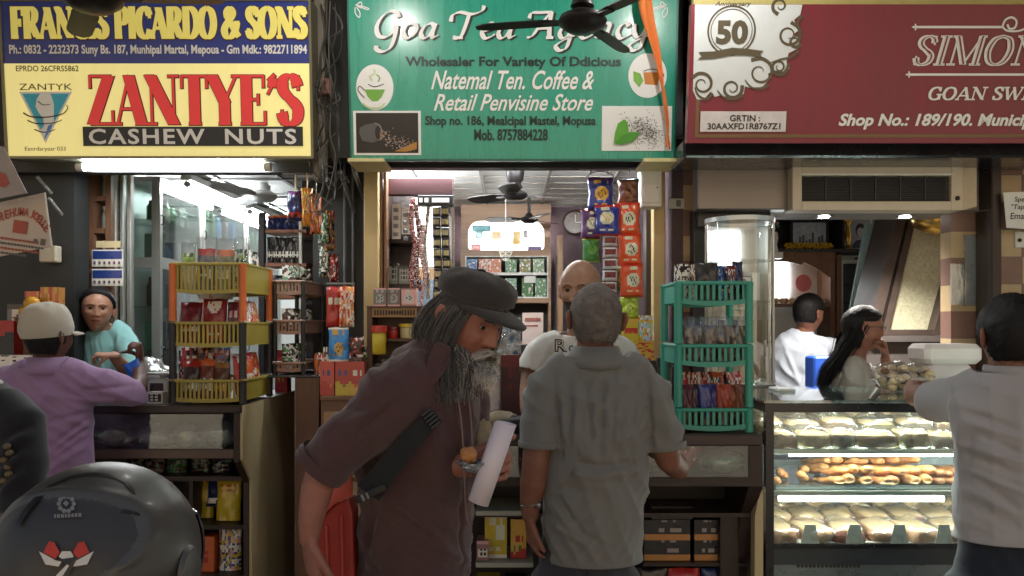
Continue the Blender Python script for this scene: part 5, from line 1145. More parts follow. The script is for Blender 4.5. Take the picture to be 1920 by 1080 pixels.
item('snack_packet', 'clear wrapped brown packet on the red cartons beside the blue packet', 'packet', pouch(.075, .12, .045, D_mess(7), seed=6, stand=True), [BR, KB, RB, WB], (X(668, 3.93), 3.93, 1.4240), 0)
t = thing('hanging_rail', 'short hook rail on the black pier above the orange packets', 'rail', P(636, 532, 4.0))
MB().tube([P(612, 532, 3.99), P(665, 532, 3.99)], .005, 8).tube([P(640, 532, 3.99), P(640, 532, 4.66)], .005, 8).build('rod', GREY, t)
for k, (px, ms, lb) in enumerate(((626, [pm((170, 50, 44)), RB, PALE, MB_], 'red snack packet hanging on the hook rail'), (650, [pm((206, 130, 60)), WB, OB, RB], 'orange snack packet with a silver edge hanging on hook rail'))):
    item('snack_packet', lb, 'packet', pouch(.075, .20, .045, [D_split(1, .45), D_mess(13)][k], seed=k+160), ms, P(px, 613, 3.97-.02*k), R(10))
for k in range(6):
    item('snack_packet', ['copper', 'cream', 'red', 'black', 'gold', 'olive'][k]+' packet standing in the back row on the drawer cabinet, %s along' % ORD[k], 'packet', pouch(.075, .2+.03*(k % 2), .045, D_mess(k+140), seed=k+400, stand=True), [[OB, BR, WB, RB], [PALE, BR, WB, KB], [RB, MB_, WB, GO], [KB, GREY, WB, RB], [GO, OB, WB, BR], [pm((100, 104, 60)), KB, WB, LIME]][k], (X(604+17*k, 4.12), 4.1, 1.2585), R(9*(k % 3-1)))
for k in range(5):
    item('tea_box', ['maroon', 'brown', 'green', 'tan', 'dark red'][k]+' box on the bottom of the wooden stand, %s along' % ORD[k], 'box', carton(.042, .08, .15+.02*(k % 3), D_label(k, .3, .6), 6, 8), [[MB_, KB, GO, KB], [BR, KB, PALE, KB], [GB, KB, WB, KB], [pm((170, 140, 96)), RB, WB, KB], [RD, KB, WB, KB]][k], (X(706+16.5*k, 4.02), 4.07, 1.2588), 0, smooth=False)
# right side hanging packets of the tea shop
t = thing('hanging_rail', 'wire rail of hanging snack packets at the tea shop entrance', 'rail', P(1150, 318, 4.12))
m = MB().tube([P(1085, 318, 4.12), P(1206, 318, 4.12)], .005, 8)
for px in (1108, 1140, 1180): m.tube([P(px, 318, 4.12), P(px, 326, 4.09)], .003, 6)
m.tube(catmull([P(1098, 334, 4.1), P(1110, 324, 4.1), P(1128, 321, 4.1), P(1146, 326, 4.1), P(1152, 334, 4.1)], 5), .003, 6)
m.build('rod', GREY, t)
BCH = pm((40, 54, 140)); ORC = pm((214, 84, 40)); PUR = pm((84, 44, 100))
def chip(label, px, py0, py1, w, ms, d, s, rz=0, lx=.5, lz=.5): return item('chips_packet', label, 'packet', pouch(w, (py1-py0)*d/F, .06, D_snack(s, lx, lz, .3), seed=s+200, nx=18, nz=20), ms, P(px, py1, d), R(rz))
chip('blue chips packet hanging at the top of the bunch', 1126, 333, 395, .135, [BCH, PUR, GO, BR], 4.05, 1, 6)
chip('blue chips packet with a cream round emblem hanging below the top one', 1138, 384, 442, .13, [BCH, RB, PALE, GO], 4.02, 2, -8, .5, .55)
chip('purple chips packet hanging beside the blue ones', 1108, 392, 448, .105, [PUR, MB_, PALE, KB], 4.06, 3, 10)
chip('green chips packet hanging behind the bald shopkeeper', 1108, 446, 492, .09, [GB, LIME, pm((90, 150, 60)), GB], 4.08, 4, 10)
strip('white and brown sachet strip hanging under the blue chips', 1128, 1158, 440, 548, 4.03, 5, [pm((190, 196, 204)), BR, MB_, KB], lambda s: D_label(s, .3, .7), 7, 1, .003)
chip('brown snack packet hanging at the top of the orange row', 1178, 336, 385, .11, [pm((110, 70, 50)), KB, pm((140, 90, 60)), KB], 4.08, 5, -6)
for k, (a, b) in enumerate(((380, 442), (438, 498), (494, 557))):
    chip('orange chips packet with a round cream emblem, %s in the hanging row' % ['upper', 'middle', 'lowest'][k], 1178+k*3, a, b, .118, [ORC, pm((190, 60, 36)), PALE, KB], 4.04-.01*k, 6+k, -8+4*k, .55, .5)
chip('dark green packet hanging half behind the orange row', 1160, 500, 548, .06, [pm((60, 80, 44)), GB, LIME, KB], 4.09, 9, 20)
chip('lime green packet under the orange chips packets', 1180, 556, 600, .10, [LIME, LIME, pm((190, 206, 90)), GB], 4.05, 10)
o = MB().bbox(X(1158, 4.0), X(1232, 4.0), 3.98, 4.16, 0, Z(676, 3.98), .004).build('side_shelf', DWOODZ); tag(o, 'dark shelf carrying the yellow packets at the tea shop entrance', 'shelf'); origin_to(o, (X(1195, 4.0), 4.0, 0))
for k, (px, z0, z1, w, ms, dr, lb) in enumerate(((1196, 676, 640, .155, [RB, GO, YB, OB], D_mess(81), 'red and yellow display box, lowest of the stack'), (1182, 639.5, 598, .08, [YB, GO, RB, OB], D_label(2, .3, .6), 'yellow box standing on the red and yellow display box'), (1209, 639.5, 592, .07, [YB, pm((150, 190, 210)), WB, OB], D_mess(83), 'yellow box with a blue print standing on the red and yellow display box'))):
    item('display_box', lb, 'box', carton(w, .07, (z0-z1)*4.02/F, dr), ms, (X(px, 4.02), 4.03, Z(z0, 3.98)+.0005), 0, smooth=False)
t = thing('meter_box', 'white meter box at the top of the tea shop entrance', 'meter box', P(1221, 388, 4.15))
MB().bbox(X(1201, 4.12), X(1240, 4.12), 4.10, 4.215, Z(388, 4.12), Z(310, 4.12), .006).build('box', WPLAS, t); MB().bbox(X(1207, 4.1), X(1236, 4.1), 4.094, 4.0995, Z(380, 4.1), Z(346, 4.1), .003).build('cover', WHITE, t); MB().ball((X(1232, 4.1), 4.093, Z(352, 4.1)), .004, 8).build('screw', DK, t)
t = thing('switch_plate', 'small white switch plate on the tiled pier', 'switch', P(1267, 382, 4.298))
MB().bbox(X(1253, 4.29), X(1283, 4.29), 4.288, 4.2985, Z(391, 4.29), Z(372, 4.29), .003).build('plate', WPLAS, t); MB().bbox(X(1268, 4.28), X(1277, 4.28), 4.283, 4.2875, Z(387, 4.28), Z(375, 4.28), .001).build('rocker', GREY, t)
# tea shop counter
CL, CR, CF, CT = -.50, .925, 2.95, 1.197
t = thing('shop_counter', 'long dark wood tea shop counter with glass compartment and low shelves', 'counter', (.3, 3.1, 0))
MB().bbox(CL, CR, CF, 3.32, CT-.042, CT, .005).build('top', wood('umber_wood', lin((60, 46, 40)), .4, 'x'), t)
m = MB(); m.box(CL, CR, CF+.0, 3.30, Z(912, CF), Z(896, CF)); m.box(CL, CR, CF+.10, 3.30, Z(970, CF+.1), Z(962, CF+.1)); m.build('shelf', DWOOD, t)
m = MB()
for x in (CR-.05, CL): m.box(x, x+.05, CF+.001, 3.3, Z(896, CF), CT-.043)
m.box(CR-.12, CR-.05, CF+.14, 3.3, 0, Z(970, CF+.1)); m.box(CL, CL+.04, CF+.14, 3.3, 0, Z(970, CF+.1))
side_poly(m, CR-.05, CR-.0, [(CF+.001, Z(912, CF)), (3.3, Z(912, CF)), (3.3, .4), (CF+.15, .7), (CF+.12, Z(970, CF+.1))])
m.build('upright', DWOODZ, t)
MB().prism([(X(1406, 3.05), 0), (X(1431, 3.0), 0), (X(1431, 3.0), Z(918, 3.0)), (X(1424, 3.0), Z(925, 3.0)), (X(1408, 3.05), Z(962, 3.05))], 3.0, 3.05).build('end_panel', CREAM, t)
MB().box(CL+.05, CR-.05, CF+.006, CF+.010, Z(896, CF), CT-.043).build('glass_front', GLASS, t)
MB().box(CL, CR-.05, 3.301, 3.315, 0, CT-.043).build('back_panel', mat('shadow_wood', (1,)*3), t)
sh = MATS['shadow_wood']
m = MB(); 
for py in (957, 1054): m.bbox(X(892, 3.05), X(1000, 3.05), 3.04, 3.28, Z(py+9, 3.05), Z(py, 3.05), .003)
m.build('pale_shelf', mat('pale_shelf', lin((170, 170, 156)), .5), t)
m = MB().box(X(1206, 3.1), X(1400, 3.1), 3.10, 3.30, Z(1062, 3.1), Z(1056, 3.1)).box(X(1206, 3.1), X(1400, 3.1), 3.10, 3.30, .40, .42); m.build('low_shelf', DWOOD, t)
# items in the compartment
o = item('snack_bag', 'dark red packet lying in the glass compartment of the tea counter', 'packet', pouch(.09, .17, .05, D_mess(91), seed=31), [MB_, RD, RB, WB], (X(1268, 3.02), 3.06, Z(894, 3.02)), 0, R(0), R(32))
o = item('snack_bag', 'green filled clear bag lying in the glass compartment of the tea counter', 'bag', lump(.085, .06, .04, 8, 24, .15, 2.5), [mat('green_leaves', lin((50, 110, 60)), .5, var=.5, scale=60, coat=.3)], (X(1355, 3.04), 3.05, Z(896, CF)+.001))
lump(.09, .065, .045, 12, 20, .12).build('wrapper', FILM, o, smooth=True, world=False)
item('snack_bag', 'grey blue packet standing at the end of the glass compartment', 'packet', pouch(.07, .1, .04, D_mess(17), seed=33, stand=True), [pm((60, 60, 80)), KB, NV, GREY], (X(1402, 3.1), 3.12, Z(896, CF)+.001))
for k in range(4):
    item('snack_bag', ['brown', 'pale', 'maroon', 'olive'][k]+' bag filling the glass compartment of the tea counter behind the customers, %s along' % ORD[k], 'bag', lump(.075, .06, .045, k+60, 18, .2, 2.2), [mat('bag_fill_%d' % k, lin([(110, 80, 60), (150, 140, 120), (90, 40, 40), (96, 96, 60)][k]), .4, var=.45, scale=70, coat=.2)], (-.36+.29*k, 3.08, Z(896, CF)+.001))
# black and tan boxes under the counter
TANB = mat('tan_box_base', lin((186, 130, 72)), .4)
def D_tan(s):
    def f(u, v):
        if v < .33: return 1
        if .42 < v < .62 and .3 < u < .85 and dash(u, 12, s): return 2
        if v > .86 and .4 < u < .7 and dash(u, 20, s): return 2
        return 0
    return f
rows = [(Z(1017, 3.1)-.0, [(1250, 84), (1325, 52)]), (Z(1055.8, 3.1)+.0005, [(1250, 84), (1328, 46), (1373, 38)])]
zz = Z(1055.8, 3.1)+.0008
for r in (0, 1):
    for k, (px, w) in enumerate([(1252, 86), (1326, 46), (1374, 38)][:3-r]):
        item('tea_carton', 'black and tan carton on the %s layer under the tea counter, %s along' % (['lower', 'upper'][r], ORD[k]), 'carton', carton(w*3.12/F, .10, .079, D_tan(k+r), 16, 10), [KB, TANB, pm((150, 140, 136)), KB], (X(px, 3.12), 3.18, zz+.0795*r), 0, smooth=False)
item('tea_carton', 'dark unlit carton on top of the black and tan cartons', 'carton', carton(.16, .1, .05, D_label(3, .6, .8)), [KB, KB, pm((90, 90, 90)), KB], (X(1262, 3.12), 3.19, zz+.1592), 0, smooth=False)
for k, (px, ms, lb) in enumerate(((1225, [pm((70, 84, 60)), KB, TEA, KB], 'dark green packet on the lowest shelf of the tea counter'), (1285, [pm((206, 70, 40)), RB, WB, GO], 'orange red packet on the lowest shelf of the tea counter'), (1350, [pm((170, 170, 180)), BB, WB, KB], 'silver white packet on the lowest shelf of the tea counter'))):
    item('snack_packet', lb, 'packet', pouch(.13, .22, .06, D_label(k, .55, .85), seed=k+210, stand=True), ms, (X(px, 3.13), 3.15, .4205), 0, R(-4))
for k, (px, w, h, ms, dr, z0, lb) in enumerate(((930, .085, .17, [YB, WB, PALE, RB], D_snack(1, .7, .6, .25), 1052, 'tall yellow box with a pale round print between the two customers'), (972, .06, .15, [GO, RB, RB, GB], D_split(3, .3), 1052, 'gold tin with a red band beside the grey shirted man'), (906, .045, .075, [pm((150, 110, 110)), PK, WB, KB], D_label(4), 1052, 'small pink jar in front of the tall yellow box'), (915, .09, .2, [YB, GO, RB, KB], D_label(6), 1200, 'yellow box on the lowest pale shelf'), (965, .08, .2, [KB, WB, PALE, KB], D_split(5, .75), 1200, 'white tub with a black band on the lowest pale shelf'))):
    item('food_box', lb, 'box', carton(w, .09, h, dr), ms, (X(px, 3.12), 3.13-.03*(k == 2), (Z(957 if z0 == 0 else z0, 3.05)+.0005) if z0 < 1100 else .42), 0, smooth=False)
for nm in (): pass
# on the counter top between the two customers
o = item('paper_bag', 'crumpled beige paper bag on the tea counter between the customers', 'bag', lump(.085, .06, .035, 21, 22, .2, 2), [mat('beige_paper', lin((150, 136, 110)), .7, var=.15, bump=.3, bscale=12)], (X(936, 3.1), 3.08, CT+.0005))
o = item('cloth_bag', 'black cloth heap on the tea counter beside the grey shirted man', 'bag', lump(.10, .07, .028, 25, 22, .22, 2), [mat('black_cloth', (.014, .014, .015), .8, sheen=.2)], (X(978, 3.05), 3.03, CT+.0005))
jar('clear plastic jar standing on the tea counter behind the beard', 918, 768, 3.22, .045, .24, FILM, FILM2)
o = item('snack_tin', 'tall dark maroon tin on the tea counter behind the bearded face', 'tin', carton(.075, .07, Z(664, 3.3)-CT-.001, D_label(5, .5, .8)), [mat('maroon_tin', lin((70, 34, 36)), .4, var=.3), MB_, mat('maroon_tin', (1,)*3), RD2], (X(955, 3.3), 3.27, CT+.0005), R(6), smooth=False)
item('clear_bag', 'crinkled clear bag of ice blue sachets on top of the maroon tin', 'bag', pouch(.095, .15, .06, D_mess(4), 14, 16, seed=44, stand=True, wr=.3), [glass('blue_film', (.8, .86, .92), .3, .1, haze=.5), FILM, pm((170, 180, 190)), pm((110, 140, 170))], (X(955, 3.3), 3.27, Z(664, 3.3)+.0005), 0)
# stuff at the left of the teal rack
jar('dark green jar beside the teal rack', 1246, 745, 3.4, .03, .17, pm((50, 70, 50)), KB)
o = MB().bbox(X(1222, 3.36), X(1262, 3.36), 3.33, 3.46, CT+.0005, Z(745, 3.36), .004).build('carton_stack', mat('brown_carton', lin((120, 96, 76)), .6)); tag(o, 'brown carton under the dark green jar beside the teal rack', 'carton'); origin_to(o, (X(1240, 3.36), 3.36, CT))
item('snack_packet', 'pale crinkled packet leaning on the brown carton beside the teal rack', 'packet', pouch(.07, .16, .05, D_mess(93), seed=63, stand=True), [WB, TEA, PALE, BR], (X(1245, 3.3), 3.3, CT+.0005), 0, R(-6))
# teal rack goods
z = z_on(TT, 2)
for k, (px, w, h, ms, dr, lb) in enumerate(((1276, .05, .12, [WB, KB, WB, KB], D_mess(1), 'white and black striped pouch'), (1294, .045, .12, [pm((120, 80, 56)), WB, BR, WB], D_mess(2), 'brown pouch with a clear top'), (1322, .072, .125, [pm((56, 52, 44)), KB, pm((80, 74, 60)), KB], None, 'dark olive pouch'), (1350, .042, .115, [BB, SKY, WB, NV], D_mess(5), 'blue pouch'), (1366, .04, .115, [pm((50, 50, 70)), MB_, WB, NV], D_mess(6), 'dark blue and red pouch'), (1382, .036, .13, [NV, KB, BB, KB], D_mess(7), 'navy pouch with a tied top'))):
    item('snack_pouch', lb+' on the top of the teal rack', 'pouch', pouch(w*1.2, h+.02, .045, dr, seed=k+230, stand=True), ms, (X(px, 3.08), 3.06+.02*(k % 2), z), R(7*(k-3)))
t = thing('sweet_jar', 'clear jar of red and white sweets on the corner of teal rack', 'jar', (X(1396, 3.2)-.02, 3.16, z))
MB().lathe([(.035, 0), (.038, .01), (.038, .09), (.034, .1)], 18).build('body', FILM2, t, world=False, smooth=True); MB().ball((0, 0, .05), (.032, .032, .042), 14).build('sweets', mat('red_white_sweets', lin((200, 110, 100)), .4, var=.6, scale=70), t, world=False, smooth=True)
MB().lathe([(.037, .1), (.037, .115), (.02, .118)], 18).build('lid', WPLAS, t, world=False, auto=True)
z = z_on(TT, 1)
nutm = [mat('dark_nut_bag', lin((50, 38, 32)), .45, var=.5, scale=70, coat=.15), mat('walnut_bag', lin((92, 72, 58)), .45, var=.5, scale=80, coat=.15), mat('olive_nut_bag', lin((90, 84, 50)), .35, var=.4, scale=70, coat=.5)]
for k in range(6):
    def dr(u, v, k=k): return 0 if (u+.1*math.sin(7*v+k)) < .45 else 1
    o = item('nut_pouch', ['dark and walnut', 'black and grey', 'dark brown', 'charcoal and brown', 'blue black', 'olive'][k]+' nut bag on the middle tier of the teal rack, %s along' % ORD[k], 'pouch', pouch(.058, .135, .05, dr, seed=k+250, stand=True), [nutm[0], nutm[1]] if k < 5 else [nutm[2], nutm[2]], (X(1284+k*21, 3.07), 3.05+.012*(k % 2), z), R(12*math.sin(k*2)))
    m = MB(); pouch(.064, .17, .05, None, 8, 10, seed=k+270, stand=True, mb=m); m.build('wrapper', FILM2, o, smooth=True, world=False)
z = z_on(TT, 0)
for k in range(7):
    c = [pm((90, 40, 44)), pm((70, 50, 60)), pm((50, 60, 130)), pm((60, 60, 120)), pm((170, 76, 50)), pm((150, 80, 54)), pm((140, 90, 60))][k]
    nm = ['maroon', 'plum', 'blue', 'indigo', 'orange', 'rust', 'copper'][k]
    item('snack_pouch', nm+' bag with a knotted top on the lowest tier of teal rack', 'pouch', pouch(.056, .15, .05, D_split(k, .35), seed=k+290, stand=True), [c, pm((80, 60, 50)), c, KB], (X(1284+k*17.5, 3.07), 3.05+.02*(k % 2), z), R(9*(k % 3-1)))
for k in range(4):
    item('snack_pouch', ['red', 'white and red', 'orange red', 'pale red'][k]+' bag heaped behind the knotted bags of the teal rack', 'pouch', pouch(.07, .19, .05, D_mess(k+3), seed=k+310, stand=True), [[RB, WB, OB, MB_], [WB, RB, PK, MB_], [OB, RB, WB, KB], [PK, RB, WB, NV]][k], (X(1290+k*28, 3.2), 3.19, z), R(10*(k-1)))
# sweet shop
t = thing('air_conditioner', 'cream window air conditioner above the sweet shop opening', 'air conditioner', (X(1658, 4.0), 4.0, Z(396, 4.0)))
ad = 3.93; xa, xb, za, zb = X(1486, ad), X(1806, ad), Z(394, ad), Z(299, ad)
ACM = mat('ac_cream', lin((206, 192, 170)), .4, var=.05)
m = MB(); gx0, gx1, gz0, gz1 = X(1504, ad), X(1784, ad), Z(377, ad), Z(329, ad)
m.box(xa, gx0, ad, ad+.12, za, zb); m.box(gx1, xb, ad, ad+.12, za, zb); m.box(gx0, gx1, ad, ad+.12, za, gz0); m.box(gx0, gx1, ad, ad+.12, gz1, zb)
m.build('body', ACM, t, bevel=.004)
MB().prism([(xb, za), (X(1834, ad), za+.02), (X(1834, ad), zb-.01), (xb, zb)], ad+.012, ad+.12).build('side_cover', mat('ac_warm', lin((196, 178, 150)), .4), t)
m = MB()
for i in range(11): m.box(gx0, gx1, ad+.02, ad+.035, gz0+.006+i*.011, gz0+.0105+i*.011)
for i in range(1, 6): m.box(gx0+(gx1-gx0)*i/6-.003, gx0+(gx1-gx0)*i/6+.003, ad+.012, ad+.019, gz0, gz1)
m.box(gx0, gx1, ad+.06, ad+.07, gz0, gz1); m.build('grille', mat('grille_grey', lin((52, 54, 56)), .5), t)
m = MB()
for a, b in ((1508, 1532), (1754, 1780)): m.box(X(a, ad), X(b, ad), ad-.002, ad+.003, Z(311, ad), Z(308, ad))
m.ball((X(1806, ad)-.03, ad-.004, Z(372, ad)), .012, 10); m.build('knob', DK, t)
MB().bbox(gx0-.004, gx1+.004, ad-.004, ad-.0005, Z(328, ad), Z(325, ad), .001).build('trim', WHITE, t)
# display case
KX0, KX1, KF, KB_ = .952, 2.45, 3.0, 3.62
KT_ = Z(748, KF)
t = thing('display_case', 'lit glass display case of sweets and pastries', 'display case', (1.6, 3.2, 0))
BF = mat('case_black', (.012, .013, .015), .3, coat=.3)
m = MB(); m.box(KX0, KX0+.03, KF, KF+.03, .0, KT_-.03); m.box(KX0, KX0+.03, KB_-.03, KB_, 0, KT_-.03); m.box(KX0-.005, KX1, KF-.006, KF+.035, KT_-.05, KT_-.016); m.box(KX0-.004, KX0+.034, KF+.036, KB_, KT_-.05, KT_-.016); m.box(KX0+.03, KX1, KB_-.03, KB_, KT_-.05, KT_-.016)
m.build('frame', BF, t)
MB().box(KX0-.012, KX1, KF-.014, KB_+.08, KT_-.014, KT_-.004).build('glass_top', glass('green_glass', (.82, .93, .9), .3), t)
lv = [Z(843, KF), Z(921, KF), Z(1020, KF)]
for k, z in enumerate(lv):
    MB().box(KX0+.031, KX1, KF+.02, KB_-.031, z-.008, z).build('shelf', [glass('shelf_glass', (.8, .9, .88), .2), glass('shelf_glass', (1,)*3), WHITE][k], t)
    MB().bbox(KX0+.031, KX1, KF+.004, KF+.0195, z-.018, z+.0, .002).build('shelf_edge', [ALU, ALU, BF][k], t)
MB().box(KX0+.031, KX1, KF+.001, KF+.0035, lv[2]+.002, KT_-.051).build('front_glass', CASEGL, t)
MB().box(KX0+.01, KX0+.014, KF+.031, KB_-.031, lv[2]-.4, KT_-.051).build('side_glass', GLASS, t)
m = MB(); z0 = lv[2]-.01
m.box(KX0+.031, KX1, KB_-.028, KB_-.02, z0, KT_-.05); m.build('back_panel', mat('case_back', lin((168, 180, 186)), .25, .1), t)
m = MB()
for a, b in ((1450, 1555), (1672, 1715)): m.box(X(a, 3.6), X(b, 3.6), KB_-.034, KB_-.029, lv[1]+.02, lv[0]-.02)
m.build('back_reflection', mat('navy_reflection', lin((44, 58, 84)), .25), t)  # navy strips paint dark reflections onto the case back
MB().bbox(KX0+.031, KX1, KF+.03, KF+.05, 0, lv[2]-.02, .003).build('base_panel', mat('base_steel', lin((130, 142, 142)), .3, .5, var=.08), t)
MB().box(KX0+.031, KX1, KF+.022, KF+.0295, lv[2]-.085, lv[2]-.019).build('base_band', mat('band_dark', lin((58, 66, 70)), .35), t)
m = MB()
for i in range(16): m.box(X(1500+i*7.6, KF), X(1503.5+i*7.6, KF), KF+.024, KF+.0292, Z(1068, KF), Z(1058, KF), 0, )
m.build('base_grille', DK, t)
def case_tube(x0, x1, y, z, label):
    o = MB().tube([(x0, y, z), (x1, y, z)], .011, 12).build('tube_light', TUBEC); tag(o, label, 'tube light', 'tube lights'); origin_to(o, ((x0+x1)/2, y, z)); return o
case_tube(KX0+.06, KX0+.68, KF+.03, lv[1]-.034, 'lit tube under the middle shelf of the display case, longer view')
case_tube(KX0+.74, KX0+1.40, KF+.03, lv[1]-.034, 'lit tube under the middle shelf of the display case, behind the white shirted customer')
case_tube(KX0+.06, KX0+.70, KF+.055, KT_-.033, 'lit tube under the glass top of the display case, nearer the teal rack')
case_tube(KX0+.76, KX0+1.42, KF+.055, KT_-.033, 'lit tube under the glass top of the display case, behind the customer')
case_tube(KX0+.10, KX0+1.40, KF+.033, lv[0]-.0195, 'added tube hidden under the top shelf of the display case')  # no tube is seen here; added to brighten the middle shelf
# sweets: top shelf, wrapped cake slabs
CK = [mat('cake_brown', lin((120, 88, 56)), .6, var=.4, scale=120, bump=.3, bscale=90), mat('cake_olive', lin((116, 104, 62)), .6, var=.4, scale=120, bump=.3, bscale=90), mat('cake_grey', lin((120, 110, 96)), .6, var=.35, scale=120, bump=.3, bscale=90)]
CRM = mat('cream_glare_top', lin((212, 182, 140)), .5, var=.12, scale=40, bump=.15)  # cream of the rolls; on cake slabs the film's pale glare, painted
WRAP = glass('sweet_film', (.98, .97, .95), .12, .14, haze=.07)
def rounded_slab(w, d, h, seed=0, amp=.06):
    mb = MB(); n = 10; vs = []; fs = []; mi = []
    prof = [(.0, 0), (.94, 0), (1, .15), (1, .6), (.94, .85), (.75, 1), (.0, 1.02)]
    k = 28
    for (r, z) in prof:
        for j in range(k):
            a = 2*math.pi*j/k; c, s_ = math.cos(a), math.sin(a); q = (abs(c)**5+abs(s_)**5)**(-1/5)
            nn = 1+amp*noise.noise(Vector((c*2+seed, s_*2, z*2+seed*.7)))*2
            vs.append((w/2*r*q*c*nn, d/2*r*q*s_*nn, h*z*(1+amp*1.5*noise.noise(Vector((c*r*2, s_*r*2, seed)))) if z else 0))
    for i in range(len(prof)-1):
        for j in range(k): fs.append((i*k+j, i*k+(j+1) % k, (i+1)*k+(j+1) % k, (i+1)*k+j)); mi.append(0 if i < 4 else 1)
    mb.add(vs, fs, mi); return mb
rg = random.Random(9)
for r in range(3):
    xs = [(1476, 58), (1535, 64), (1586, 50), (1650, 88), (1722, 56), (1786, 66), (1850, 60)] if r == 0 else [(1470, 70), (1540, 76), (1614, 74), (1690, 76), (1764, 72), (1836, 74)]
    for k, (px, w) in enumerate(xs):
        y = KF+.085+.155*r; h = .062+.012*r+rg.uniform(-.005, .01)+.022*r; x = X(px, KF)
        o = rounded_slab(w*KF/F*.96, .135, h*rg.uniform(.8, 1.1), r*11+k, .09).build('cake_slab', [CK[(k+r) % 3], CRM], None, smooth=True); o.location = (x, y, lv[0]+.0005); o.rotation_euler = (0, 0, rg.uniform(-.06, .06))
        tag(o, 'film wrapped cake slab in the %s row of the top shelf, %s from the case end' % (['front', 'middle', 'back'][r], ORD[k]), 'cake', 'cake slabs on the top shelf of the case')
        m = rounded_slab(w*KF/F*1.0, .145, h*1.10, r*13+k+5, .12); m.m = [0]*len(m.m); m.build('wrapper', WRAP, o, smooth=True, world=False)
# middle shelf pastries
PST = mat('pastry_gold', lin((190, 132, 78)), .5, var=.35, scale=50, bump=.3, bscale=60); PSD = mat('pastry_brown', lin((150, 100, 60)), .5, var=.4, scale=60, bump=.35, bscale=70); PSE = mat('pastry_end', lin((140, 84, 70)), .6, var=.3, scale=60, bump=.2)
TRAY = mat('steel_tray', lin((180, 190, 194)), .2, .9)
t = thing('tray', 'steel tray under the pastries on the middle shelf', 'tray', (1.75, 3.2, lv[1]))
m = MB().box(KX0+.05, KX1-.02, KF+.04, KF+.50, lv[1]+.0005, lv[1]+.004); m.box(KX0+.05, KX1-.02, KF+.036, KF+.0399, lv[1]+.0005, lv[1]+.016); m.build('plate', TRAY, t)
def puff(l, w, h, seed, ang=0):                      # long rolled puff with a tapered far end
    mb = MB(); n = 14; pts = []; rs = []
    for i in range(n):
        f = i/(n-1); pts.append((l*(f-.5), 0, h*.5+.003*math.sin(f*9+seed))); q = (.55+.45*math.sin(math.pi*min(1, f*1.1+.12))**.5)*(1+.08*math.sin(f*22+seed)); rs.append((w*.5*q, h*.5*q))
    mb.tube(pts, rs, 14, ref=(0, 1, 0), dome=True); return mb
for k in range(6):
    x = X(1465+k*15, KF)+.01; y = KF+.09+.055*(k % 3)
    o = MB().add([(-.045, -.035, .001), (.045, -.03, .001), (.0, .05, .001), (-.036, -.026, .03), (.036, -.022, .03), (0, .036, .03), (0, 0, .042)], [(0, 2, 1), (0, 1, 4, 3), (1, 2, 5, 4), (2, 0, 3, 5), (3, 4, 6), (4, 5, 6), (5, 3, 6)]).build('samosa', PST, None, smooth=True)
    o.location = (x, y, lv[1]+.0042+.022*(k % 2)); o.rotation_euler = (R(8), R(10*(k % 3-1)), R(30*k)); s = o.modifiers.new('soft', 'SUBSURF'); s.levels = s.render_levels = 2
    tag(o, 'golden triangular pastry at the end of the middle shelf, %s from the glass' % ORD[k], 'pastry', 'triangular pastries')
for lay in range(2):
    for r in range(2):
        for k in range(7):
            x = X(1545+k*27+lay*10, KF+.1)+.02; y = KF+.11+.16*r+.02*lay
            o = puff(.17*rg.uniform(.85, 1.1), .055*rg.uniform(.8, 1.1), .036*rg.uniform(.8, 1.15), k+r*7).build('puff_pastry', [PST, PSE], None, smooth=True); o.location = (x, y, lv[1]+.0042+.032*lay+.012*r); o.rotation_euler = (0, R(10), R(100+rg.uniform(-16, 16)))
            tag(o, 'golden rolled puff in the %s row of the heap, %s layer, %s along' % (['front', 'back'][r], ['bottom', 'top'][lay], ORD[k]), 'pastry', 'rolled puffs on the middle shelf')
for lay in range(2):
    for k in range(9):
        x = X(1728+k*19+lay*8, KF+.1); y = KF+.16+.02*lay
        o = puff(.26*rg.uniform(.85, 1.05), .042*rg.uniform(.8, 1.1), .03, k*3+lay).build('long_puff', PSD, None, smooth=True); o.location = (x, y, lv[1]+.0042+.026*lay); o.rotation_euler = (0, R(4), R(112+rg.uniform(-8, 8)))
        tag(o, 'dark brown long puff beside the white shirted customer, %s layer, %s along' % (['bottom', 'top'][lay], ORD[k]), 'pastry', 'long dark puffs on the middle shelf')
# lowest shelf: wrapped rolls and paper tags
RP = [mat('roll_%d' % k, lin(c), .5, var=.35, scale=60, bump=.25) for k, c in enumerate([(176, 130, 96), (190, 150, 116), (160, 100, 84)])]
for r in range(3):
    for k in range(7):
        x = X(1468+k*66+14*(r % 2), KF+.02); y = KF+.10+.15*r
        o = rounded_slab(.122, .16, .052+.018*r, k*3+r*7, .12).build('roll_pack', [RP[(k+r) % 3], CRM], None, smooth=True); o.location = (x, y, lv[2]+.001); o.rotation_euler = (R(5), R(4*math.sin(k*3)), .25*math.sin(k*2+r))
        tag(o, 'wrapped roll pack in %s row of lowest lit shelf, %s from case end' % (['front', 'middle', 'back'][r], ORD[k]), 'roll pack', 'wrapped roll packs on the lowest shelf')
        m = rounded_slab(.134, .178, .060+.018*r, k*5+r+60, .16); m.m = [0]*len(m.m); m.build('wrapper', WRAP, o, smooth=True, world=False)
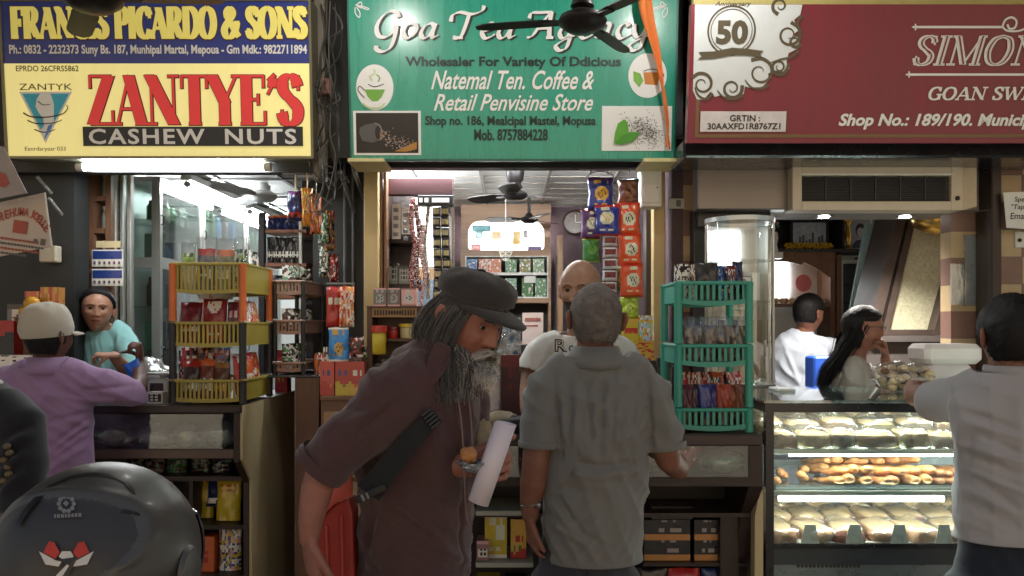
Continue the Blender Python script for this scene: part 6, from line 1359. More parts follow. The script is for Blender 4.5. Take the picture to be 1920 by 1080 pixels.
for r in range(1):
    for k in range(0 if r else 5):
        x = X(1520+k*84, KF); o = MB().add([(-.035, 0, 0), (.035, 0, 0), (.022, .004, .07), (-.018, .004, .07), (-.035, .0015, 0), (.035, .0015, 0), (.022, .0055, .07), (-.018, .0055, .07)], [(0, 1, 2, 3), (7, 6, 5, 4), (0, 4, 5, 1), (1, 5, 6, 2), (2, 6, 7, 3), (3, 7, 4, 0)]).build('paper_tag', WHITE, None); o.location = (x, KF+.006, lv[2]+.0)
        tag(o, 'white paper tag at the lip of the lowest shelf, %s from the case end' % ORD[k], 'paper tag', 'paper tags on the lowest shelf')
# glass cylinder and pedestal
t = thing('glass_cylinder', 'tall curved glass display cylinder behind the teal rack', 'display cylinder', (X(1388, 3.75), 3.75, KT_-.02))
M = Matrix.Translation((X(1386, 3.78), 3.78, 0)); r0 = .155
gz0, gz1 = Z(718, 3.78), Z(420, 3.78)
MB().lathe([(r0, gz0), (r0, gz1)], 40, M=M, caps=False).build('glass', glass('cylinder_glass', (.95, .98, .97), .26), t, smooth=True)
MB().lathe([(r0-.004, gz1), (r0+.006, gz1+.001), (r0+.006, gz1+.022), (r0-.004, gz1+.023)], 40, M=M, caps=False).build('rim', mat('rim_glass', lin((190, 196, 196)), .2, .4), t, auto=True)
for k in range(3): MB().lathe([(.001, gz0+.19+k*.19), (r0-.012, gz0+.19+k*.19), (r0-.012, gz0+.196+k*.19), (.001, gz0+.196+k*.19)], 32, M=M, caps=False).build('shelf', GLASS, t)
MB().lathe([(.001, gz0-.02), (r0+.01, gz0-.02), (r0+.01, gz0), (.001, gz0)], 32, M=M, caps=False).build('base', STEEL, t)
for a in (-25, 155): MB().tube([Vector((X(1386, 3.78)+r0*math.cos(R(a)), 3.78+r0*math.sin(R(a)), gz0)), Vector((X(1386, 3.78)+r0*math.cos(R(a)), 3.78+r0*math.sin(R(a)), gz1))], .006, 8).build('edge', ALU, t)
o = MB().bbox(KX0+.02, X(1480, 3.75), 3.66, 3.96, 0, gz0-.021, .004).build('pedestal', mat('pedestal_steel', lin((150, 154, 152)), .3, .6)); tag(o, 'steel pedestal carrying the glass cylinder', 'pedestal'); origin_to(o, (1.2, 3.8, 0))
for k, (dx, lev, lbl, c) in enumerate(((.04, 2, 'white tall', (230, 230, 226)), (.0, 1, 'dark', (60, 60, 64)), (.06, 1, 'brown paper', (150, 130, 104)), (.05, 0, 'tan', (170, 150, 120)))):
    item('sweet_box', lbl+' sweet box inside the glass cylinder', 'box', carton(.07, .06, [.13, .1, .1, .1][k], None), [pm(c)], (X(1386, 3.78)+dx-.02*(k == 1)-.04*(k == 1), 3.74+.02*k, gz0+.1965+.19*(lev-1) if lev else gz0+.0005), R(10*k), smooth=False)
# lit white cabinet seen through the cylinder
t = thing('lit_cabinet', 'bright white back lit cabinet seen behind the glass cylinder', 'cabinet', (X(1370, 4.9), 4.9, 0))
MB().box(X(1318, 4.8), X(1440, 4.8), 4.95, 5.0, 0, 2.4).build('back_panel', WHITE, t)
MB().box(X(1318, 4.8), X(1400, 4.8), 4.93, 4.949, Z(500, 4.9), Z(432, 4.9)).build('lit_panel', lamp_mat('lit_panel', (.96, 1, 1), 3), t)
m = MB()
for py in (520, 580, 640): m.box(X(1318, 4.8), X(1440, 4.8), 4.75, 4.929, Z(py, 4.85), Z(py-4, 4.85))
m.build('shelf', GLASS, t)
MB().bbox(X(1440, 4.7), X(1446, 4.7), 4.7, 5.0, 0, 2.4, .003).build('frame', ALU, t)
# rear cabinets
bd = 5.9
t = thing('arched_cabinet', 'brown wooden sweet cabinet with a bright arched window', 'cabinet', (X(1510, bd), bd, 0))
m = MB(); ax0, ax1 = X(1446, bd), X(1566, bd)
hole = []
for k in range(25):
    f = k/24; hole.append((X(1557-109*f, bd), Z(520-30*math.sin(min(1, f*1.15)*math.pi/2)-(6*math.sin(f*math.pi) if f < .5 else 0), bd)))
hole = [(X(1557, bd), Z(560, bd))]+hole+[(X(1448, bd), Z(560, bd))]
top = [(x, Z(484, bd)) for x, z in hole]
n = len(hole); vs = [(x, bd, z) for x, z in hole]+[(x, bd, zt_) for x, zt_ in top]+[(x, bd+.03, z) for x, z in hole]+[(x, bd+.03, zt_) for x, zt_ in top]; fs = []
for i in range(1, n-2): fs += [(i, i+1, n+i+1, n+i), (2*n+i, 2*n+i+1, i+1, i)]
m.add(vs, fs); m.box(X(1557, bd), ax1, bd, bd+.3, 0, Z(484, bd)); m.box(ax0, X(1448, bd), bd, bd+.3, 0, Z(484, bd)); m.box(ax0, ax1, bd-.01, bd+.3, Z(484, bd), Z(470, bd)); m.box(X(1448, bd), X(1557, bd), bd+.005, bd+.25, Z(575, bd), Z(569, bd)); m.box(X(1448, bd), X(1557, bd), bd+.01, bd+.3, 0, Z(690, bd))
m.build('frame', MWOOD, t)
MB().box(X(1448, bd), X(1557, bd), bd+.26, bd+.27, Z(690, bd), Z(485, bd)).build('back_panel', WHITE, t)
MB().box(X(1448, bd), X(1500, bd), bd+.24, bd+.255, Z(555, bd), Z(487, bd)).build('lit_panel', lamp_mat('lit_panel2', (.95, 1, 1), 4), t)
ellipse_m = MB(); ellipse(ellipse_m, X(1527, bd), Z(528, bd), .062, .066, bd+.22, 0, 24); ellipse_m.build('pink_plate', pm((214, 130, 140)), t)
for k in range(12):
    o = MB().ball((0, 0, .022), (.024, .024, .022), 10).build('sweet_ball', [mat('sweet_cream', lin((214, 190, 150)), .5, var=.2), mat('sweet_tan', lin((176, 120, 80)), .5, var=.2)][k % 3 == 0], None, smooth=True); o.location = (X(1454+k*8.6, bd), bd+.05+.03*(k % 2), Z(569, bd)+.0005)
    tag(o, 'round sweet on the shelf of the arched cabinet, %s along' % ORD[k], 'sweet', 'round sweets in the arched cabinet')
t = thing('niche_shelf', 'dark open niche with keepsakes above the arched cabinet', 'shelf', (X(1520, bd), bd, Z(470, bd)))
m = MB(); m.box(ax0, X(1582, bd), bd+.28, bd+.3, Z(470, bd), Z(402, bd)); m.box(ax0, X(1582, bd), bd-.01, bd+.28, Z(408, bd), Z(402, bd)); m.box(X(1580, bd), X(1584, bd), bd, bd+.28, Z(470, bd), Z(408, bd)); m.box(ax0-.02, X(1640, bd), bd-.02, bd+.28, Z(475, bd)+.008, Z(470, bd)+.012); m.build('case', mat('niche_dark', lin((58, 56, 56)), .5), t)
nz = Z(470, bd)+.0125
t = thing('picture_frame', 'framed pale group picture behind yellow flowers in the niche', 'picture', (X(1525, 5.96), 5.98, nz))
MB().bbox(X(1489, bd), X(1562, bd), 5.98, 6.0, nz, Z(411, bd), .004).build('frame', DK, t); MB().box(X(1494, bd), X(1556, bd), 5.975, 5.9795, nz+.02, Z(415, bd)).build('picture', mat('picture_grey', lin((168, 180, 192)), .4, var=.4, scale=24), t)
m = MB()
for k in range(9): m.bbox(X(1499+k*6, bd), X(1503+k*6, bd), 5.97, 5.9745, nz+.02, nz+.05+.03*(k*7 % 3)+.02*(k % 2), .002)
m.build('figures', mat('picture_dark', lin((96, 100, 110)), .5), t)
o = MB()
for k in range(60): o.ball((X(1476+k*1.5, bd)+.002*math.sin(k*3), 5.945+.012*math.sin(k*5), nz+.022+.016*math.sin(k*2.4)+.006), .011, 6)
o = o.build('garland', mat('marigold', lin((226, 184, 30)), .6, var=.2)); tag(o, 'yellow flower garland lying before the group picture', 'garland'); origin_to(o, (X(1520, bd), 5.945, nz))
t = thing('portrait', 'black and white portrait photo propped on the cabinet', 'picture', (X(1612, bd), 5.95, nz))
MB().bbox(X(1596, bd), X(1641, bd), 5.95, 5.965, nz, Z(406, bd), .003).build('frame', WHITE, t); MB().box(X(1598, bd), X(1637, bd), 5.946, 5.9495, nz+.01, Z(409, bd)).build('picture', mat('portrait_grey', lin((176, 178, 184)), .4, var=.1), t)
m = MB(); ellipse(m, X(1618, bd), Z(430, bd), .036, .05, 5.943, 0); ellipse(m, X(1618, bd), Z(434, bd), .026, .034, 5.9405, 1); m.prism([(X(1602, bd), nz+.012), (X(1634, bd), nz+.012), (X(1632, bd), nz+.05), (X(1624, bd), nz+.075), (X(1611, bd), nz+.07), (X(1604, bd), nz+.04)], 5.9435, 5.9455, 2); m.build('sitter', [mat('portrait_hair', lin((52, 52, 58)), .5), mat('portrait_face', lin((196, 196, 200)), .5), mat('portrait_coat', lin((84, 86, 110)), .5, var=.4)], t)
t = thing('flower_vase', 'brass vase with an orange yellow flower beside the portrait', 'vase', (X(1590, bd), 5.9, nz))
MB().lathe([(.03, 0), (.034, .008), (.012, .03), (.02, .07), (.024, .11), (.012, .16), (.022, .2)], 20).build('vase', BRASS, t, world=False, auto=True)
m = MB()
for k in range(10): a = 2*math.pi*k/10; m.ball((.034*math.cos(a), -.01+.012*math.sin(3*a), .245+.034*math.sin(a)), (.018, .01, .018), 8)
m.ball((0, -.018, .245), .018, 10); m.build('flower', mat('flower_orange', lin((232, 170, 40)), .6), t, world=False, smooth=True); MB().tube([(0, 0, .19), (0, -.004, .24)], .004, 6).build('stem', GB, t, world=False)
t = thing('pendant_card', 'white bell shaped card hanging beside the portrait', 'ornament', P(1656, 445, 5.7))
MB().prism([(X(1640, 5.7), Z(443, 5.7)), (X(1671, 5.7), Z(443, 5.7)), (X(1668, 5.7), Z(428, 5.7)), (X(1660, 5.7), Z(418, 5.7)), (X(1651, 5.7), Z(418, 5.7)), (X(1643, 5.7), Z(428, 5.7))], 5.7, 5.706).build('card', WHITE, t); MB().tube([P(1656, 418, 5.703), P(1656, 400, 5.703)], .003, 6).build('string', WHITE, t)
m = MB()
for k in range(4): m.box(X(1645+k, 5.7), X(1667-k, 5.7), 5.697, 5.6995, Z(439-k*4, 5.7), Z(437-k*4, 5.7))
m.build('print', GPR, t)
t = thing('small_vase', 'white bud vase with pink flowers at the niche edge', 'vase', (X(1452, 5.6), 5.6, Z(473, 5.6)))
MB().lathe([(.02, 0), (.026, .01), (.016, .05), (.026, .1), (.02, .14)], 18).build('vase', WPLAS, t, world=False, auto=True)
m = MB()
for k in range(14): m.ball((.03*math.sin(k*2.4), .02*math.cos(k*1.9), .17+.012*k), (.014, .012, .012), 6, k % 3)
m.build('flowers', [PK, GB, pm((150, 60, 90))], t, world=False, smooth=True)
o = MB().bbox(X(1444, 5.6), X(1466, 5.6), 5.57, 5.65, Z(485, 5.6), Z(473, 5.6), .003).build('bracket_shelf', WPLAS); tag(o, 'tiny white bracket under the bud vase', 'bracket'); origin_to(o, P(1455, 485, 5.6)); MB().bbox(X(1448, 5.6), X(1456, 5.6), 5.64, 5.9, Z(485, 5.6), Z(476, 5.6), .002).build('arm', WPLAS, o)
t = thing('glass_shelf_unit', 'narrow glass shelf unit between the arched cabinet and the stair', 'shelf unit', (X(1605, bd), bd, 0))
m = MB(); gx = [X(1569, bd), X(1578, bd), X(1632, bd), X(1642, bd)]
m.box(gx[0], gx[1], bd, bd+.28, 0, Z(477, bd)); m.box(gx[2], gx[3], bd, bd+.28, 0, Z(477, bd)); m.build('frame', MWOOD, t)
m = MB().box(gx[1], gx[2], bd+.002, bd+.02, Z(494, bd), Z(487, bd)); m.box(gx[1], gx[1]+.012, bd+.002, bd+.02, 0, Z(494, bd)); m.build('metal_trim', ALU, t)
m = MB()
for py in (533, 568, 620): m.box(gx[1], gx[2], bd+.03, bd+.27, Z(py, bd), Z(py-2, bd))
m.build('shelf', GLASS, t); MB().box(gx[1], gx[2], bd+.272, bd+.28, 0, Z(487, bd)).build('back_panel', mat('teal_grey', lin((120, 136, 134)), .5), t)
# slanted stair with patterned panel, brass gong
t = thing('staircase', 'slanted stair underside with a patterned panel in dark frame', 'stair', (X(1700, 5.0), 5.0, 0))
sd = 5.0
def para(mb, pts, y0, y1, mi=0): mb.prism([(X(a, sd), Z(b, sd)) for a, b in pts], y0, y1, mi)
m = MB(); para(m, [(1618, 650), (1638, 650), (1700, 398), (1682, 398)], 4.98, 5.3); para(m, [(1652, 628), (1664, 628), (1719, 400), (1706, 400)], 4.99, 5.06); para(m, [(1745, 628), (1768, 628), (1800, 500), (1800, 430)], 4.97, 5.06); para(m, [(1660, 628), (1768, 628), (1764, 618), (1662, 618)], 4.985, 5.055); para(m, [(1716, 410), (1800, 410), (1800, 398), (1718, 398)], 4.985, 5.055)
m.build('frame', mat('stair_wood', lin((74, 62, 56)), .45, var=.2), t)
m = MB(); para(m, [(1660, 620), (1756, 620), (1800, 450), (1800, 404), (1714, 404)], 5.06, 5.07); m.build('panel', mat('speckled_panel', lin((216, 206, 176)), .6, var=.3, scale=75), t)
m = MB(); para(m, [(1664, 620), (1666, 620), (1719, 404), (1717, 404)], 5.052, 5.0595); m.build('gold_strip', ALU, t)
m = MB(); para(m, [(1610, 640), (1800, 640), (1800, 629), (1612, 629)], 4.86, 5.3); para(m, [(1612, 730), (1800, 730), (1800, 641), (1612, 641)], 4.9, 5.3); m.build('landing', mat('landing_grey', lin((84, 78, 76)), .5, var=.15), t)
m = MB(); para(m, [(1640, 600), (1660, 600), (1696, 404), (1676, 404)], 5.4, 5.42); m.build('teal_riser', mat('riser_teal', lin((150, 176, 174)), .6, var=.3, scale=40), t)
t = thing('brass_bowl', 'large brass gong bowl hanging under the ceiling', 'lamp', P(1760, 400, 4.75))  # a gong bowl, gives no light
M = Matrix.Translation(P(1764, 403, 4.75)) @ Matrix.Rotation(R(14), 4, 'Y')
MB().lathe([(.17, -.005), (.165, -.05), (.13, -.09), (.07, -.115), (.002, -.12)], 40, M=M, caps=False).build('bowl', BRASS, t, smooth=True)
MB().lathe([(.165, -.01), (.182, -.004), (.182, .006), (.165, .01)], 40, M=M, caps=False).build('rim', mat('brass_dark', lin((90, 76, 50)), .3, .9), t, auto=True)
# downlights
for k, px in enumerate((1545, 1697)):
    t = thing('downlight', ['lit round downlight over the group picture', 'lit round downlight beside the brass bowl'][k], 'downlight', P(px, 405, 4.5), 'downlights')
    zc = Z(398, 4.32)+.0045; c = Vector((X(px, 4.5), 4.5, zc)); M = Matrix.Translation(c)
    MB().lathe([(.03, -.001), (.048, -.004), (.05, -.0095), (.03, -.008)], 24, M=M, caps=False).build('ring', ALU, t, auto=True); MB().lathe([(.0005, -.0075), (.03, -.0075)], 24, M=M, caps=False).build('lens', LED, t)
    l = bpy.data.lights.new('downlight_lamp', 'SPOT'); l.energy = 52; l.spot_size = R(130); l.spot_blend = .7; l.color = (1, .95, .87); l.shadow_soft_size = .03
    lo = bpy.data.objects.new('downlight_lamp', l); COL.objects.link(lo); lo.location = c+Vector((0, 0, -.02)); lo.parent = None
# notices and device on the tiled wall
t = thing('plastic_sleeve', 'tall clear sleeve of papers taped to the tiled wall', 'notice', P(1832, 575, 4.09))
MB().box(X(1810, 4.09), X(1838, 4.09), 4.092, 4.096, Z(572, 4.09), Z(442, 4.09)).build('paper', mat('blue_grey_paper', lin((160, 172, 180)), .4, var=.2, scale=20, coat=.5), t); MB().box(X(1808, 4.08), X(1840, 4.08), 4.086, 4.0905, Z(574, 4.08), Z(440, 4.08)).build('sleeve', FILM2, t)
t = thing('plastic_sleeve', 'short clear sleeve of papers taped to the tiled wall near the stair', 'notice', P(1794, 575, 4.09))
MB().box(X(1784, 4.09), X(1807, 4.09), 4.092, 4.096, Z(570, 4.09), Z(496, 4.09)).build('paper', mat('blue_grey_paper', (1,)*3), t); MB().box(X(1783, 4.08), X(1807.5, 4.08), 4.086, 4.0905, Z(572, 4.08), Z(494, 4.08)).build('sleeve', FILM2, t)
t = thing('paper_notice', 'white paper notice hanging at the edge of the tiled wall', 'notice', P(1900, 428, 3.9))
m = MB(); m.add([P(1881, 361, 3.92), P(1960, 358, 3.92), P(1960, 432, 3.92), P(1887, 427, 3.92), P(1881, 361, 3.924), P(1960, 358, 3.924), P(1960, 432, 3.924), P(1887, 427, 3.924)], [(0, 1, 2, 3), (7, 6, 5, 4), (0, 4, 5, 1), (1, 5, 6, 2), (2, 6, 7, 3), (3, 7, 4, 0)]); m.build('paper', WHITE, t)
m = MB()
for s, a, b, c, d in (('Speci', 1902, 1930, 369, 381), ('"Tapps', 1896, 1932, 383, 395), ('Email:', 1894, 1930, 399, 411)): text(m, s, X(a, 3.92), X(b, 3.92), Z(d, 3.92), Z(c, 3.92), 3.9185, bold=.01, shear=.15)
m.build('lettering', SB, t)
t = thing('switch_plate', 'pale switch at the edge of the tiled wall under the paper notice', 'switch', P(1912, 460, 4.01))
MB().bbox(X(1904, 4.01), X(1930, 4.01), 4.012, 4.0195, Z(464, 4.01), Z(434, 4.01), .003).build('plate', WPLAS, t); MB().ball((X(1914, 4.0), 4.008, Z(450, 4.0)), .01, 10).build('knob', DK, t)
t = thing('wall_device', 'grey wall device with a glowing blue screen above the customer', 'device', P(1880, 610, 3.94))
MB().bbox(X(1860, 3.95), X(1906, 3.95), 3.92, 3.949, Z(612, 3.95), Z(560, 3.95), .005).build('body', mat('device_tan', lin((170, 150, 120)), .4), t); MB().bbox(X(1867, 3.93), X(1908, 3.93), 3.912, 3.9195, Z(610, 3.93), Z(562, 3.93), .004).build('bezel', mat('device_grey', lin((76, 80, 88)), .35), t); MB().box(X(1880, 3.91), X(1898, 3.91), 3.908, 3.9115, Z(578, 3.91), Z(567, 3.91)).build('screen', lamp_mat('blue_screen', (.03, .12, 1), 1.6), t)
# on top of the case
ct = KT_-.0035
t = thing('foam_box', 'white foam box with rounded lid on the glass case top', 'foam box', (X(1780, 3.45), 3.45, ct))
bx = Z(682, 3.45)
MB().bbox(X(1730, 3.45), X(1838, 3.45), 3.42, 3.60, bx, Z(645, 3.45), .02).build('lid', mat('foam_white', lin((224, 216, 212)), .6, var=.04), t); MB().bbox(X(1738, 3.45), X(1818, 3.45), 3.43, 3.59, ct, bx-.001, .012).build('tray', mat('foam_tray', lin((214, 206, 204)), .6, var=.06), t)
t = thing('sweet_bag', 'clear bag of cream sweets with dark specks on the case top', 'bag', (X(1692, 3.4), 3.4, ct))
m = MB(); rg = random.Random(2)
for k in range(70): m.ball((rg.uniform(-.09, .1), rg.uniform(-.05, .05), .016+rg.uniform(0, .085)), (.02, .018, .014), 8, k % 4 == 0)
m.build('sweets', [mat('sweet_cream', (1,)*3), mat('sweet_dark', lin((116, 76, 54)), .5)], t, world=False, smooth=True); lump(.125, .075, .062, 17, 24, .12, 2).build('film', FILM2, t, smooth=True, world=False)
for k in range(3):
    o = MB().bbox(X(1822, 3.5)+.01*k, X(1872, 3.5)+.008*k, 3.44, 3.6, ct+.0005+.022*k, ct+.0215+.022*k, .002).build('notebook', [WPLAS, mat('book_grey', lin((140, 134, 130)), .5), WPLAS][k]); tag(o, ['lowest notebook of the pile beside the foam box', 'grey notebook in the middle of the pile beside the foam box', 'top notebook of the pile beside the foam box'][k], 'notebook'); origin_to(o, (X(1846, 3.5), 3.5, ct+.022*k))
t = thing('paper_stack', 'pale papers lying on the end of the case top', 'papers', (X(1480, 3.4), 3.4, ct))
MB().bbox(X(1470, 3.3), X(1500, 3.3), 3.35, 3.5, ct+.0005, ct+.012, .002).build('sheets', WHITE, t)
o = MB().bbox(X(1520, 4.75), X(1560, 4.75), 4.7, 4.85, 0, Z(668, 4.75), .01).build('blue_crate', mat('blue_plastic', lin((44, 92, 200)), .4)); tag(o, 'tall bright blue plastic bin beside the man in the white shirt', 'bin'); origin_to(o, (X(1540, 4.75), 4.75, 0))
# people: bodies as one skin, clothes as open shells
import numpy as np
def remesh(mb, voxel, smooth=3):
    me = bpy.data.meshes.new('flesh'); me.from_pydata([tuple(v) for v in mb.v], [], mb.f); me.update()
    o = bpy.data.objects.new('flesh', me); COL.objects.link(o)
    r = o.modifiers.new('r', 'REMESH'); r.mode = 'VOXEL'; r.voxel_size = voxel
    s = o.modifiers.new('s', 'SMOOTH'); s.factor = .5; s.iterations = smooth
    bpy.context.view_layer.update()
    ev = bpy.data.meshes.new_from_object(o.evaluated_get(bpy.context.evaluated_depsgraph_get()))
    n = len(ev.vertices); co = np.empty(n*3); ev.vertices.foreach_get('co', co); co = co.reshape(-1, 3)
    no = np.empty(n*3); ev.vertices.foreach_get('normal', no); no = no.reshape(-1, 3)
    fs = [tuple(p.vertices) for p in ev.polygons]
    bpy.data.objects.remove(o); bpy.data.meshes.remove(me); bpy.data.meshes.remove(ev)
    return co, no, fs
def seg_dist(co, a, b):
    co = co[:, [0, 2]]; a = np.array(a)[[0, 2]]; b = np.array(b)[[0, 2]]; ab = b-a; t = np.clip(((co-a)@ab)/(ab@ab), 0, 1); return np.linalg.norm(co-(a+t[:, None]*ab), axis=1), t
def garment(name, mb, m, parent, voxel=.008, smooth=4, folds=(), wave=(), cuts=(), thick=.0025, seed=0):
    co, no, fs = remesh(mb, voxel, smooth)
    d = np.zeros(len(co))
    for f in folds:                                   # (A, B, width, height): a ridge (or valley) along A-B
        a, b, w, h = f; dist, t = seg_dist(co, a, b); d += np.clip(-no[:, 1]*2, 0, 1)*.62*h*np.exp(-(dist/(w*.8))**2)*np.sin(np.pi*np.clip(t*.9+.05, 0, 1))**.5
    rs = np.random.RandomState(seed)
    for (amp, dirs, freq) in wave:                    # soft drapery: waves across a direction, bent by slower ones
        dv = np.array(dirs, dtype=float); dv /= np.linalg.norm(dv)
        for k in range(3):
            ph = rs.rand(4)*6.3; q = rs.randn(3)*.35
            w = dv+q; s = co@w*freq*1.5*(1+.45*k)+1.6*np.sin(co@rs.randn(3)*freq*.4+ph[0])+ph[1]
            mask = .5+.5*np.sin(co@rs.randn(3)*freq*.28+ph[2])
            sh = np.sin(s); d += amp/(1+.5*k)*mask*(1.2-2*np.abs(np.sin(s/2))**.8)
    d = np.clip(d*2.1, -.017, .028)
    for (p, n, r) in cuts:
        n = np.array(Vector(n).normalized()); v = co-np.array(p); near = np.linalg.norm(v, axis=1) < r*1.6; d = np.where(near, d*np.clip(-(v@n)/.035, 0, 1), d)
    co2 = co+no*d[:, None]
    for (p, n, r) in cuts:                            # a clean edge on the cutting plane
        n = np.array(Vector(n).normalized()); v = co2-np.array(p); q = v@n; over = (q > -.005) & (np.linalg.norm(v, axis=1) < r*1.1); co2 = np.where(over[:, None], co2-n*q[:, None], co2)
    keep = np.ones(len(fs), bool)
    cen = np.array([co[list(f)].mean(0) for f in fs])
    for (p, n, r) in cuts:                            # open the shell where it faces along n near p
        p = np.array(p); n = np.array(Vector(n).normalized()); v = cen-p
        keep &= ~((v@n > 0) & (np.linalg.norm(v, axis=1) < r))
    fs = [f for f, k in zip(fs, keep) if k]
    b = MB(); b.v = [tuple(v) for v in co2]; b.f = fs; b.m = [0]*len(fs)
    used = sorted({i for f in fs for i in f}); mp = {i: k for k, i in enumerate(used)}
    b.v = [b.v[i] for i in used]; b.f = [tuple(mp[i] for i in f) for f in fs]
    o = b.build(name, m, parent, smooth=True)
    if thick: s = o.modifiers.new('cloth', 'SOLIDIFY'); s.thickness = thick; s.offset = -1
    return o
def G(x, z, x0, z0, sx, sz): return math.exp(-((x-x0)/sx)**2-((z-z0)/sz)**2)
def head_surf(dx, dy, dz, p):
    x, y, z = .075*dx, .097*dy, .117*dz
    t = max(0, -dz)
    if dz > 0: k = 1+.085*math.sin(dz*math.pi*.92); x *= k; y *= k
    x *= 1-p.get('jaw', .26)*t**1.5
    if y > 0: y *= 1-.5*t**1.2
    else: y *= 1-.06*t**2
    if dz > .2 and y > 0: y *= 1+.04*math.sin((dz-.2)*2.5)
    if y < -.068: y = -.068-(-.068-y)*.72
    if dy < .1:
        f = min(1, (.1-dy)*1.6); n = p.get('nose', 1)
        tri = 0
        if .022 > z > -.024: tri = ((.022-z)/.046)**1.15
        elif -.024 >= z > -.036: tri = (z+.036)/.012
        d = .023*n*math.exp(-(x/(.0085+.005*tri))**2)*tri+.006*G(x, z, 0, .012, .009, .02)
        for s in (-1, 1):
            d += .009*n*G(x, z, s*.0135, -.026, .0065, .0075)-.0125*G(x, z, s*.030, .013, .016, .011)+.006*G(x, z, s*.027, .031, .02, .007)+.006*G(x, z, s*.044, -.016, .018, .02)-.003*G(x, z, s*.03, -.045, .012, .02)
        d += .007*G(x, z, 0, -.055, .026, .016)+.0045*G(x, z, 0, -.0485, .017, .0042)+.0055*G(x, z, 0, -.0625, .015, .005)-.005*G(x, z, 0, -.0555, .02, .003)-.003*G(x, z, 0, -.075, .02, .006)+.009*G(x, z, 0, -.096, .018, .014)
        y -= d*f
    return Vector((x, y, z))
def dir_(i, j, nu, nv):
    a = math.pi*j/nv; b = 2*math.pi*i/nu
    return -math.sin(a)*math.sin(b)*-1, -math.sin(a)*math.cos(b), -math.cos(a)
def head_mesh(M, sc=1.0, p={}, beard=None, nu=88, nv=72):
    # material slots: 0 skin, 1 lips, 2 brows, 3 stubble
    mb = MB(); vs = []; fs = []; mi = []
    for j in range(nv+1):
        for i in range(nu):
            vs.append(head_surf(*dir_(i, j, nu, nv), p)*sc)
    for j in range(nv):
        for i in range(nu):
            f = (j*nu+i, j*nu+(i+1) % nu, (j+1)*nu+(i+1) % nu, (j+1)*nu+i); fs.append(f)
            c = (vs[f[0]]+vs[f[2]])/2/sc; k = 0
            if c.y < -.03:
                if abs(c.z+.0555) < .0085*(1-(c.x/.027)**2) and abs(c.x) < .026: k = 1
                elif .012 < abs(c.x) < .046 and abs(c.z-(.034-.012*((abs(c.x)-.026)/.02)**2)) < .0030: k = 2
                elif beard and beard(c): k = 3
            elif beard and beard(c): k = 3
            mi.append(k)
    mb.add(vs, fs, mi, M)
    for s in (-1, 1):                                  # ears
        e = MB(); n = 18; ev = []; ef = []
        for a in range(10):
            for b in range(n):
                al = math.pi*a/9; be = 2*math.pi*b/n
                q = Vector((.010*math.cos(al), .018*math.sin(al)*math.cos(be), .031*math.sin(al)*math.sin(be)))
                if q.x*s > 0 and (q.y/.011)**2+(q.z/.02)**2 < 1: q.x *= .1
                q.y += .006*(q.z/.03)
                if q.z < 0: q.y *= .8
                q.x += s*.5*(q.y+.012); ev.append((q+Vector((s*.079, .012, -.002)))*sc)
        for a in range(9):
            for b in range(n): ef.append((a*n+b, a*n+(b+1) % n, (a+1)*n+(b+1) % n, (a+1)*n+b))
        mb.add(ev, ef, 0, M)
    return mb
def hair_shell(M, sc, p, region, off, nz=.003, nu=72, nv=56, fr=30, fuzz=1100, fl=.011):
    mb = MB(); vs = []; fs = []
    for j in range(nv+1):
        for i in range(nu):
            d = Vector(dir_(i, j, nu, nv)); q = head_surf(d.x, d.y, d.z, {'nose': 0}); o = off(q) if callable(off) else off
            e = min(1, max(0, region(q)/.012)); o = o*e-.002*(1-e)
            vs.append((q+d*(o+nz*e*noise.noise(Vector((d.x*fr*1.6, d.y*fr*1.6, d.z*fr*.4)))))*sc)
    for j in range(nv):
        for i in range(nu):
            f = (j*nu+i, j*nu+(i+1) % nu, (j+1)*nu+(i+1) % nu, (j+1)*nu+i)
            if any(region(vs[k]/sc) > -.004 for k in f): fs.append(f)
    mb.add(vs, fs, 0, M); rg = random.Random(17)
    for k in range(fuzz):                             # short loose hairs over the shell
        d = Vector((rg.gauss(0, 1), rg.gauss(0, 1), rg.gauss(0, 1))).normalized(); q = head_surf(d.x, d.y, d.z, {'nose': 0})
        if region(q) < 0: continue
        o = off(q) if callable(off) else off; a = q+d*(o*.7); l = fl*rg.uniform(.5, 1.2); g = (d*.45+Vector((rg.gauss(0, .3), rg.gauss(0, .3)+.15, -.75+rg.gauss(0, .3)))).normalized()
        mb.tube([a*sc, (a+g*l*.5+d*l*.12)*sc, (a+g*l)*sc], [.0009, .0008, .0003], 3, caps=False, M=M)
    return mb
def eyes(t, M, sc, squash=.62, look=0):
    EW = mat('eye_white', lin((150, 142, 136)), .3, var=.05); EI = mat('eye_dark', (.012, .008, .006), .15)
    for s in (-1, 1):
        mb = MB(); c = Vector((s*.0305, -.0705, .0115))*sc; r = .0108*sc; n = 16; vs = []; fs = []; mi = []
        for a in range(13):
            for b in range(n):
                al = math.pi*a/12; be = 2*math.pi*b/n
                vs.append(c+Vector((r*math.sin(al)*math.cos(be), -r*math.cos(al), r*squash*math.sin(al)*math.sin(be))))
        for a in range(12):
            for b in range(n): fs.append((a*n+b, a*n+(b+1) % n, (a+1)*n+(b+1) % n, (a+1)*n+b)); mi.append(1 if a < 4 else 0)
        mb.add(vs, fs, mi, M).build('eye', [EW, EI], t, smooth=True)
def HM(c, yaw, pitch=0, roll=0): return Matrix.Translation(c) @ Matrix.Rotation(R(yaw), 4, 'Z') @ Matrix.Rotation(R(pitch), 4, 'X') @ Matrix.Rotation(R(roll), 4, 'Y')
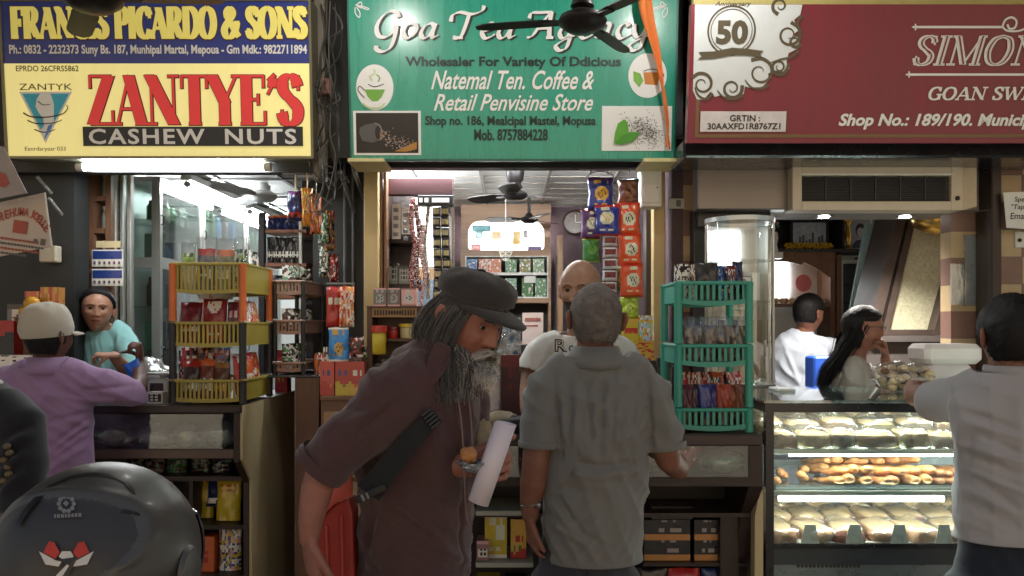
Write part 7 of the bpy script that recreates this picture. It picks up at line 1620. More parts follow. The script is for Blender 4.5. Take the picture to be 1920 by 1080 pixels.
def hand(mb, wrist, f, n, side=1, curl=(20, 25, 20), sc=1.0, spread=.03, thumb=(35, 15)):
    f = Vector(f).normalized(); n = Vector(n); n = (n-f*n.dot(f)).normalized(); w = f.cross(n)*side
    wr = Vector(wrist)
    mb.tube([wr-f*.02, wr+f*.02*sc, wr+f*.05*sc, wr+f*.088*sc], [(.026*sc, .02*sc), (.032*sc, .017*sc), (.039*sc, .0155*sc), (.036*sc, .012*sc)], 16, ref=w, dome=True)
    L = [.068, .076, .071, .056]
    for i in range(4):
        o = (1.5-i); b = wr+f*(.084-.004*abs(o-.5))*sc+w*o*.0195*sc
        d = (f+w*o*spread).normalized(); pts = [b-d*.012]; ax = d.cross(n); rr = [.0092*sc]; p = b; pts.append(p); rr.append(.009*sc)
        for k, fr in enumerate((.45, .31, .24)):
            d = Quaternion(ax, R(curl[k]+3*i)) @ d; p = p+d*L[i]*fr*sc; pts.append(p); rr.append((.0086-.0009*k)*sc)
        mb.tube(pts, rr, 10, dome=True)
    d = (f*.95+w*.42+n*.35).normalized(); b = wr+f*.024*sc+w*.026*sc; ax = w.cross(f)*1.0
    ax = d.cross(n)
    pts = [b]; p = b; rr = [.013*sc]
    for k, l in enumerate((.036, .03, .024)):
        d = Quaternion(ax, R(thumb[0] if k == 0 else thumb[1])) @ d; d = (d+f*.18).normalized(); p = p+d*l*sc; pts.append(p); rr.append((.0115-.0016*k)*sc)
    mb.tube(pts, rr, 10, dome=True)
def limb(mb, pts, rs, n=16, ref=None): mb.tube(pts, rs, n, ref=ref, dome=True)
def strands(mb, guide, count, r=.0016, seed=0, taper=.35, wob=.004, mi=0, mis=None, k=4):
    # guide: (point, spread) pairs; each strand keeps its own place in the lock and wanders a little
    rg = random.Random(seed); gp = [Vector(g[0]) for g in guide]; gs = [g[1] for g in guide]
    for s in range(count):
        u = Vector((rg.gauss(0, .5), rg.gauss(0, .5), rg.gauss(0, .35))); ph = rg.uniform(0, 6.3); L = rg.uniform(.72, 1.0); q = []
        for i, p in enumerate(gp):
            sp = gs[i] if isinstance(gs[i], Vector) else Vector((gs[i],)*3)
            q.append(p+Vector((u.x*sp.x, u.y*sp.y, u.z*sp.z))+Vector((math.sin(ph+i*1.4), math.cos(ph*2+i), math.sin(ph*3+i*.9)))*wob*(i > 0))
        c = catmull(q, k); m = max(3, int(len(c)*L)); c = c[:m]
        mb.tube(c, [r*(1-(1-taper)*i/(m-1)) for i in range(m)], 4, (rg.choice(mis) if mis else mi), caps=False)
def skin(name, rgb, red=.06): return mat(name, lin(rgb), .5, var=.2, scale=26, bump=.12, bscale=140, sss=.08)
def mkperson(label, base): return thing('person', label, 'person', base)
def finish_body(t, mb, voxel, headmb, mats, smooth=2):
    co, no, fs = remesh(mb, voxel, smooth); b = MB(); b.add([tuple(c) for c in co], fs, 0)
    if headmb is not None:
        o = len(b.v); b.v += headmb.v; b.f += [tuple(i+o for i in f) for f in headmb.f]; b.m += headmb.m
    return b.build('body', mats, t, smooth=True)
HAIRB = mat('black_hair', (.010, .009, .009), .6, var=.3, scale=60, stretch=(1, 1, .1), spec=.25); HAIRG = mat('grey_hair', lin((70, 68, 66)), .6, var=.4, scale=90); HAIRD = mat('dark_grey_hair', lin((46, 44, 43)), .55, var=.4, scale=60)
def fabric(name, rgb, rough=.85, var=.08, bump=.25, bscale=420, sheen=.25): return mat(name, lin(rgb), rough, var=var, scale=7, bump=bump, bscale=bscale, spec=.25, sheen=sheen)

# bearded man
t = mkperson('bearded man in dark cap and brown shirt bending forward with snack and paper roll', P(760, 1080, 2.08)*1+Vector((0, 0, -P(760, 1080, 2.08).z)))
fw = Vector((.8, -.6, 0)); rt = Vector((-.6, -.8, 0))
SK1 = skin('skin_ruddy', (150, 98, 82)); SK1L = mat('lips_ruddy', lin((130, 74, 66)), .5)
hc = P(876, 600, 2.0); HMx = HM(hc, 54, 25, 3); hs = .99
hd = head_mesh(HMx, hs, {'jaw': .2, 'nose': 1.15})
b = MB()
limb(b, [P(790, 1000, 2.07), P(800, 800, 2.03), P(820, 720, 2.0)], [(.11, .09), (.12, .09), (.10, .07)], ref=rt)
limb(b, [P(825, 690, 2.0), P(845, 660, 2.0), P(862, 635, 2.0)], [.065, .056, .058])
limb(b, [P(735, 735, 1.9), P(660, 805, 1.87), P(606, 872, 1.88)], [.055, .05, .043])
limb(b, [P(606, 872, 1.88), P(594, 920, 1.87), P(583, 975, 1.86), P(580, 1008, 1.86)], [.036, .038, .030, .024])
hand(b, P(580, 1008, 1.86), (.10, .02, -1), (.7, .5, 0), 1, (14, 18, 14), .95, .03, (0, 8))
limb(b, [P(862, 745, 2.12), P(884, 850, 2.14), P(880, 868, 2.02)], [.055, .045, .04])
limb(b, [P(868, 868, 2.05), P(862, 872, 2.0), P(868, 873, 1.945)], [.042, .036, .028])
hand(b, P(874, 872, 1.942), (1, -.04, .10), (0, -1, 0), -1, (62, 66, 42), 1.1, .0, (-14, 0))
finish_body(t, b, .0045, hd, [SK1, SK1L, HAIRG, SK1], 1)
eyes(t, HMx, hs, .5)
BRW = fabric('plum_brown_cotton', (80, 57, 57), .9, .12)
b = MB()
limb(b, [P(776, 1120, 2.10), P(779, 1040, 2.09), P(781, 960, 2.07), P(782, 880, 2.05), P(787, 800, 2.03), P(795, 735, 2.01), P(812, 690, 2.0), P(832, 660, 2.0)], [(.172, .142), (.165, .138), (.155, .138), (.163, .150), (.168, .150), (.160, .135), (.125, .100), (.075, .072)], 28, ref=rt)
limb(b, [P(785, 712, 1.94), P(738, 745, 1.90), P(690, 795, 1.87), P(642, 840, 1.865), P(603, 872, 1.87)], [.084, .084, .074, .068, .062], 20)
limb(b, [P(840, 700, 2.08), P(872, 760, 2.13), P(888, 830, 2.14)], [.07, .065, .058], 18)
fl = []
rg = random.Random(6)
sh = P(735, 722, 1.86)
for k in range(7): a = P(760-8*k, 735+9*k, 1.82); e = P(655+rg.uniform(-20, 30), 800+12*k+rg.uniform(-15, 15), 1.80); fl.append((a, e, .012+.006*rg.random(), .007*(1 if k % 2 else -1)))
for k in range(9): a = P(735+rg.uniform(-40, 60), 905+14*k, 1.90); e = P(850+rg.uniform(-20, 20), 955+17*k+rg.uniform(0, 40), 1.93); fl.append((a, e, .016, .007*(1 if k % 2 else -1)))
for k in range(5): a = P(700+rg.uniform(-15, 15), 950+30*k, 1.93); e = P(690+rg.uniform(-25, 25), 1080, 1.95); fl.append((a, e, .014, .008*(1 if k % 2 else -1)))
fl += [(P(856, 700, 1.93), P(868, 900, 1.93), .006, .005), (P(892, 700, 1.95), P(882, 1000, 1.95), .007, .005), (P(868, 900, 1.93), P(862, 1075, 1.95), .006, -.008), (P(640, 760, 1.8), P(735, 770, 1.82), .018, -.008)]
sh_o = garment('shirt', b, BRW, t, .0062, 2, fl, [(.004, (1, .2, .35), 30), (.003, (.3, .2, 1), 24)], [(P(600, 876, 1.87), P(601, 880, 1.87)-P(640, 838, 1.865), .085), (P(776, 1118, 2.1), (0, 0, -1), .4), (P(838, 652, 2.0), P(845, 630, 2.0)-P(830, 665, 2.0), .09), (P(888, 834, 2.14), (0, 0, -1), .08)], seed=4)
m = MB(); d0 = (P(603, 872, 1.87)-P(640, 838, 1.865)).normalized()                      # rolled cuff
m.tube([P(612, 861, 1.87), P(600, 876, 1.872)+d0*.004], [.066, .067], 22, caps=False); c2 = P(612, 861, 1.87)
m.tube([P(613, 860, 1.87), P(608, 867, 1.871), P(600, 877, 1.872)], [.0625, .0705, .066], 22, caps=False)
m.build('rolled_cuff', BRW, sh_o, smooth=True)
m = MB()                                             # collar: two turned leaves
def flap(pts, th=.004): n = len(pts); m.add([tuple(p) for p in pts]+[tuple(p+Vector((.003, th, 0))) for p in pts], [tuple(range(n)), tuple(reversed(range(n, 2*n)))]+[(i, i+n, (i+1) % n+n, (i+1) % n) for i in range(n)])
flap([P(818, 640, 1.895), P(842, 650, 1.885), P(838, 690, 1.872), P(812, 722, 1.862), P(796, 718, 1.87), P(802, 670, 1.885)]); flap([P(878, 690, 1.90), P(900, 700, 1.92), P(896, 745, 1.92), P(876, 730, 1.905)])
m.build('collar', BRW, sh_o)
m = MB()                                             # placket with pale piping
for dx in (0, 26): m.tube(catmull([P(856+dx*.8, 730, 1.882+dx*.0009), P(866+dx*.7, 800, 1.874+dx*.0009), P(870+dx*.6, 880, 1.878+dx*.0009), P(874+dx*.35, 960, 1.895+dx*.0009), P(880+dx*.2, 984, 1.905+dx*.0009)], 5), .0022, 6)
m.build('piping', mat('pale_piping', lin((120, 98, 94)), .8), sh_o)
b = MB(); limb(b, [P(770, 1060, 2.1), P(768, 1300, 2.1)], [(.15, .13), (.14, .13)], 20, ref=rt)
for s in (-1, 1): limb(b, [P(765, 1250, 2.1)+rt*.08*s, P(755, 1700, 2.1)+rt*.09*s, Vector((X(750, 2.1), 2.1, .05))+rt*.09*s], [.09, .07, .055], 16)
o = garment('trousers', b, fabric('rust_trousers', (92, 48, 40)), t, .012, 2, [], [(.003, (1, 1, .2), 25)], [])
b = MB()
for s in (-1, 1): p = Vector((X(750, 2.1), 2.1, .035))+rt*.09*s; b.tube([p-fw*.07, p+fw*.03, p+fw*.15], [(.04, .034), (.045, .035), (.036, .025)], 14, ref=rt, dome=True)
b.build('shoe', mat('dark_leather', lin((40, 34, 30)), .5), t, smooth=True)
# cap in the head's own frame
CAPM = fabric('charcoal_wool', (58, 54, 52), .95, .12, .4, 300)
m = MB(); nu = 44; vs = []; fs = []
for j in range(13):
    a = math.pi/2*j/12
    for i in range(nu):
        be = 2*math.pi*i/nu; r = math.cos(a); puff_ = 1+.05*math.cos(8*be)*math.sin(2*a)*.4+.05*noise.noise(Vector((math.cos(be)*2, math.sin(be)*2, j*.3)))
        fy = -.012 if math.cos(be) < 0 else 0
        vs.append(Vector((.102*r**.75*math.sin(be)*puff_, (.118*r**.75*-math.cos(be))*puff_+.006, .062+.062*math.sin(a)**.8*puff_+.012*math.cos(be)*-1*0)))
low = [Vector((.084*math.sin(2*math.pi*i/nu), -.100*math.cos(2*math.pi*i/nu)+.004, .040)) for i in range(nu)]
mid = [Vector((.100*math.sin(2*math.pi*i/nu), -.116*math.cos(2*math.pi*i/nu)+.005, .048)) for i in range(nu)]
vs = low+mid+vs
for j in range(14):
    for i in range(nu): fs.append((j*nu+i, j*nu+(i+1) % nu, (j+1)*nu+(i+1) % nu, (j+1)*nu+i))
CM = HMx @ Matrix.Translation((0, -.010, .020)) @ Matrix.Rotation(R(-9), 4, 'X') @ Matrix.Diagonal((.91, .89, .88, 1))
m.add(vs, fs, 0, CM); cap = m.build('cap', CAPM, t, smooth=True)
m = MB(); m.tube([CM @ Vector((.0855*math.sin(2*math.pi*i/nu), -.1015*math.cos(2*math.pi*i/nu)+.004, .028)) for i in range(nu)]+[CM @ Vector((0, -.0975, .028))], [(.012, .004)]*(nu+1), 8, ref=(0, 0, 1)); m.build('band', CAPM, cap, smooth=True)
m = MB(); m.ball((0, .006, .126), (.012, .012, .006), 10, 0, CM); m.build('button', CAPM, cap, smooth=True)
m = MB(); vs = []; fs = []; n = 20; rr_ = 7
for k in range(n+1):
    a = R(-82+164*k/n); ins = Vector((.084*math.sin(a), -.100*math.cos(a)+.004, .034))
    ex = .078*max(0, math.cos(a*1.05))**.6
    for j in range(rr_+1):
        f = j/rr_; q = ins+Vector((math.sin(a)*.010*f, -ex*f, -.020*f*f*max(.2, math.cos(a))-.008*f-.010*abs(math.sin(a))*0)); vs.append(q)
for k in range(n):
    for j in range(rr_): b0 = k*(rr_+1)+j; fs.append((b0, b0+1, b0+rr_+2, b0+rr_+1))
m.add(vs, fs, 0, CM); o = m.build('brim', CAPM, cap, smooth=True); s = o.modifiers.new('thick', 'SOLIDIFY'); s.thickness = .006
# hair and beard
H1 = mat('hair_strand_dark', lin((60, 57, 54)), .55, var=.2); H2 = mat('hair_strand_grey', lin((112, 109, 105)), .55, var=.2); H3 = mat('hair_strand_white', lin((216, 210, 200)), .6, var=.15)
def hl(x, y, z): return HMx @ Vector((x, y, z))
m = MB()
for s in (-1, 1):
    for k in range(7):
        y0 = -.045+.017*k
        r0 = hl(s*.076*math.sqrt(max(.15, 1-(y0/.105)**2)), y0, .035)
        drop = [(P(846-4*k, 662, 1.91+.012*k), .018), (P(838-5*k, 710, 1.885+.012*k), .024), (P(842-4*k, 765, 1.86+.01*k), .022)] if s < 0 else [(P(872, 660, 2.08), .02), (P(856, 720, 2.07), .03)]
        strands(m, [(r0, .008), (hl(s*.086, y0+.006, -.01), .010), (hl(s*.083, y0+.008, -.07), .016)]+drop, 170, .00062, k+20*s+40, mis=[0, 0, 1, 1], wob=.005)
m.build('hair', [H1, H2], t, smooth=True)
m = MB()
tip = P(872, 768, 1.90)
for k in range(16):                                  # dark sides of the beard
    f = (k/15)*2-1; x = .066*f; z = -.048-.035*(1-abs(f)); 
    q = head_surf(x/.075, -math.sqrt(max(.03, 1-(x/.075)**2-(z/.117)**2)), z/.117, {'jaw': .2, 'nose': 1.15})*hs
    r0 = HMx @ q
    strands(m, [(r0, .008), (r0+Vector((.004, -.012, -.03))+HMx.to_3x3() @ Vector((x*.15, -.012, 0)), .012), (r0.lerp(P(872, 715, 1.91) if abs(f) > .45 else P(906, 712, 1.89), .6), .020), ((tip if abs(f) > .45 else P(902, 738, 1.89))+Vector((x*.25, 0, .01)), .018)], 150, .00062, 100+k, mis=[0, 1, 1, 1, 2] if abs(f) > .45 else [1, 2, 2], wob=.006)
m.build('beard', [H1, H2, H3], t, smooth=True)
m = MB()                                             # white chin tuft and moustache
for k in range(5):
    x = .026*(k/4*2-1); r0 = HMx @ (Vector((x, -.100, -.078))*hs)
    strands(m, [(r0, .009), (r0+Vector((.006, -.008, -.022)), .014), (P(912, 700, 1.885), .016), (P(908, 722, 1.885), .010)], 170, .0007, 200+k, mis=[0, 0, 1], wob=.005)
for s in (-1, 1):
    strands(m, [(HMx @ (Vector((s*.004, -.108, -.040))*hs), .007), (HMx @ (Vector((s*.022, -.102, -.047))*hs), .008), (HMx @ (Vector((s*.038, -.088, -.066))*hs), .008), (HMx @ (Vector((s*.042, -.086, -.085))*hs), .008)], 200, .0007, 300+s, mis=[0, 0, 1], wob=.004)
m.build('moustache', [H3, H2], t, smooth=True)
m = MB()
for s in (-1, 1): strands(m, [(HMx @ (Vector((s*.012, -.089, .030))*hs), .004), (HMx @ (Vector((s*.028, -.090, .036))*hs), .004), (HMx @ (Vector((s*.046, -.078, .030))*hs), .004)], 26, .0009, 400+s, wob=.002)
m.build('eyebrow', [H1], t, smooth=True)
# strap, red bag, paper roll, snack
o = MB(); pts = [P(690, 925, 1.85), P(706, 905, 1.842), P(735, 868, 1.835), P(770, 828, 1.835), P(800, 795, 1.842), P(816, 778, 1.85)]
q = catmull(pts, 5); vs = []; fs = []; n = len(q)
for i, p in enumerate(q):
    tt = (q[min(i+1, n-1)]-q[max(i-1, 0)]).normalized(); sd = tt.cross(Vector((.25, -1, .1))).normalized(); w = .031-.012*i/(n-1)
    for a, e in ((-1, 0), (1, 0), (1, .006), (-1, .006)): vs.append(p+sd*w*a+Vector((0, e, 0)))
for i in range(n-1):
    for j in range(4): fs.append((i*4+j, i*4+(j+1) % 4, i*4+4+(j+1) % 4, i*4+4+j))
fs += [(3, 2, 1, 0), (n*4-4, n*4-3, n*4-2, n*4-1)]
st = thing('shoulder_strap', 'black webbing strap slung across the bearded man', 'strap', P(760, 850, 1.84))
NYL = fabric('black_nylon', (26, 27, 29), .6, .15, .3, 500)
o.add(vs, fs).build('webbing', NYL, st)
M = Matrix.Translation(P(809, 786, 1.838)) @ Matrix.Rotation(R(-38), 4, 'Y')
m = MB()
for i in range(5): m.bbox(-.014, .016, -.007, .005, -.02+.009*i, -.013+.009*i, .002, 0, M)
m.build('buckle', BLK, st); 
M = Matrix.Translation(P(690, 918, 1.842)) @ Matrix.Rotation(R(-25), 4, 'Y'); MB().bbox(-.035, .04, -.006, .006, -.02, -.002, .003, 0, M).box(-.02, -.014, -.0075, -.0062, -.019, -.004, 1, M).box(-.008, -.003, -.0075, -.0062, -.019, -.004, 1, M).build('slider', [BLK, GREY], st)
bg_ = thing('tote_bag', 'red folded bag carried behind the bearded man under his arm', 'bag', P(620, 1080, 1.99))
RBAG = mat('red_vinyl', lin((150, 44, 36)), .5, var=.15, bump=.1, bscale=20); RBAGL = mat('red_vinyl_flap', lin((196, 92, 78)), .5, var=.1)
m = MB(); m.prism([(X(a, 2.0), Z(c, 2.0)) for a, c in [(578, 1130), (668, 1130), (664, 960), (656, 930), (630, 940), (600, 968), (584, 1000)]], 1.985, 2.06); m.build('body', RBAG, bg_, bevel=.008)
m = MB()
q = catmull([P(582, 1010, 1.975), P(600, 972, 1.972), P(628, 944, 1.97), P(660, 930, 1.972)], 6); tp = catmull([P(596, 960, 1.99), P(612, 915, 1.992), P(636, 880, 1.995), P(660, 850, 2.0)], 6); n = len(q)
m.add([tuple(p) for p in q]+[tuple(p) for p in tp], [(i, i+1, n+i+1, n+i) for i in range(n-1)]); o = m.build('flap', RBAGL, bg_, smooth=True); o.modifiers.new('thick', 'SOLIDIFY').thickness = .006
for px in (612, 640): MB().tube([P(px, 965 if px > 630 else 985, 1.982), P(px+4, 1128, 1.982)], .004, 6).build('seam', mat('red_seam', lin((170, 70, 60)), .5), bg_)
pr_ = thing('paper_roll', 'white rolled paper held upright by the bearded man', 'paper', P(921, 870, 1.885))
a, e = P(897, 940, 1.872), P(946, 798, 1.872); dv = (e-a).normalized(); s1 = dv.cross(Vector((0, 1, 0))).normalized(); s2 = dv.cross(s1)
m = MB(); vs = []; fs = []; n = 46
for i in range(n+1):
    th = 2*math.pi*1.7*i/n+.4; r = .0275-.006*i/n; c = s1*r*math.cos(th)+s2*r*math.sin(th); sk = dv*(.010*math.sin(th*.5)); vs += [a+c-sk*.3, e+c+sk]
m.add(vs, [(2*i, 2*i+2, 2*i+3, 2*i+1) for i in range(n)]); o = m.build('sheet', mat('roll_paper', lin((214, 204, 212)), .7, var=.03), pr_, smooth=True); o.modifiers.new('thick', 'SOLIDIFY').thickness = .0012
sn = thing('snack', 'round fried snack in crumpled foil held beside the paper roll', 'snack', P(880, 856, 1.86))
lump(.021, .020, .0195, 3, 26, .10, 2.6, False, M=Matrix.Translation(P(879, 853, 1.865)-Vector((0, 0, .0195)))).build('bhaji', mat('fried_batter', lin((176, 122, 74)), .7, var=.3, scale=60, bump=.4, bscale=80), sn, smooth=True)
m = MB(); vs = []; fs = []; nu = 22
rg = random.Random(8)
for j in range(8):
    for i in range(nu):
        be = 2*math.pi*i/nu; f = j/7; r = .008+.030*f**.7; jt = 1+.22*noise.noise(Vector((math.cos(be)*2.5, math.sin(be)*2.5, j*.8)))
        vs.append(P(888, 876, 1.868)+Vector((r*1.1*math.cos(be)*jt, r*.7*math.sin(be)*jt, -.012+.026*f*jt+.006*noise.noise(Vector((be*2, j, 3))))))
for j in range(7):
    for i in range(nu): fs.append((j*nu+i, j*nu+(i+1) % nu, (j+1)*nu+(i+1) % nu, (j+1)*nu+i))
m.add(vs, fs); m.build('foil', mat('foil', lin((170, 176, 182)), .28, .85, var=.15, bump=.6, bscale=60), sn)
o = item('paper_bag', 'crumpled beige paper packet behind the paper roll', 'bag', lump(.033, .03, .042, 9, 22, .22, 2.4, False), [mat('beige_paper', (1,)*3)], P(902, 852, 2.04), 0)

# man in the grey polo shirt, from behind
t = mkperson('man in grey polo shirt seen from behind at the tea counter', Vector((X(1110, 2.6), 2.6, 0)))
SK2 = skin('skin_brown', (128, 84, 66)); SK2L = mat('lips_brown', lin((110, 66, 58)), .5)
rx = Vector((1, 0, 0)); hc = P(1117, 601, 2.58); HMx = HM(hc, 184, 4, -2); hs = 1.02
hd = head_mesh(HMx, hs, {})
b = MB()
limb(b, [P(1115, 900, 2.62), P(1115, 760, 2.61), P(1116, 700, 2.6)], [(.11, .07), (.12, .08), (.10, .06)], ref=rx)
limb(b, [P(1116, 690, 2.6), P(1116, 655, 2.59), P(1117, 620, 2.59)], [.066, .060, .060])
limb(b, [P(1030, 745, 2.6), P(1012, 820, 2.58), P(1004, 868, 2.57)], [.055, .05, .044])
limb(b, [P(1004, 868, 2.57), P(1000, 905, 2.58), P(994, 945, 2.60), P(994, 965, 2.605)], [.043, .044, .034, .029])
hand(b, P(994, 966, 2.605), (.03, .05, -1), (1, .2, 0), 1, (18, 22, 18), 1.0, .03, (0, 8))
limb(b, [P(1215, 745, 2.6), P(1242, 820, 2.58), P(1254, 862, 2.60)], [.055, .05, .043])
limb(b, [P(1254, 862, 2.6), P(1268, 874, 2.72), P(1276, 884, 2.88)], [.042, .042, .028])
finish_body(t, b, .006, hd, [SK2, SK2L, HAIRB, SK2], 2)
def reg(q): return .018+.03*(q.y > -.02)+min(.05, (q.z+.062+.3*max(0, -q.y)))*1.0-.06 if q.z < .02 else (.02 if q.y > -.06 else -.01)
def reg2(q): return min(q.z+.075, .05) if q.y > .012 else (min(q.z-.0, .04) if q.y > -.055 else -.02+(q.z-.07))
hair_shell(HMx, hs, {}, reg2, lambda q: .0035+.002*(q.z < .05), .0025, fr=40).build('hair', mat('cropped_grey_hair', lin((112, 104, 98)), .8, var=.45, scale=34, bump=.5, bscale=220), t, smooth=True)
POL = fabric('grey_pique', (124, 123, 119), .88, .05, .3, 520)
b = MB()
limb(b, [P(1112, 1050, 2.64), P(1112, 985, 2.63), P(1114, 930, 2.62), P(1117, 870, 2.61), P(1120, 800, 2.60), P(1120, 745, 2.60), P(1118, 700, 2.6), P(1117, 662, 2.595)], [(.166, .125), (.168, .128), (.172, .126), (.178, .120), (.192, .120), (.198, .115), (.150, .092), (.085, .075)], 32, ref=rx)
limb(b, [P(1060, 700, 2.6), P(1030, 735, 2.59), P(1016, 790, 2.58), P(1013, 838, 2.575)], [.075, .082, .072, .068], 20)
limb(b, [P(1180, 700, 2.6), P(1216, 740, 2.59), P(1238, 795, 2.58), P(1250, 842, 2.59)], [.075, .08, .068, .062], 20)
fl = []; rg = random.Random(11)
yb = 2.47
for k in range(9):                                    # long drops from the shoulder blades
    x0 = 1050+16*k+rg.uniform(-6, 6); fl.append((P(x0, 690+rg.uniform(0, 50), yb), P(x0+rg.uniform(-14, 14), 840+rg.uniform(-20, 40), yb), rg.uniform(.009, .018), rg.choice([-1, 1, 1])*rg.uniform(.005, .009)))
fl += [(P(1040, 882, yb-.01), P(1120, 900, yb-.02), .016, .014), (P(1120, 900, yb-.02), P(1222, 882, yb-.01), .018, .012), (P(1050, 868, yb), P(1150, 880, yb-.02), .014, -.012), (P(1140, 878, yb-.01), P(1226, 868, yb), .013, -.010), (P(1035, 915, yb), P(1110, 930, yb-.01), .018, -.008),
       (P(1035, 950, yb), P(1080, 1010, yb), .013, .010), (P(1050, 940, yb), P(1098, 1012, yb), .010, -.009), (P(1030, 985, yb), P(1100, 1030, yb), .012, .009), (P(1080, 1000, yb), P(1150, 1035, yb), .012, -.005), (P(1160, 930, yb), P(1185, 1000, yb), .02, .006), (P(1215, 700, yb+.04), P(1222, 860, yb+.03), .012, -.012), (P(1040, 700, yb+.04), P(1052, 840, yb+.03), .011, -.010),
       (P(1190, 660, yb+.03), P(1236, 720, yb+.06), .012, .006), (P(1205, 720, yb+.03), P(1190, 850, yb), .012, .008)]
sh_o = garment('polo_shirt', b, POL, t, .0062, 2, fl, [(.0035, (1, 0, .12), 38), (.0022, (.2, 0, 1), 30)], [(P(1013, 836, 2.575), (-.02, 0, -1), .09), (P(1250, 840, 2.59), (.15, 0, -1), .085), (P(1112, 1046, 2.64), (0, 0, -1), .4), (P(1117, 668, 2.595), (0, 0, 1), .1)], seed=9)
m = MB(); nu = 30; vs = []; fs = []                   # turned collar
for j, (r, ry, z) in enumerate(((.068, .066, 652), (.073, .071, 650), (.088, .086, 670), (.098, .093, 682), (.092, .087, 680))):
    for i in range(nu+1):
        a = R(-150+300*i/nu)+math.pi/2; c = P(1117, z, 2.595); vs.append(c+Vector((r*math.cos(a+math.pi), ry*math.sin(a+math.pi), .012*math.sin(a)*(j > 1)*-1)))
for j in range(4):
    for i in range(nu): q = j*(nu+1)+i; fs.append((q, q+1, q+nu+2, q+nu+1))
m.add(vs, fs); o = m.build('collar', POL, sh_o, smooth=True); o.modifiers.new('thick', 'SOLIDIFY').thickness = .003
for c, r, dv in ((P(1013, 832, 2.575), .0695, (-.02, 0, -1)), (P(1249, 836, 2.588), .0635, (.15, 0, -1))):
    d = Vector(dv).normalized(); m = MB(); m.tube([c-d*.012, c-d*.008, c+d*.008, c+d*.010], [r*.99, r*1.03, r*1.03, r*.97], 24, caps=False); m.build('cuff', POL, sh_o, smooth=True)
m = MB(); M = Matrix.Translation(P(995, 944, 2.598)); m.tube([P(995, 944, 2.598)+Vector((.033*math.cos(a), .033*math.sin(a), .006*math.cos(a))) for a in [2*math.pi*k/24 for k in range(25)]], .0032, 8); m.bbox(.012, .034, -.034, -.018, -.010, .010, .003, 0, M)
m.build('wristwatch', mat('watch_steel', lin((120, 122, 122)), .3, .8), t, smooth=True)
b = MB(); TR = fabric('charcoal_trousers', (58, 58, 66), .85, .1)
limb(b, [P(1098, 985, 2.64), P(1098, 1060, 2.64), P(1097, 1120, 2.64)], [(.145, .105), (.158, .115), (.158, .12)], 28, ref=rx)
for s in (-1, 1): limb(b, [P(1097, 1100, 2.64)+rx*.09*s, P(1097, 1380, 2.62)+rx*.1*s, Vector((X(1097, 2.62)+.11*s, 2.63, .06))], [(.1, .115), (.08, .085), (.065, .07)], 18, ref=rx)
garment('trousers', b, TR, t, .011, 3, [(P(1098, 1040, 2.5), P(1096, 1130, 2.5), .012, -.02), (P(1010, 1000, 2.52), P(1012, 1100, 2.52), .015, .008)], [(.003, (1, .3, .3), 24)], [], seed=3)
b = MB()
for s in (-1, 1): p = Vector((X(1097, 2.62)+.11*s, 2.66, .035)); b.tube([p+Vector((0, -.08, 0)), p, p+Vector((0, .15, -.005))], [(.04, .034), (.046, .036), (.038, .024)], 14, ref=rx, dome=True)
b.build('shoe', mat('dark_leather', (1,)*3), t, smooth=True)

# bald shopkeeper
t = mkperson('bald bearded shopkeeper in white tee with printed letters behind tea counter', Vector((X(1090, 3.55), 3.55, 0)))
SK3 = skin('skin_tan', (158, 120, 98)); SK3L = mat('lips_tan', lin((140, 88, 78)), .5); STUB = mat('stubble', lin((70, 54, 46)), .8, var=.3, scale=120)
hc = P(1089, 545, 3.42); HMx = HM(hc, -20, 10, 0); hs = 1.12
hd = head_mesh(HMx, hs, {}, beard=lambda c: (c.z < -.03 and abs(c.x) > .012 or c.z < -.068) and c.y < .02 and c.z < -.02-.0*c.x or (c.y < -.05 and -.047 < c.z < -.038 and abs(c.x) < .03))
b = MB()
limb(b, [P(1090, 860, 3.56), P(1090, 740, 3.55), P(1090, 670, 3.53)], [(.12, .08), (.13, .08), (.11, .07)], ref=rx)
limb(b, [P(1090, 655, 3.53), P(1092, 615, 3.49), P(1093, 585, 3.46)], [.072, .066, .066])
limb(b, [P(1000, 690, 3.54), P(993, 735, 3.48), P(992, 765, 3.40)], [.052, .045, .04]); limb(b, [P(992, 765, 3.4), P(1000, 772, 3.25), P(1020, 778, 3.13)], [.04, .036, .028])
hand(b, P(1022, 779, 3.12), (.7, -.7, -.05), (0, 0, -1), -1, (8, 12, 10), 1.0)
limb(b, [P(1180, 690, 3.54), P(1190, 740, 3.48), P(1190, 770, 3.36)], [.052, .045, .04]); limb(b, [P(1190, 770, 3.36), P(1176, 780, 3.22), P(1160, 790, 3.12)], [.04, .036, .028])
hand(b, P(1158, 791, 3.11), (-.6, -.7, -.05), (0, 0, -1), 1, (8, 12, 10), 1.0)
finish_body(t, b, .007, hd, [SK3, SK3L, mat('brow_brown', lin((74, 54, 46)), .7), STUB], 2)
eyes(t, HMx, hs)
WT = fabric('white_jersey', (214, 212, 206), .9, .03)
b = MB()
limb(b, [P(1088, 900, 3.57), P(1088, 800, 3.57), P(1088, 730, 3.55), P(1088, 680, 3.54), P(1090, 645, 3.53), P(1091, 622, 3.51)], [(.19, .14), (.195, .145), (.20, .14), (.20, .125), (.15, .1), (.08, .08)], 28, ref=rx)
limb(b, [P(1040, 648, 3.53), P(1008, 668, 3.53), P(995, 692, 3.51)], [.07, .075, .07], 18); limb(b, [P(1140, 645, 3.53), P(1172, 665, 3.53), P(1184, 695, 3.51)], [.07, .075, .07], 18)
fl = [(P(1000+20*k, 668, 3.40), P(1010+24*k, 730, 3.38), .014, .007*(1 if k % 2 else -1)) for k in range(6)]
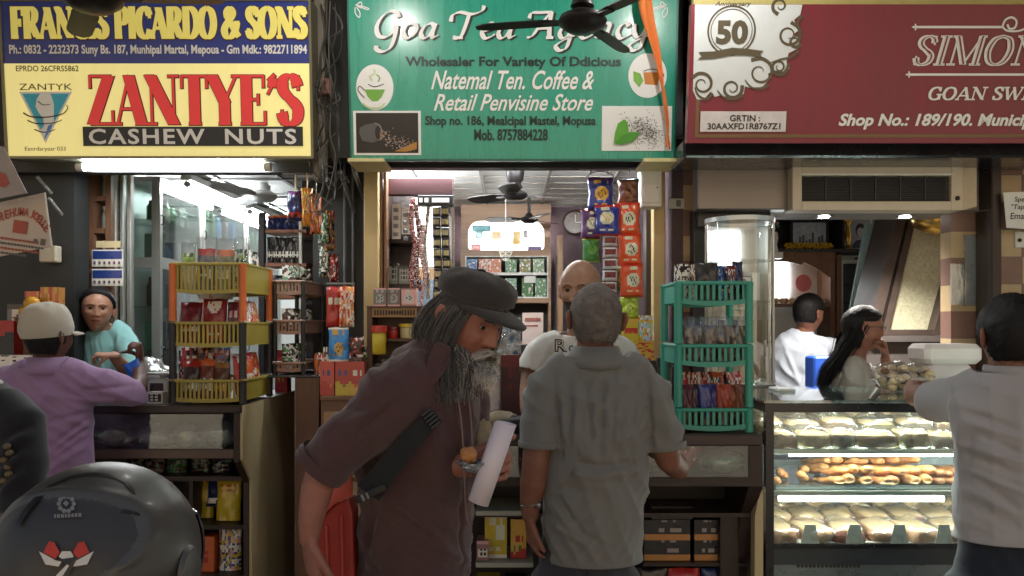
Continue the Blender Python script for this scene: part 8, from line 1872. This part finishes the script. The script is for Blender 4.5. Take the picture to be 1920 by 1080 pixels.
sh_o = garment('tee_shirt', b, WT, t, .009, 3, fl, [(.003, (1, 0, .4), 26)], [(P(994, 696, 3.505), (-.3, -.2, -1), .09), (P(1185, 699, 3.505), (.3, -.2, -1), .09), (P(1091, 626, 3.51), (0, -.15, 1), .1)], seed=2)
m = MB(); M = Matrix.Translation(P(1040, 660, 3.374)) @ Matrix.Rotation(R(-6), 4, 'Z')
for s, a, c, r in (('R', 0, 24, 30), ('o', 26, 38, 16), ('c', 40, 50, 16)):
    k_ = 3.4/F; text(m, s, a*k_, c*k_, 0, r*k_*.8, 0, 0, bold=.05, M=M); text(m, s, (a+2.6)*k_, (c-2.6)*k_, 2.6*k_, (r*.8-2.6)*k_, -.0006, 1, bold=-.02, M=M)
m.build('lettering', [SB, WT], sh_o)
# woman in teal
t = mkperson('woman in a pale teal top with pulled back hair facing the street', Vector((X(185, 4.25), 4.25, 0)))
SK4 = skin('skin_warm', (172, 126, 102)); SK4L = mat('lips_rose', lin((128, 72, 68)), .45)
hc = P(182, 582, 4.16); HMx = HM(hc, 25, 2, 3); hs = .96
hd = head_mesh(HMx, hs, {'jaw': .30, 'nose': .9})
b = MB()
limb(b, [P(190, 746, 4.28), P(190, 664, 4.27), P(188, 624, 4.26)], [(.10, .07), (.11, .07), (.10, .06)], ref=rx)
limb(b, [P(188, 624, 4.26), P(185, 599, 4.23), P(183, 579, 4.21)], [.056, .048, .05])
limb(b, [P(140, 634, 4.24), P(128, 686, 4.15), P(150, 708, 4.0)], [.045, .04, .036]); limb(b, [P(236, 634, 4.24), P(250, 686, 4.12), P(244, 704, 3.95)], [.045, .04, .036])
limb(b, [P(244, 704, 3.95), P(230, 686, 3.86), P(214, 668, 3.80)], [.036, .032, .025]); hand(b, P(212, 667, 3.79), (-.9, -.3, .1), (-.1, .2, -1), 1, (40, 45, 30), .8)
limb(b, [P(150, 708, 4.0), P(165, 712, 3.9), P(185, 716, 3.85)], [.036, .032, .025])
finish_body(t, b, .006, hd, [SK4, SK4L, mat('brow_brown', (1,)*3), SK4], 2)
eyes(t, HMx, hs, .7)
def regw(q): return min(.05, q.z-.064+1.25*(q.y+.045))
hair_shell(HMx, hs, {}, regw, .015, .004).build('hair', HAIRB, t, smooth=True)
m = MB(); m.ball(tuple(HMx @ Vector((.0, .125, .01))), (.034, .03, .034), 14); m.build('hair_bun', HAIRB, t, smooth=True)
TL = fabric('teal_cotton', (146, 200, 200), .9, .06)
b = MB()
limb(b, [P(190, 786, 4.29), P(190, 726, 4.28), P(190, 669, 4.27), P(189, 642, 4.26), P(188, 619, 4.25), P(187, 606, 4.24)], [(.145, .11), (.15, .115), (.16, .12), (.16, .11), (.12, .085), (.07, .065)], 26, ref=rx)
limb(b, [P(158, 620, 4.25), P(138, 642, 4.22), P(128, 686, 4.15), P(138, 702, 4.08)], [.06, .06, .056, .052], 18); limb(b, [P(218, 620, 4.25), P(238, 642, 4.22), P(250, 672, 4.12), P(248, 700, 4.04)], [.06, .06, .056, .052], 18)
fl = [(P(170, 634, 4.12), P(186, 706, 4.11), .010, .007), (P(205, 639, 4.12), P(196, 706, 4.11), .010, -.007), (P(215, 634, 4.14), P(212, 696, 4.12), .009, .006), (P(150, 639, 4.14), P(160, 701, 4.12), .009, -.007)]
sh_o = garment('top', b, TL, t, .007, 3, fl, [(.003, (1, 0, .3), 34)], [(P(187, 616, 4.24), (0, -.2, 1), .085), (P(186, 629, 4.13), (0, -1, .1), .036), (P(186, 642, 4.125), (0, -1, .0), .020), (P(140, 706, 4.05), (.2, -.8, -.5), .06), (P(247, 704, 4.01), (0, -.8, -.5), .06)], seed=5)
# man in purple with a pale cap
t = mkperson('man in purple shirt and pale cap leaning on the nut counter, seen from behind', Vector((X(90, 3.42), 3.42, 0)))
SK5 = skin('skin_dark', (96, 62, 50)); SK5L = mat('lips_dark', lin((84, 50, 44)), .5)
hc = P(92, 632, 3.38); HMx = HM(hc, 160, 6, 0); hs = 1.0
hd = head_mesh(HMx, hs, {})
b = MB()
limb(b, [P(85, 880, 3.42), P(85, 780, 3.4), P(88, 715, 3.4)], [(.11, .07), (.12, .07), (.10, .06)], ref=rx)
limb(b, [P(90, 710, 3.4), P(91, 680, 3.39), P(92, 655, 3.39)], [.066, .058, .06])
limb(b, [P(150, 712, 3.4), P(205, 735, 3.45), P(248, 742, 3.56)], [.055, .05, .042]); limb(b, [P(248, 742, 3.56), P(262, 715, 3.70), P(262, 682, 3.80)], [.04, .036, .027])
hand(b, P(262, 680, 3.80), (.05, -.15, 1), (-.9, -.2, 0), -1, (70, 60, 40), 1.0, 0, (50, 30))
limb(b, [P(30, 725, 3.4), P(0, 760, 3.5), P(-10, 740, 3.65)], [.055, .05, .04])
finish_body(t, b, .006, hd, [SK5, SK5L, HAIRB, SK5], 2)
hair_shell(HMx, hs, {}, lambda q: min(q.z+.078, .05) if q.y > .0 else (q.z+.03 if q.y > -.02 else -.02), .007, .003).build('hair', HAIRB, t, smooth=True)
PUR_ = fabric('lilac_cotton', (150, 120, 156), .85, .06)
b = MB()
limb(b, [P(88, 900, 3.44), P(88, 850, 3.43), P(87, 790, 3.42), P(86, 740, 3.41), P(88, 705, 3.4), P(90, 684, 3.395)], [(.20, .125), (.195, .125), (.20, .125), (.205, .115), (.15, .09), (.08, .075)], 28, ref=rx)
limb(b, [P(120, 700, 3.4), P(158, 714, 3.41), P(210, 728, 3.46), P(250, 738, 3.56), P(262, 735, 3.60)], [.075, .078, .07, .064, .058], 20); limb(b, [P(50, 705, 3.4), P(20, 725, 3.41), P(-15, 755, 3.5)], [.075, .075, .065], 18)
rg = random.Random(3); yb = 3.28
fl = [(P(165, 772+10*k, yb+.02), P(80-8*k, 850+12*k, yb), .012+.002*k, .009*(1 if k % 2 else -1)) for k in range(6)]+[(P(60, 740, yb), P(150, 752, yb), .014, .007), (P(150, 735, 3.33), P(230, 725, 3.38), .012, -.007), (P(140, 752, 3.33), P(240, 752, 3.45), .012, .007), (P(60, 800, yb), P(150, 776, yb), .014, -.008), (P(40, 760, yb), P(50, 880, yb), .016, .007)]
sh_o = garment('shirt', b, PUR_, t, .008, 3, fl, [(.004, (.7, 0, .7), 26)], [(P(88, 898, 3.44), (0, 0, -1), .4), (P(90, 690, 3.395), (0, 0, 1), .09), (P(263, 733, 3.605), (.5, .5, .3), .07)], seed=6)
m = MB(); vs = []; fs = []; nu = 26
for j, (r, ry, z) in enumerate(((.066, .064, 672), (.074, .07, 670), (.090, .086, 690), (.098, .09, 700))):
    for i in range(nu+1):
        a = R(-150+300*i/nu)+math.pi/2; c = P(91, z, 3.395); vs.append(c+Vector((-r*math.cos(a), -ry*math.sin(a), 0)))
for j in range(3):
    for i in range(nu): q = j*(nu+1)+i; fs.append((q, q+1, q+nu+2, q+nu+1))
m.add(vs, fs); o = m.build('collar', PUR_, sh_o, smooth=True); o.modifiers.new('thick', 'SOLIDIFY').thickness = .003
CAP2 = fabric('pale_cap', (176, 168, 154), .9, .06)
m = MB(); vs = []; fs = []; nu = 40
for j in range(12):
    a = math.pi/2*j/11
    for i in range(nu):
        be = 2*math.pi*i/nu; r = math.cos(a)**.72; q = 1+.045*noise.noise(Vector((math.cos(be)*2, math.sin(be)*2, j*.35+5)))
        vs.append(Vector((.094*r*math.sin(be)*q, -.112*r*math.cos(be)*q+.004, (.02+.115*math.sin(a)**.9)*q)))
vs = [Vector((.086*math.sin(2*math.pi*i/nu), -.105*math.cos(2*math.pi*i/nu)+.004, -.008)) for i in range(nu)]+vs
for j in range(12):
    for i in range(nu): fs.append((j*nu+i, j*nu+(i+1) % nu, (j+1)*nu+(i+1) % nu, (j+1)*nu+i))
CM = HMx @ Matrix.Translation((0, .006, .012)) @ Matrix.Rotation(R(-12), 4, 'X')
cap = m.add(vs, fs, 0, CM).build('cap', CAP2, t, smooth=True)
m = MB(); vs = []; fs = []
for k in range(13):
    a = R(-60+120*k/12)
    for j in range(5): f = j/4; vs.append(Vector((.088*math.sin(a), -.106*math.cos(a)+.004-.065*f*max(0, math.cos(a*1.4))**.6, .0-.014*f*f)))
for k in range(12):
    for j in range(4): q = k*5+j; fs.append((q, q+1, q+6, q+5))
o = m.add(vs, fs, 0, CM).build('brim', CAP2, cap, smooth=True); o.modifiers.new('thick', 'SOLIDIFY').thickness = .004
b = MB()
limb(b, [P(88, 880, 3.44), P(88, 960, 3.44)], [(.17, .12), (.175, .125)], 20, ref=rx)
for s in (-1, 1): limb(b, [P(88, 950, 3.44)+rx*.09*s, Vector((X(88, 3.44)+.1*s, 3.44, .05))], [(.1, .11), (.065, .07)], 16, ref=rx)
garment('trousers', b, TR, t, .014, 2, [], [(.003, (1, .3, .3), 24)], [])
o = item('plastic_bag', 'bright blue plastic pouch held between the woman in teal and the man in purple', 'pouch', pouch(.085, .12, .025, None, seed=4), [pm((40, 110, 220))], P(262, 722, 3.745), R(-10), 0, R(-24))
# woman with glasses
t = mkperson('woman in glasses and white top with long black hair behind the case', Vector((X(1605, 4.1), 4.1, 0)))
SK6 = skin('skin_olive', (150, 104, 84)); SK6L = mat('lips_rose', (1,)*3)
hc = P(1618, 618, 4.08); HMx = HM(hc, 82, 3, 0); hs = .98
hd = head_mesh(HMx, hs, {'jaw': .28})
b = MB()
limb(b, [P(1600, 800, 4.12), P(1600, 740, 4.12), P(1602, 690, 4.11)], [(.07, .10), (.08, .11), (.06, .09)], ref=(1, 0, 0))
limb(b, [P(1600, 695, 4.11), P(1606, 665, 4.1), P(1612, 645, 4.1)], [.055, .047, .05])
limb(b, [P(1612, 720, 3.98), P(1650, 735, 3.93), P(1668, 725, 3.92)], [.045, .038, .034]); limb(b, [P(1668, 725, 3.95), P(1664, 695, 3.99), P(1660, 672, 4.02)], [.034, .03, .024])
hand(b, P(1660, 672, 4.02), (-.1, .1, 1), (-1, 0, .1), 1, (45, 50, 30), .9)
finish_body(t, b, .006, hd, [SK6, SK6L, HAIRB, SK6], 2)
eyes(t, HMx, hs, .65)
def regh(q): return (min(q.z+.1, .05) if q.y > .018 else (q.z-.05-.3*max(0, -q.y-.05)+.35*max(0, abs(q.x)-.05)-.0*q.y))
h_ = hair_shell(HMx, hs, {}, regh, .012, .003)
for k in range(9):
    f = k/8; y0 = .015+.06*f
    for s in (-1, 1):
        strands(h_, [(HMx @ (Vector((s*.078*(1-f*.5), y0, .02))*hs), .014), (HMx @ (Vector((s*.085*(1-f*.4), .05+.05*f, -.05))*hs), .018), (P(1585-16*f, 665, 4.1-.08*s*-1), .022), (P(1565-22*f, 700, 4.09+.06*s), .024), (P(1548-14*f, 740, 4.1+.05*s), .02)], 46, .0024, 500+k+s*20, wob=.004)
h_.build('hair', HAIRB, t, smooth=True)
m = MB(); GM = HMx
for s in (-1, 1):
    m.tube([GM @ (Vector((s*.032+.023*math.cos(a), -.094, .012+.016*math.sin(a)))*hs) for a in [2*math.pi*k/20 for k in range(21)]], .0016, 6); m.tube([GM @ (Vector((s*.055, -.092, .016))*hs), GM @ (Vector((s*.078, -.03, .016))*hs), GM @ (Vector((s*.079, .012, .012))*hs)], .0016, 6)
m.tube([GM @ (Vector((-.009, -.096, .016))*hs), GM @ (Vector((.009, -.096, .016))*hs)], .0015, 6); m.build('glasses', BLK, t, smooth=True)
m = MB(); m.ball(tuple(HMx @ (Vector((-.080, .008, -.03))*hs)), .006, 8); m.ball(tuple(HMx @ (Vector((.080, .008, -.03))*hs)), .006, 8); m.build('earring', mat('pearl', lin((226, 222, 214)), .25), t, smooth=True)
WC = fabric('ivory_cotton', (180, 174, 160), .9, .04)
b = MB()
limb(b, [P(1600, 820, 4.14), P(1600, 770, 4.13), P(1600, 725, 4.12), P(1600, 700, 4.11), P(1602, 682, 4.1), P(1604, 672, 4.1)], [(.125, .16), (.13, .17), (.13, .175), (.115, .165), (.085, .11), (.06, .065)], 26, ref=(1, 0, 0))
limb(b, [P(1602, 690, 4.02), P(1612, 712, 3.98), P(1630, 730, 3.95)], [.066, .066, .06], 18)
garment('top', b, WC, t, .008, 3, [(P(1590, 690, 3.95), P(1600, 740, 3.93), .010, .007), (P(1620, 690, 3.95), P(1612, 740, 3.93), .010, -.007)], [(.003, (1, .4, .4), 30)], [(P(1604, 678, 4.1), (.1, 0, 1), .07), (P(1634, 734, 3.945), (.6, 0, -.6), .07)], seed=8)
# man in white shirt deeper in the sweet shop
t = mkperson('man in a white long sleeved shirt turned away in the sweet shop', Vector((X(1500, 5.3), 5.3, 0)))
hc = P(1516, 590, 5.28); HMx = HM(hc, 118, 10, 0); hs = 1.04
hd = head_mesh(HMx, hs, {})
b = MB()
limb(b, [P(1496, 780, 5.32), P(1496, 700, 5.31), P(1500, 650, 5.3)], [(.12, .08), (.12, .08), (.10, .06)], ref=(.8, -.6, 0)); limb(b, [P(1502, 645, 5.3), P(1508, 625, 5.3), P(1514, 608, 5.29)], [.066, .058, .06])
limb(b, [P(1530, 655, 5.26), P(1548, 652, 5.3), P(1566, 648, 5.4)], [.036, .036, .033]); hand(b, P(1568, 648, 5.42), (.5, .8, 0), (0, 0, -1), 1, (20, 25, 20), 1)
finish_body(t, b, .008, hd, [SK2, SK2L, HAIRB, SK2], 2)
hair_shell(HMx, hs, {}, lambda q: min(q.z+.06, .05) if q.y > .012 else (q.z-.03 if q.y > -.05 else q.z-.06), lambda q: .008+.012*max(0, q.z/.1), .005).build('hair', HAIRB, t, smooth=True)
WS = fabric('white_shirting', (166, 172, 182), .85, .03)
b = MB()
limb(b, [P(1490, 800, 5.33), P(1490, 740, 5.32), P(1492, 690, 5.31), P(1496, 655, 5.3), P(1502, 632, 5.3), P(1506, 620, 5.3)], [(.17, .12), (.17, .125), (.185, .125), (.19, .12), (.12, .09), (.07, .07)], 26, ref=(.85, -.5, 0))
limb(b, [P(1520, 645, 5.26), P(1540, 652, 5.26), P(1556, 650, 5.32), P(1566, 648, 5.39)], [.07, .068, .058, .048], 18)
garment('shirt', b, WS, t, .010, 3, [(P(1480, 660, 5.17), P(1500, 720, 5.17), .014, .01), (P(1520, 665, 5.18), P(1506, 730, 5.17), .014, -.012), (P(1510, 650, 5.18), P(1545, 660, 5.2), .012, .008)], [(.004, (1, 0, .5), 24)], [(P(1507, 622, 5.3), (0, 0, 1), .07), (P(1567, 648, 5.4), (.5, .8, 0), .06)], seed=12)
# customer in a white tee at the case
t = mkperson('customer in pale grey tee and dark jeans leaning on the display case', Vector((X(1890, 2.5), 2.5, 0)))
hc = P(1898, 634, 2.5); HMx = HM(hc, 172, 6, 0); hs = 1.06
hd = head_mesh(HMx, hs, {})
b = MB()
limb(b, [P(1885, 960, 2.54), P(1885, 800, 2.52), P(1890, 740, 2.51)], [(.10, .07), (.12, .07), (.10, .06)], ref=rx); limb(b, [P(1894, 725, 2.51), P(1896, 690, 2.5), P(1898, 660, 2.5)], [.07, .064, .062])
limb(b, [P(1835, 740, 2.53), P(1780, 742, 2.72), P(1718, 742, 2.93)], [.052, .047, .040])
limb(b, [P(1718, 742, 2.93), P(1716, 732, 2.97), P(1740, 728, 3.12)], [.041, .040, .030]); hand(b, P(1742, 728, 3.13), (.8, .7, -.0), (0, 0, -1), 1, (14, 16, 12), 1.0)
limb(b, [P(1960, 745, 2.53), P(1990, 790, 2.6), P(1980, 770, 2.9)], [.052, .047, .04])
finish_body(t, b, .007, hd, [SK2, SK2L, HAIRB, SK2], 2)
hair_shell(HMx, hs, {}, lambda q: min(q.z+.072, .05) if q.y > .012 else (q.z-.0 if q.y > -.05 else q.z-.06), lambda q: .010+.006*max(0, q.z/.1), .006).build('hair', HAIRB, t, smooth=True)
GT = fabric('pale_grey_jersey', (164, 162, 164), .9, .03)
b = MB()
limb(b, [P(1886, 1015, 2.56), P(1886, 960, 2.55), P(1888, 890, 2.54), P(1890, 820, 2.53), P(1893, 760, 2.52), P(1895, 715, 2.51), P(1896, 692, 2.505)], [(.165, .12), (.158, .12), (.155, .115), (.172, .12), (.185, .115), (.13, .09), (.08, .075)], 28, ref=rx)
limb(b, [P(1862, 728, 2.52), P(1832, 742, 2.56), P(1790, 752, 2.68), P(1745, 752, 2.82)], [.085, .088, .078, .068], 20); limb(b, [P(1930, 728, 2.52), P(1965, 745, 2.54), P(1995, 790, 2.6)], [.082, .08, .07], 20)
fl = []; rg = random.Random(21); yb = 2.42
for k in range(9): fl.append((P(1815+rg.uniform(-10, 30), 770+22*k, yb+.02), P(1930, 800+26*k+rg.uniform(-10, 30), yb), rg.uniform(.010, .018), .009*(1 if k % 2 else -1)))
fl += [(P(1815, 800, yb+.04), P(1808, 1000, yb+.05), .012, .01), (P(1830, 820, yb+.02), P(1825, 980, yb+.03), .012, -.009)]
sh_o = garment('tee_shirt', b, GT, t, .0075, 3, fl, [(.004, (.4, 0, 1), 22), (.003, (1, 0, .2), 26)], [(P(1742, 752, 2.83), (-.35, .9, 0), .09), (P(1886, 1008, 2.56), (0, 0, -1), .4), (P(1896, 698, 2.505), (0, 0, 1), .1)], seed=15)
m = MB(); m.tube([P(1896, 693, 2.505)+Vector((.076*math.cos(a), .072*math.sin(a), 0)) for a in [2*math.pi*k/28 for k in range(29)]], [(.014, .004)]*29, 8, ref=(0, 0, 1)); m.build('neckband', GT, sh_o, smooth=True)
b = MB(); JN = fabric('dark_jeans', (34, 40, 52), .85, .15)
limb(b, [P(1882, 985, 2.56), P(1880, 1080, 2.56), P(1880, 1130, 2.56)], [(.13, .095), (.150, .110), (.155, .118)], 26, ref=rx)
for s in (-1, 1): limb(b, [P(1880, 1110, 2.56)+rx*.085*s, P(1880, 1400, 2.55)+rx*.095*s, Vector((X(1880, 2.55)+.1*s, 2.56, .06))], [(.095, .11), (.075, .08), (.06, .065)], 18, ref=rx)
garment('jeans', b, JN, t, .011, 3, [], [(.003, (1, .3, .3), 24)], [], seed=4)
b = MB()
for s in (-1, 1): p = Vector((X(1880, 2.55)+.1*s, 2.59, .035)); b.tube([p+Vector((0, -.08, 0)), p, p+Vector((0, .15, -.005))], [(.04, .034), (.046, .036), (.038, .024)], 14, ref=rx, dome=True)
b.build('shoe', mat('dark_leather', (1,)*3), t, smooth=True)
# person in a black jacket cut by the edge of the view
t = mkperson('person in black jacket with a dull gold sleeve pattern at the edge', Vector((X(-40, 2.35), 2.35, 0)))
hc = P(-75, 640, 2.35); HMx = HM(hc, 175, 4, 0)
hd = head_mesh(HMx, 1.0, {})
b = MB(); limb(b, [P(-60, 900, 2.37), P(-60, 760, 2.36)], [(.14, .1), (.14, .1)], ref=rx); limb(b, [P(-70, 740, 2.36), P(-73, 690, 2.35), P(-75, 660, 2.35)], [.066, .06, .06])
limb(b, [P(20, 940, 2.3), P(16, 1000, 2.25)], [.04, .03]); hand(b, P(16, 1002, 2.25), (0, 0, -1), (-1, 0, 0), 1, (20, 20, 20), 1)
finish_body(t, b, .008, hd, [SK5, SK5L, HAIRB, SK5], 2)
hair_shell(HMx, 1.0, {}, lambda q: min(q.z+.072, .05) if q.y > .012 else (q.z-.0 if q.y > -.05 else q.z-.06), .01, .005).build('hair', HAIRB, t, smooth=True)
b = MB()
limb(b, [P(-50, 1080, 2.4), P(-52, 960, 2.39), P(-55, 860, 2.38), P(-60, 790, 2.37), P(-66, 740, 2.36), P(-72, 705, 2.355)], [(.19, .13), (.19, .135), (.195, .135), (.19, .125), (.13, .1), (.075, .07)], 26, ref=rx)
limb(b, [P(0, 778, 2.36), P(34, 800, 2.34), P(44, 870, 2.31), P(36, 950, 2.28)], [.085, .078, .068, .058], 20)
rg = random.Random(2)
garment('jacket', b, fabric('black_jacket', (24, 24, 30), .8, .2), t, .010, 3, [(P(40, 800+18*k, 2.25), P(0, 820+22*k, 2.24), .012, .008*(1 if k % 2 else -1)) for k in range(6)], [(.004, (.5, 0, 1), 22)], [(P(35, 956, 2.277), (-.1, 0, -1), .08), (P(-72, 708, 2.355), (0, 0, 1), .09)], seed=19)
m = MB()
for k in range(7): c = P(8+6*math.sin(k*2.2), 838+13*k, 2.232); m.ball(tuple(c+Vector((0, .012, 0))), (.012, .012, .010), 8)
m.build('gold_pattern', mat('dull_gold', lin((96, 80, 58)), .6, var=.3), t, smooth=True)
b = MB(); limb(b, [P(-50, 1060, 2.4), P(-50, 1160, 2.4)], [(.16, .12), (.165, .12)], 20, ref=rx)
for s in (-1, 1): limb(b, [P(-50, 1150, 2.4)+rx*.085*s, Vector((X(-50, 2.4)+.1*s, 2.4, .03))], [(.09, .1), (.06, .065)], 16, ref=rx)
garment('trousers', b, TR, t, .014, 2, [], [(.003, (1, .3, .3), 24)], [])

# motorcycle helmet in the foreground, on its rider
hcx, hd_ = 186, 1.06
C = P(hcx, 1050, hd_)
t = thing('helmet', 'dark grey motorcycle helmet with red and white wing decal in the foreground', 'helmet', C)
HG = mat('helmet_gunmetal', lin((74, 71, 67)), .42, .25, var=.10, scale=5, coat=.08); HP = mat('helmet_panel', lin((52, 50, 48)), .5, .1, var=.08)
def hs_(dx, dy, dz): 
    r = Vector((.124*dx, .142*dy, .128*dz))
    if dz < 0: r.x *= 1+.02*dz; 
    return r
m = MB(); vs = []; fs = []; mi = []; nu = 220; nv = 150
for j in range(nv+1):
    for i in range(nu):
        d = dir_(i, j, nu, nv); p = hs_(*d); 
        # raised rear spoiler rim and recessed panel on the side facing the camera
        e = (p.x/.098)**2+((p.z-.052)/.055)**2
        if d[1] < 0:
            rim = math.exp(-((e-1.0)/.16)**2); p *= 1+.022*rim*(1 if p.z > .02 else .3)-.020*(1/(1+math.exp((e-.86)/.05)))
            p *= 1-.014*math.exp(-((p.z-.004+.10*p.x**2*8)/.004)**2)
        vs.append(p)
for j in range(nv):
    for i in range(nu):
        f = (j*nu+i, j*nu+(i+1) % nu, (j+1)*nu+(i+1) % nu, (j+1)*nu+i); c = (vs[f[0]]+vs[f[2]])/2
        if c.z < -.115: continue
        e = (c.x/.098)**2+((c.z-.052)/.055)**2
        fs.append(f); mi.append(1 if (c.y < 0 and e < .80) else 0)
m.add(vs, fs, mi); o = m.build('shell', [HG, HP], t, smooth=True, world=False); 
def onh(px, py, lift=.0015):                           # point of the helmet surface seen at that pixel
    r = Vector(((px-960)/F, 1, (HZ-py)/F)); o0 = Vector((0, 0, EYE))-C
    A = Vector((.124, .142, .128)); q = Vector((r.x/A.x, r.y/A.y, r.z/A.z)); s = Vector((o0.x/A.x, o0.y/A.y, o0.z/A.z))
    a = q.dot(q); b_ = 2*q.dot(s); c_ = s.dot(s)-1; k = (-b_-math.sqrt(max(0, b_*b_-4*a*c_)))/(2*a)
    p = o0+r*k; return p*(1+lift/p.length)
def decal(mb, pts, lift, mi=0): mb.add([onh(a, b, lift) for a, b in pts], [tuple(range(len(pts)))], mi)
m = MB()
for s in (-1, 1):
    cx = 126; X_ = lambda v: cx+s*v
    decal(m, [(X_(8), 1052), (X_(20), 1050), (X_(50), 1034), (X_(38), 1058), (X_(14), 1062)], .0035, 1)
    decal(m, [(X_(12), 1036), (X_(22), 1018), (X_(32), 1016), (X_(42), 1036), (X_(20), 1048)], .0032, 0)
decal(m, [(112, 1044), (118, 1034), (134, 1034), (140, 1044), (126, 1052)], .0036, 1)
decal(m, [(104, 1050), (148, 1044), (130, 1078), (118, 1082), (132, 1056)], .0046, 2)
decal(m, [(108, 1078), (118, 1082), (132, 1060), (128, 1058)], .0052, 1)
mv = MB()
for pts, w in (([(34, 984), (52, 956), (74, 932), (98, 912)], 9), ([(98, 912), (130, 897), (166, 890), (206, 893), (236, 904)], 5), ([(236, 904), (248, 922), (254, 944), (262, 966)], 8), ([(262, 966), (236, 958), (228, 960)], 5)):
    q = catmull([Vector((a, b, 0)) for a, b in pts], 5)
    for i in range(len(q)-1):
        d = (q[i+1]-q[i]).normalized(); n_ = Vector((-d.y, d.x, 0))*w/2; decal(mv, [(v.x, v.y) for v in (q[i]+n_, q[i+1]+n_, q[i+1]-n_, q[i]-n_)], .0012)
mv.build('vent_slot', BLK, t, world=False)
m.build('wing_decal', [mat('decal_red', lin((176, 40, 30)), .4), mat('decal_white', lin((190, 186, 180)), .4), mat('decal_black', (.012, .012, .012), .4)], t, world=False)
m = MB()
for k in range(10):
    a = 2*math.pi*k/10; x, y = 124+14*math.cos(a), 944+14*math.sin(a); decal(m, [(x+4.5*math.cos(q), y+4.5*math.sin(q)) for q in [math.pi*2*j/8 for j in range(8)]], -.0008+.0002*(k % 2), 0)
pts = [(124+9*math.cos(R(20*j)), 944+9*math.sin(R(20*j))) for j in range(18)]
for j in range(18): a, b_ = pts[j], pts[(j+1) % 18]; decal(m, [a, b_, (124+(b_[0]-124)*.75, 944+(b_[1]-944)*.75), (124+(a[0]-124)*.75, 944+(a[1]-944)*.75)], .0002, 1)
decal(m, [(118, 944), (124, 938), (130, 944), (124, 950)], .0003, 0)
x = 101
rg = random.Random(1)
while x < 150: w = rg.uniform(3, 6); decal(m, [(x, 971-(x-101)*.05), (x+w, 971-(x-101)*.05), (x+w, 964-(x-101)*.05), (x, 964-(x-101)*.05)], -.0006, 0); x += w+2
m.build('emblem', [mat('emblem_grey', lin((120, 118, 114)), .45), HP], t, world=False)
m = MB(); M = Matrix.Translation((.122, -.01, -.012)); m.lathe([(.030, -.004), (.034, .0), (.030, .006), (.012, .008), (.0, .008)], 28, 0, M @ Matrix.Rotation(R(90), 4, 'Y')); m.build('visor_pivot', HG, t, world=False, auto=True)
m = MB()
vs = []; fs = []; n = 20
for i in range(n+1):
    a = R(30+120*i/n)
    for j in range(7):
        z = -.06+.105*j/6; r = math.sqrt(max(.2, 1-(z/.128)**2))*1.02; vs.append((.124*r*math.cos(a), .142*r*math.sin(a), z))
for i in range(n):
    for j in range(6): q = i*7+j; fs.append((q, q+1, q+8, q+7))
o = m.add(vs, fs).build('visor', mat('smoke_visor', (.015, .016, .018), .08, coat=.6), t, smooth=True, world=False); o.modifiers.new('thick', 'SOLIDIFY').thickness = .003
m = MB(); m.tube([(.119*math.cos(a), .137*math.sin(a), -.113) for a in [2*math.pi*k/40 for k in range(41)]], .006, 8); m.build('lower_trim', BLK, t, smooth=True, world=False)
# rider under the helmet
rd = mkperson('rider seated in front, head inside the grey helmet', Vector((X(hcx, hd_), hd_+.02, 0)))
hm_ = HM(C+Vector((0, .01, -.02)), 180, 4, 0)
b = MB(); cz = C.z
limb(b, [Vector((C.x, 1.1, cz-.62)), Vector((C.x, 1.09, cz-.40)), Vector((C.x, 1.08, cz-.24))], [(.14, .1), (.16, .11), (.1, .08)], ref=rx); limb(b, [Vector((C.x, 1.08, cz-.24)), Vector((C.x, 1.07, cz-.12))], [.06, .058])
for s in (-1, 1): limb(b, [Vector((C.x+.18*s, 1.09, cz-.30)), Vector((C.x+.24*s, 1.12, cz-.52)), Vector((C.x+.22*s, 1.36, cz-.60))], [.055, .045, .035]); hand(b, Vector((C.x+.22*s, 1.37, cz-.60)), (0, 1, -.1), (0, 0, -1), s, (60, 60, 40), 1)
finish_body(rd, b, .01, head_mesh(hm_, .9, {}, nu=40, nv=32), [SK2, SK2L, HAIRB, SK2], 2)
b = MB()
limb(b, [Vector((C.x, 1.12, cz-.72)), Vector((C.x, 1.10, cz-.5)), Vector((C.x, 1.09, cz-.33)), Vector((C.x, 1.08, cz-.24)), Vector((C.x, 1.075, cz-.19))], [(.17, .13), (.19, .13), (.2, .12), (.14, .09), (.075, .07)], 24, ref=rx)
for s in (-1, 1): limb(b, [Vector((C.x+.15*s, 1.09, cz-.28)), Vector((C.x+.2*s, 1.09, cz-.34)), Vector((C.x+.24*s, 1.12, cz-.50))], [.08, .075, .065], 16)
garment('shirt', b, fabric('slate_shirt', (66, 70, 78)), rd, .012, 2, [], [(.004, (1, 0, .4), 22)], [])
b = MB()
limb(b, [Vector((C.x, 1.12, cz-.70)), Vector((C.x, 1.14, cz-.80))], [(.17, .14), (.17, .15)], 20, ref=rx)
for s in (-1, 1): limb(b, [Vector((C.x+.09*s, 1.15, cz-.80)), Vector((C.x+.14*s, 1.55, cz-.82)), Vector((C.x+.16*s, 1.56, .06))], [.09, .07, .055], 16)
garment('trousers', b, TR, rd, .014, 2, [], [], [])
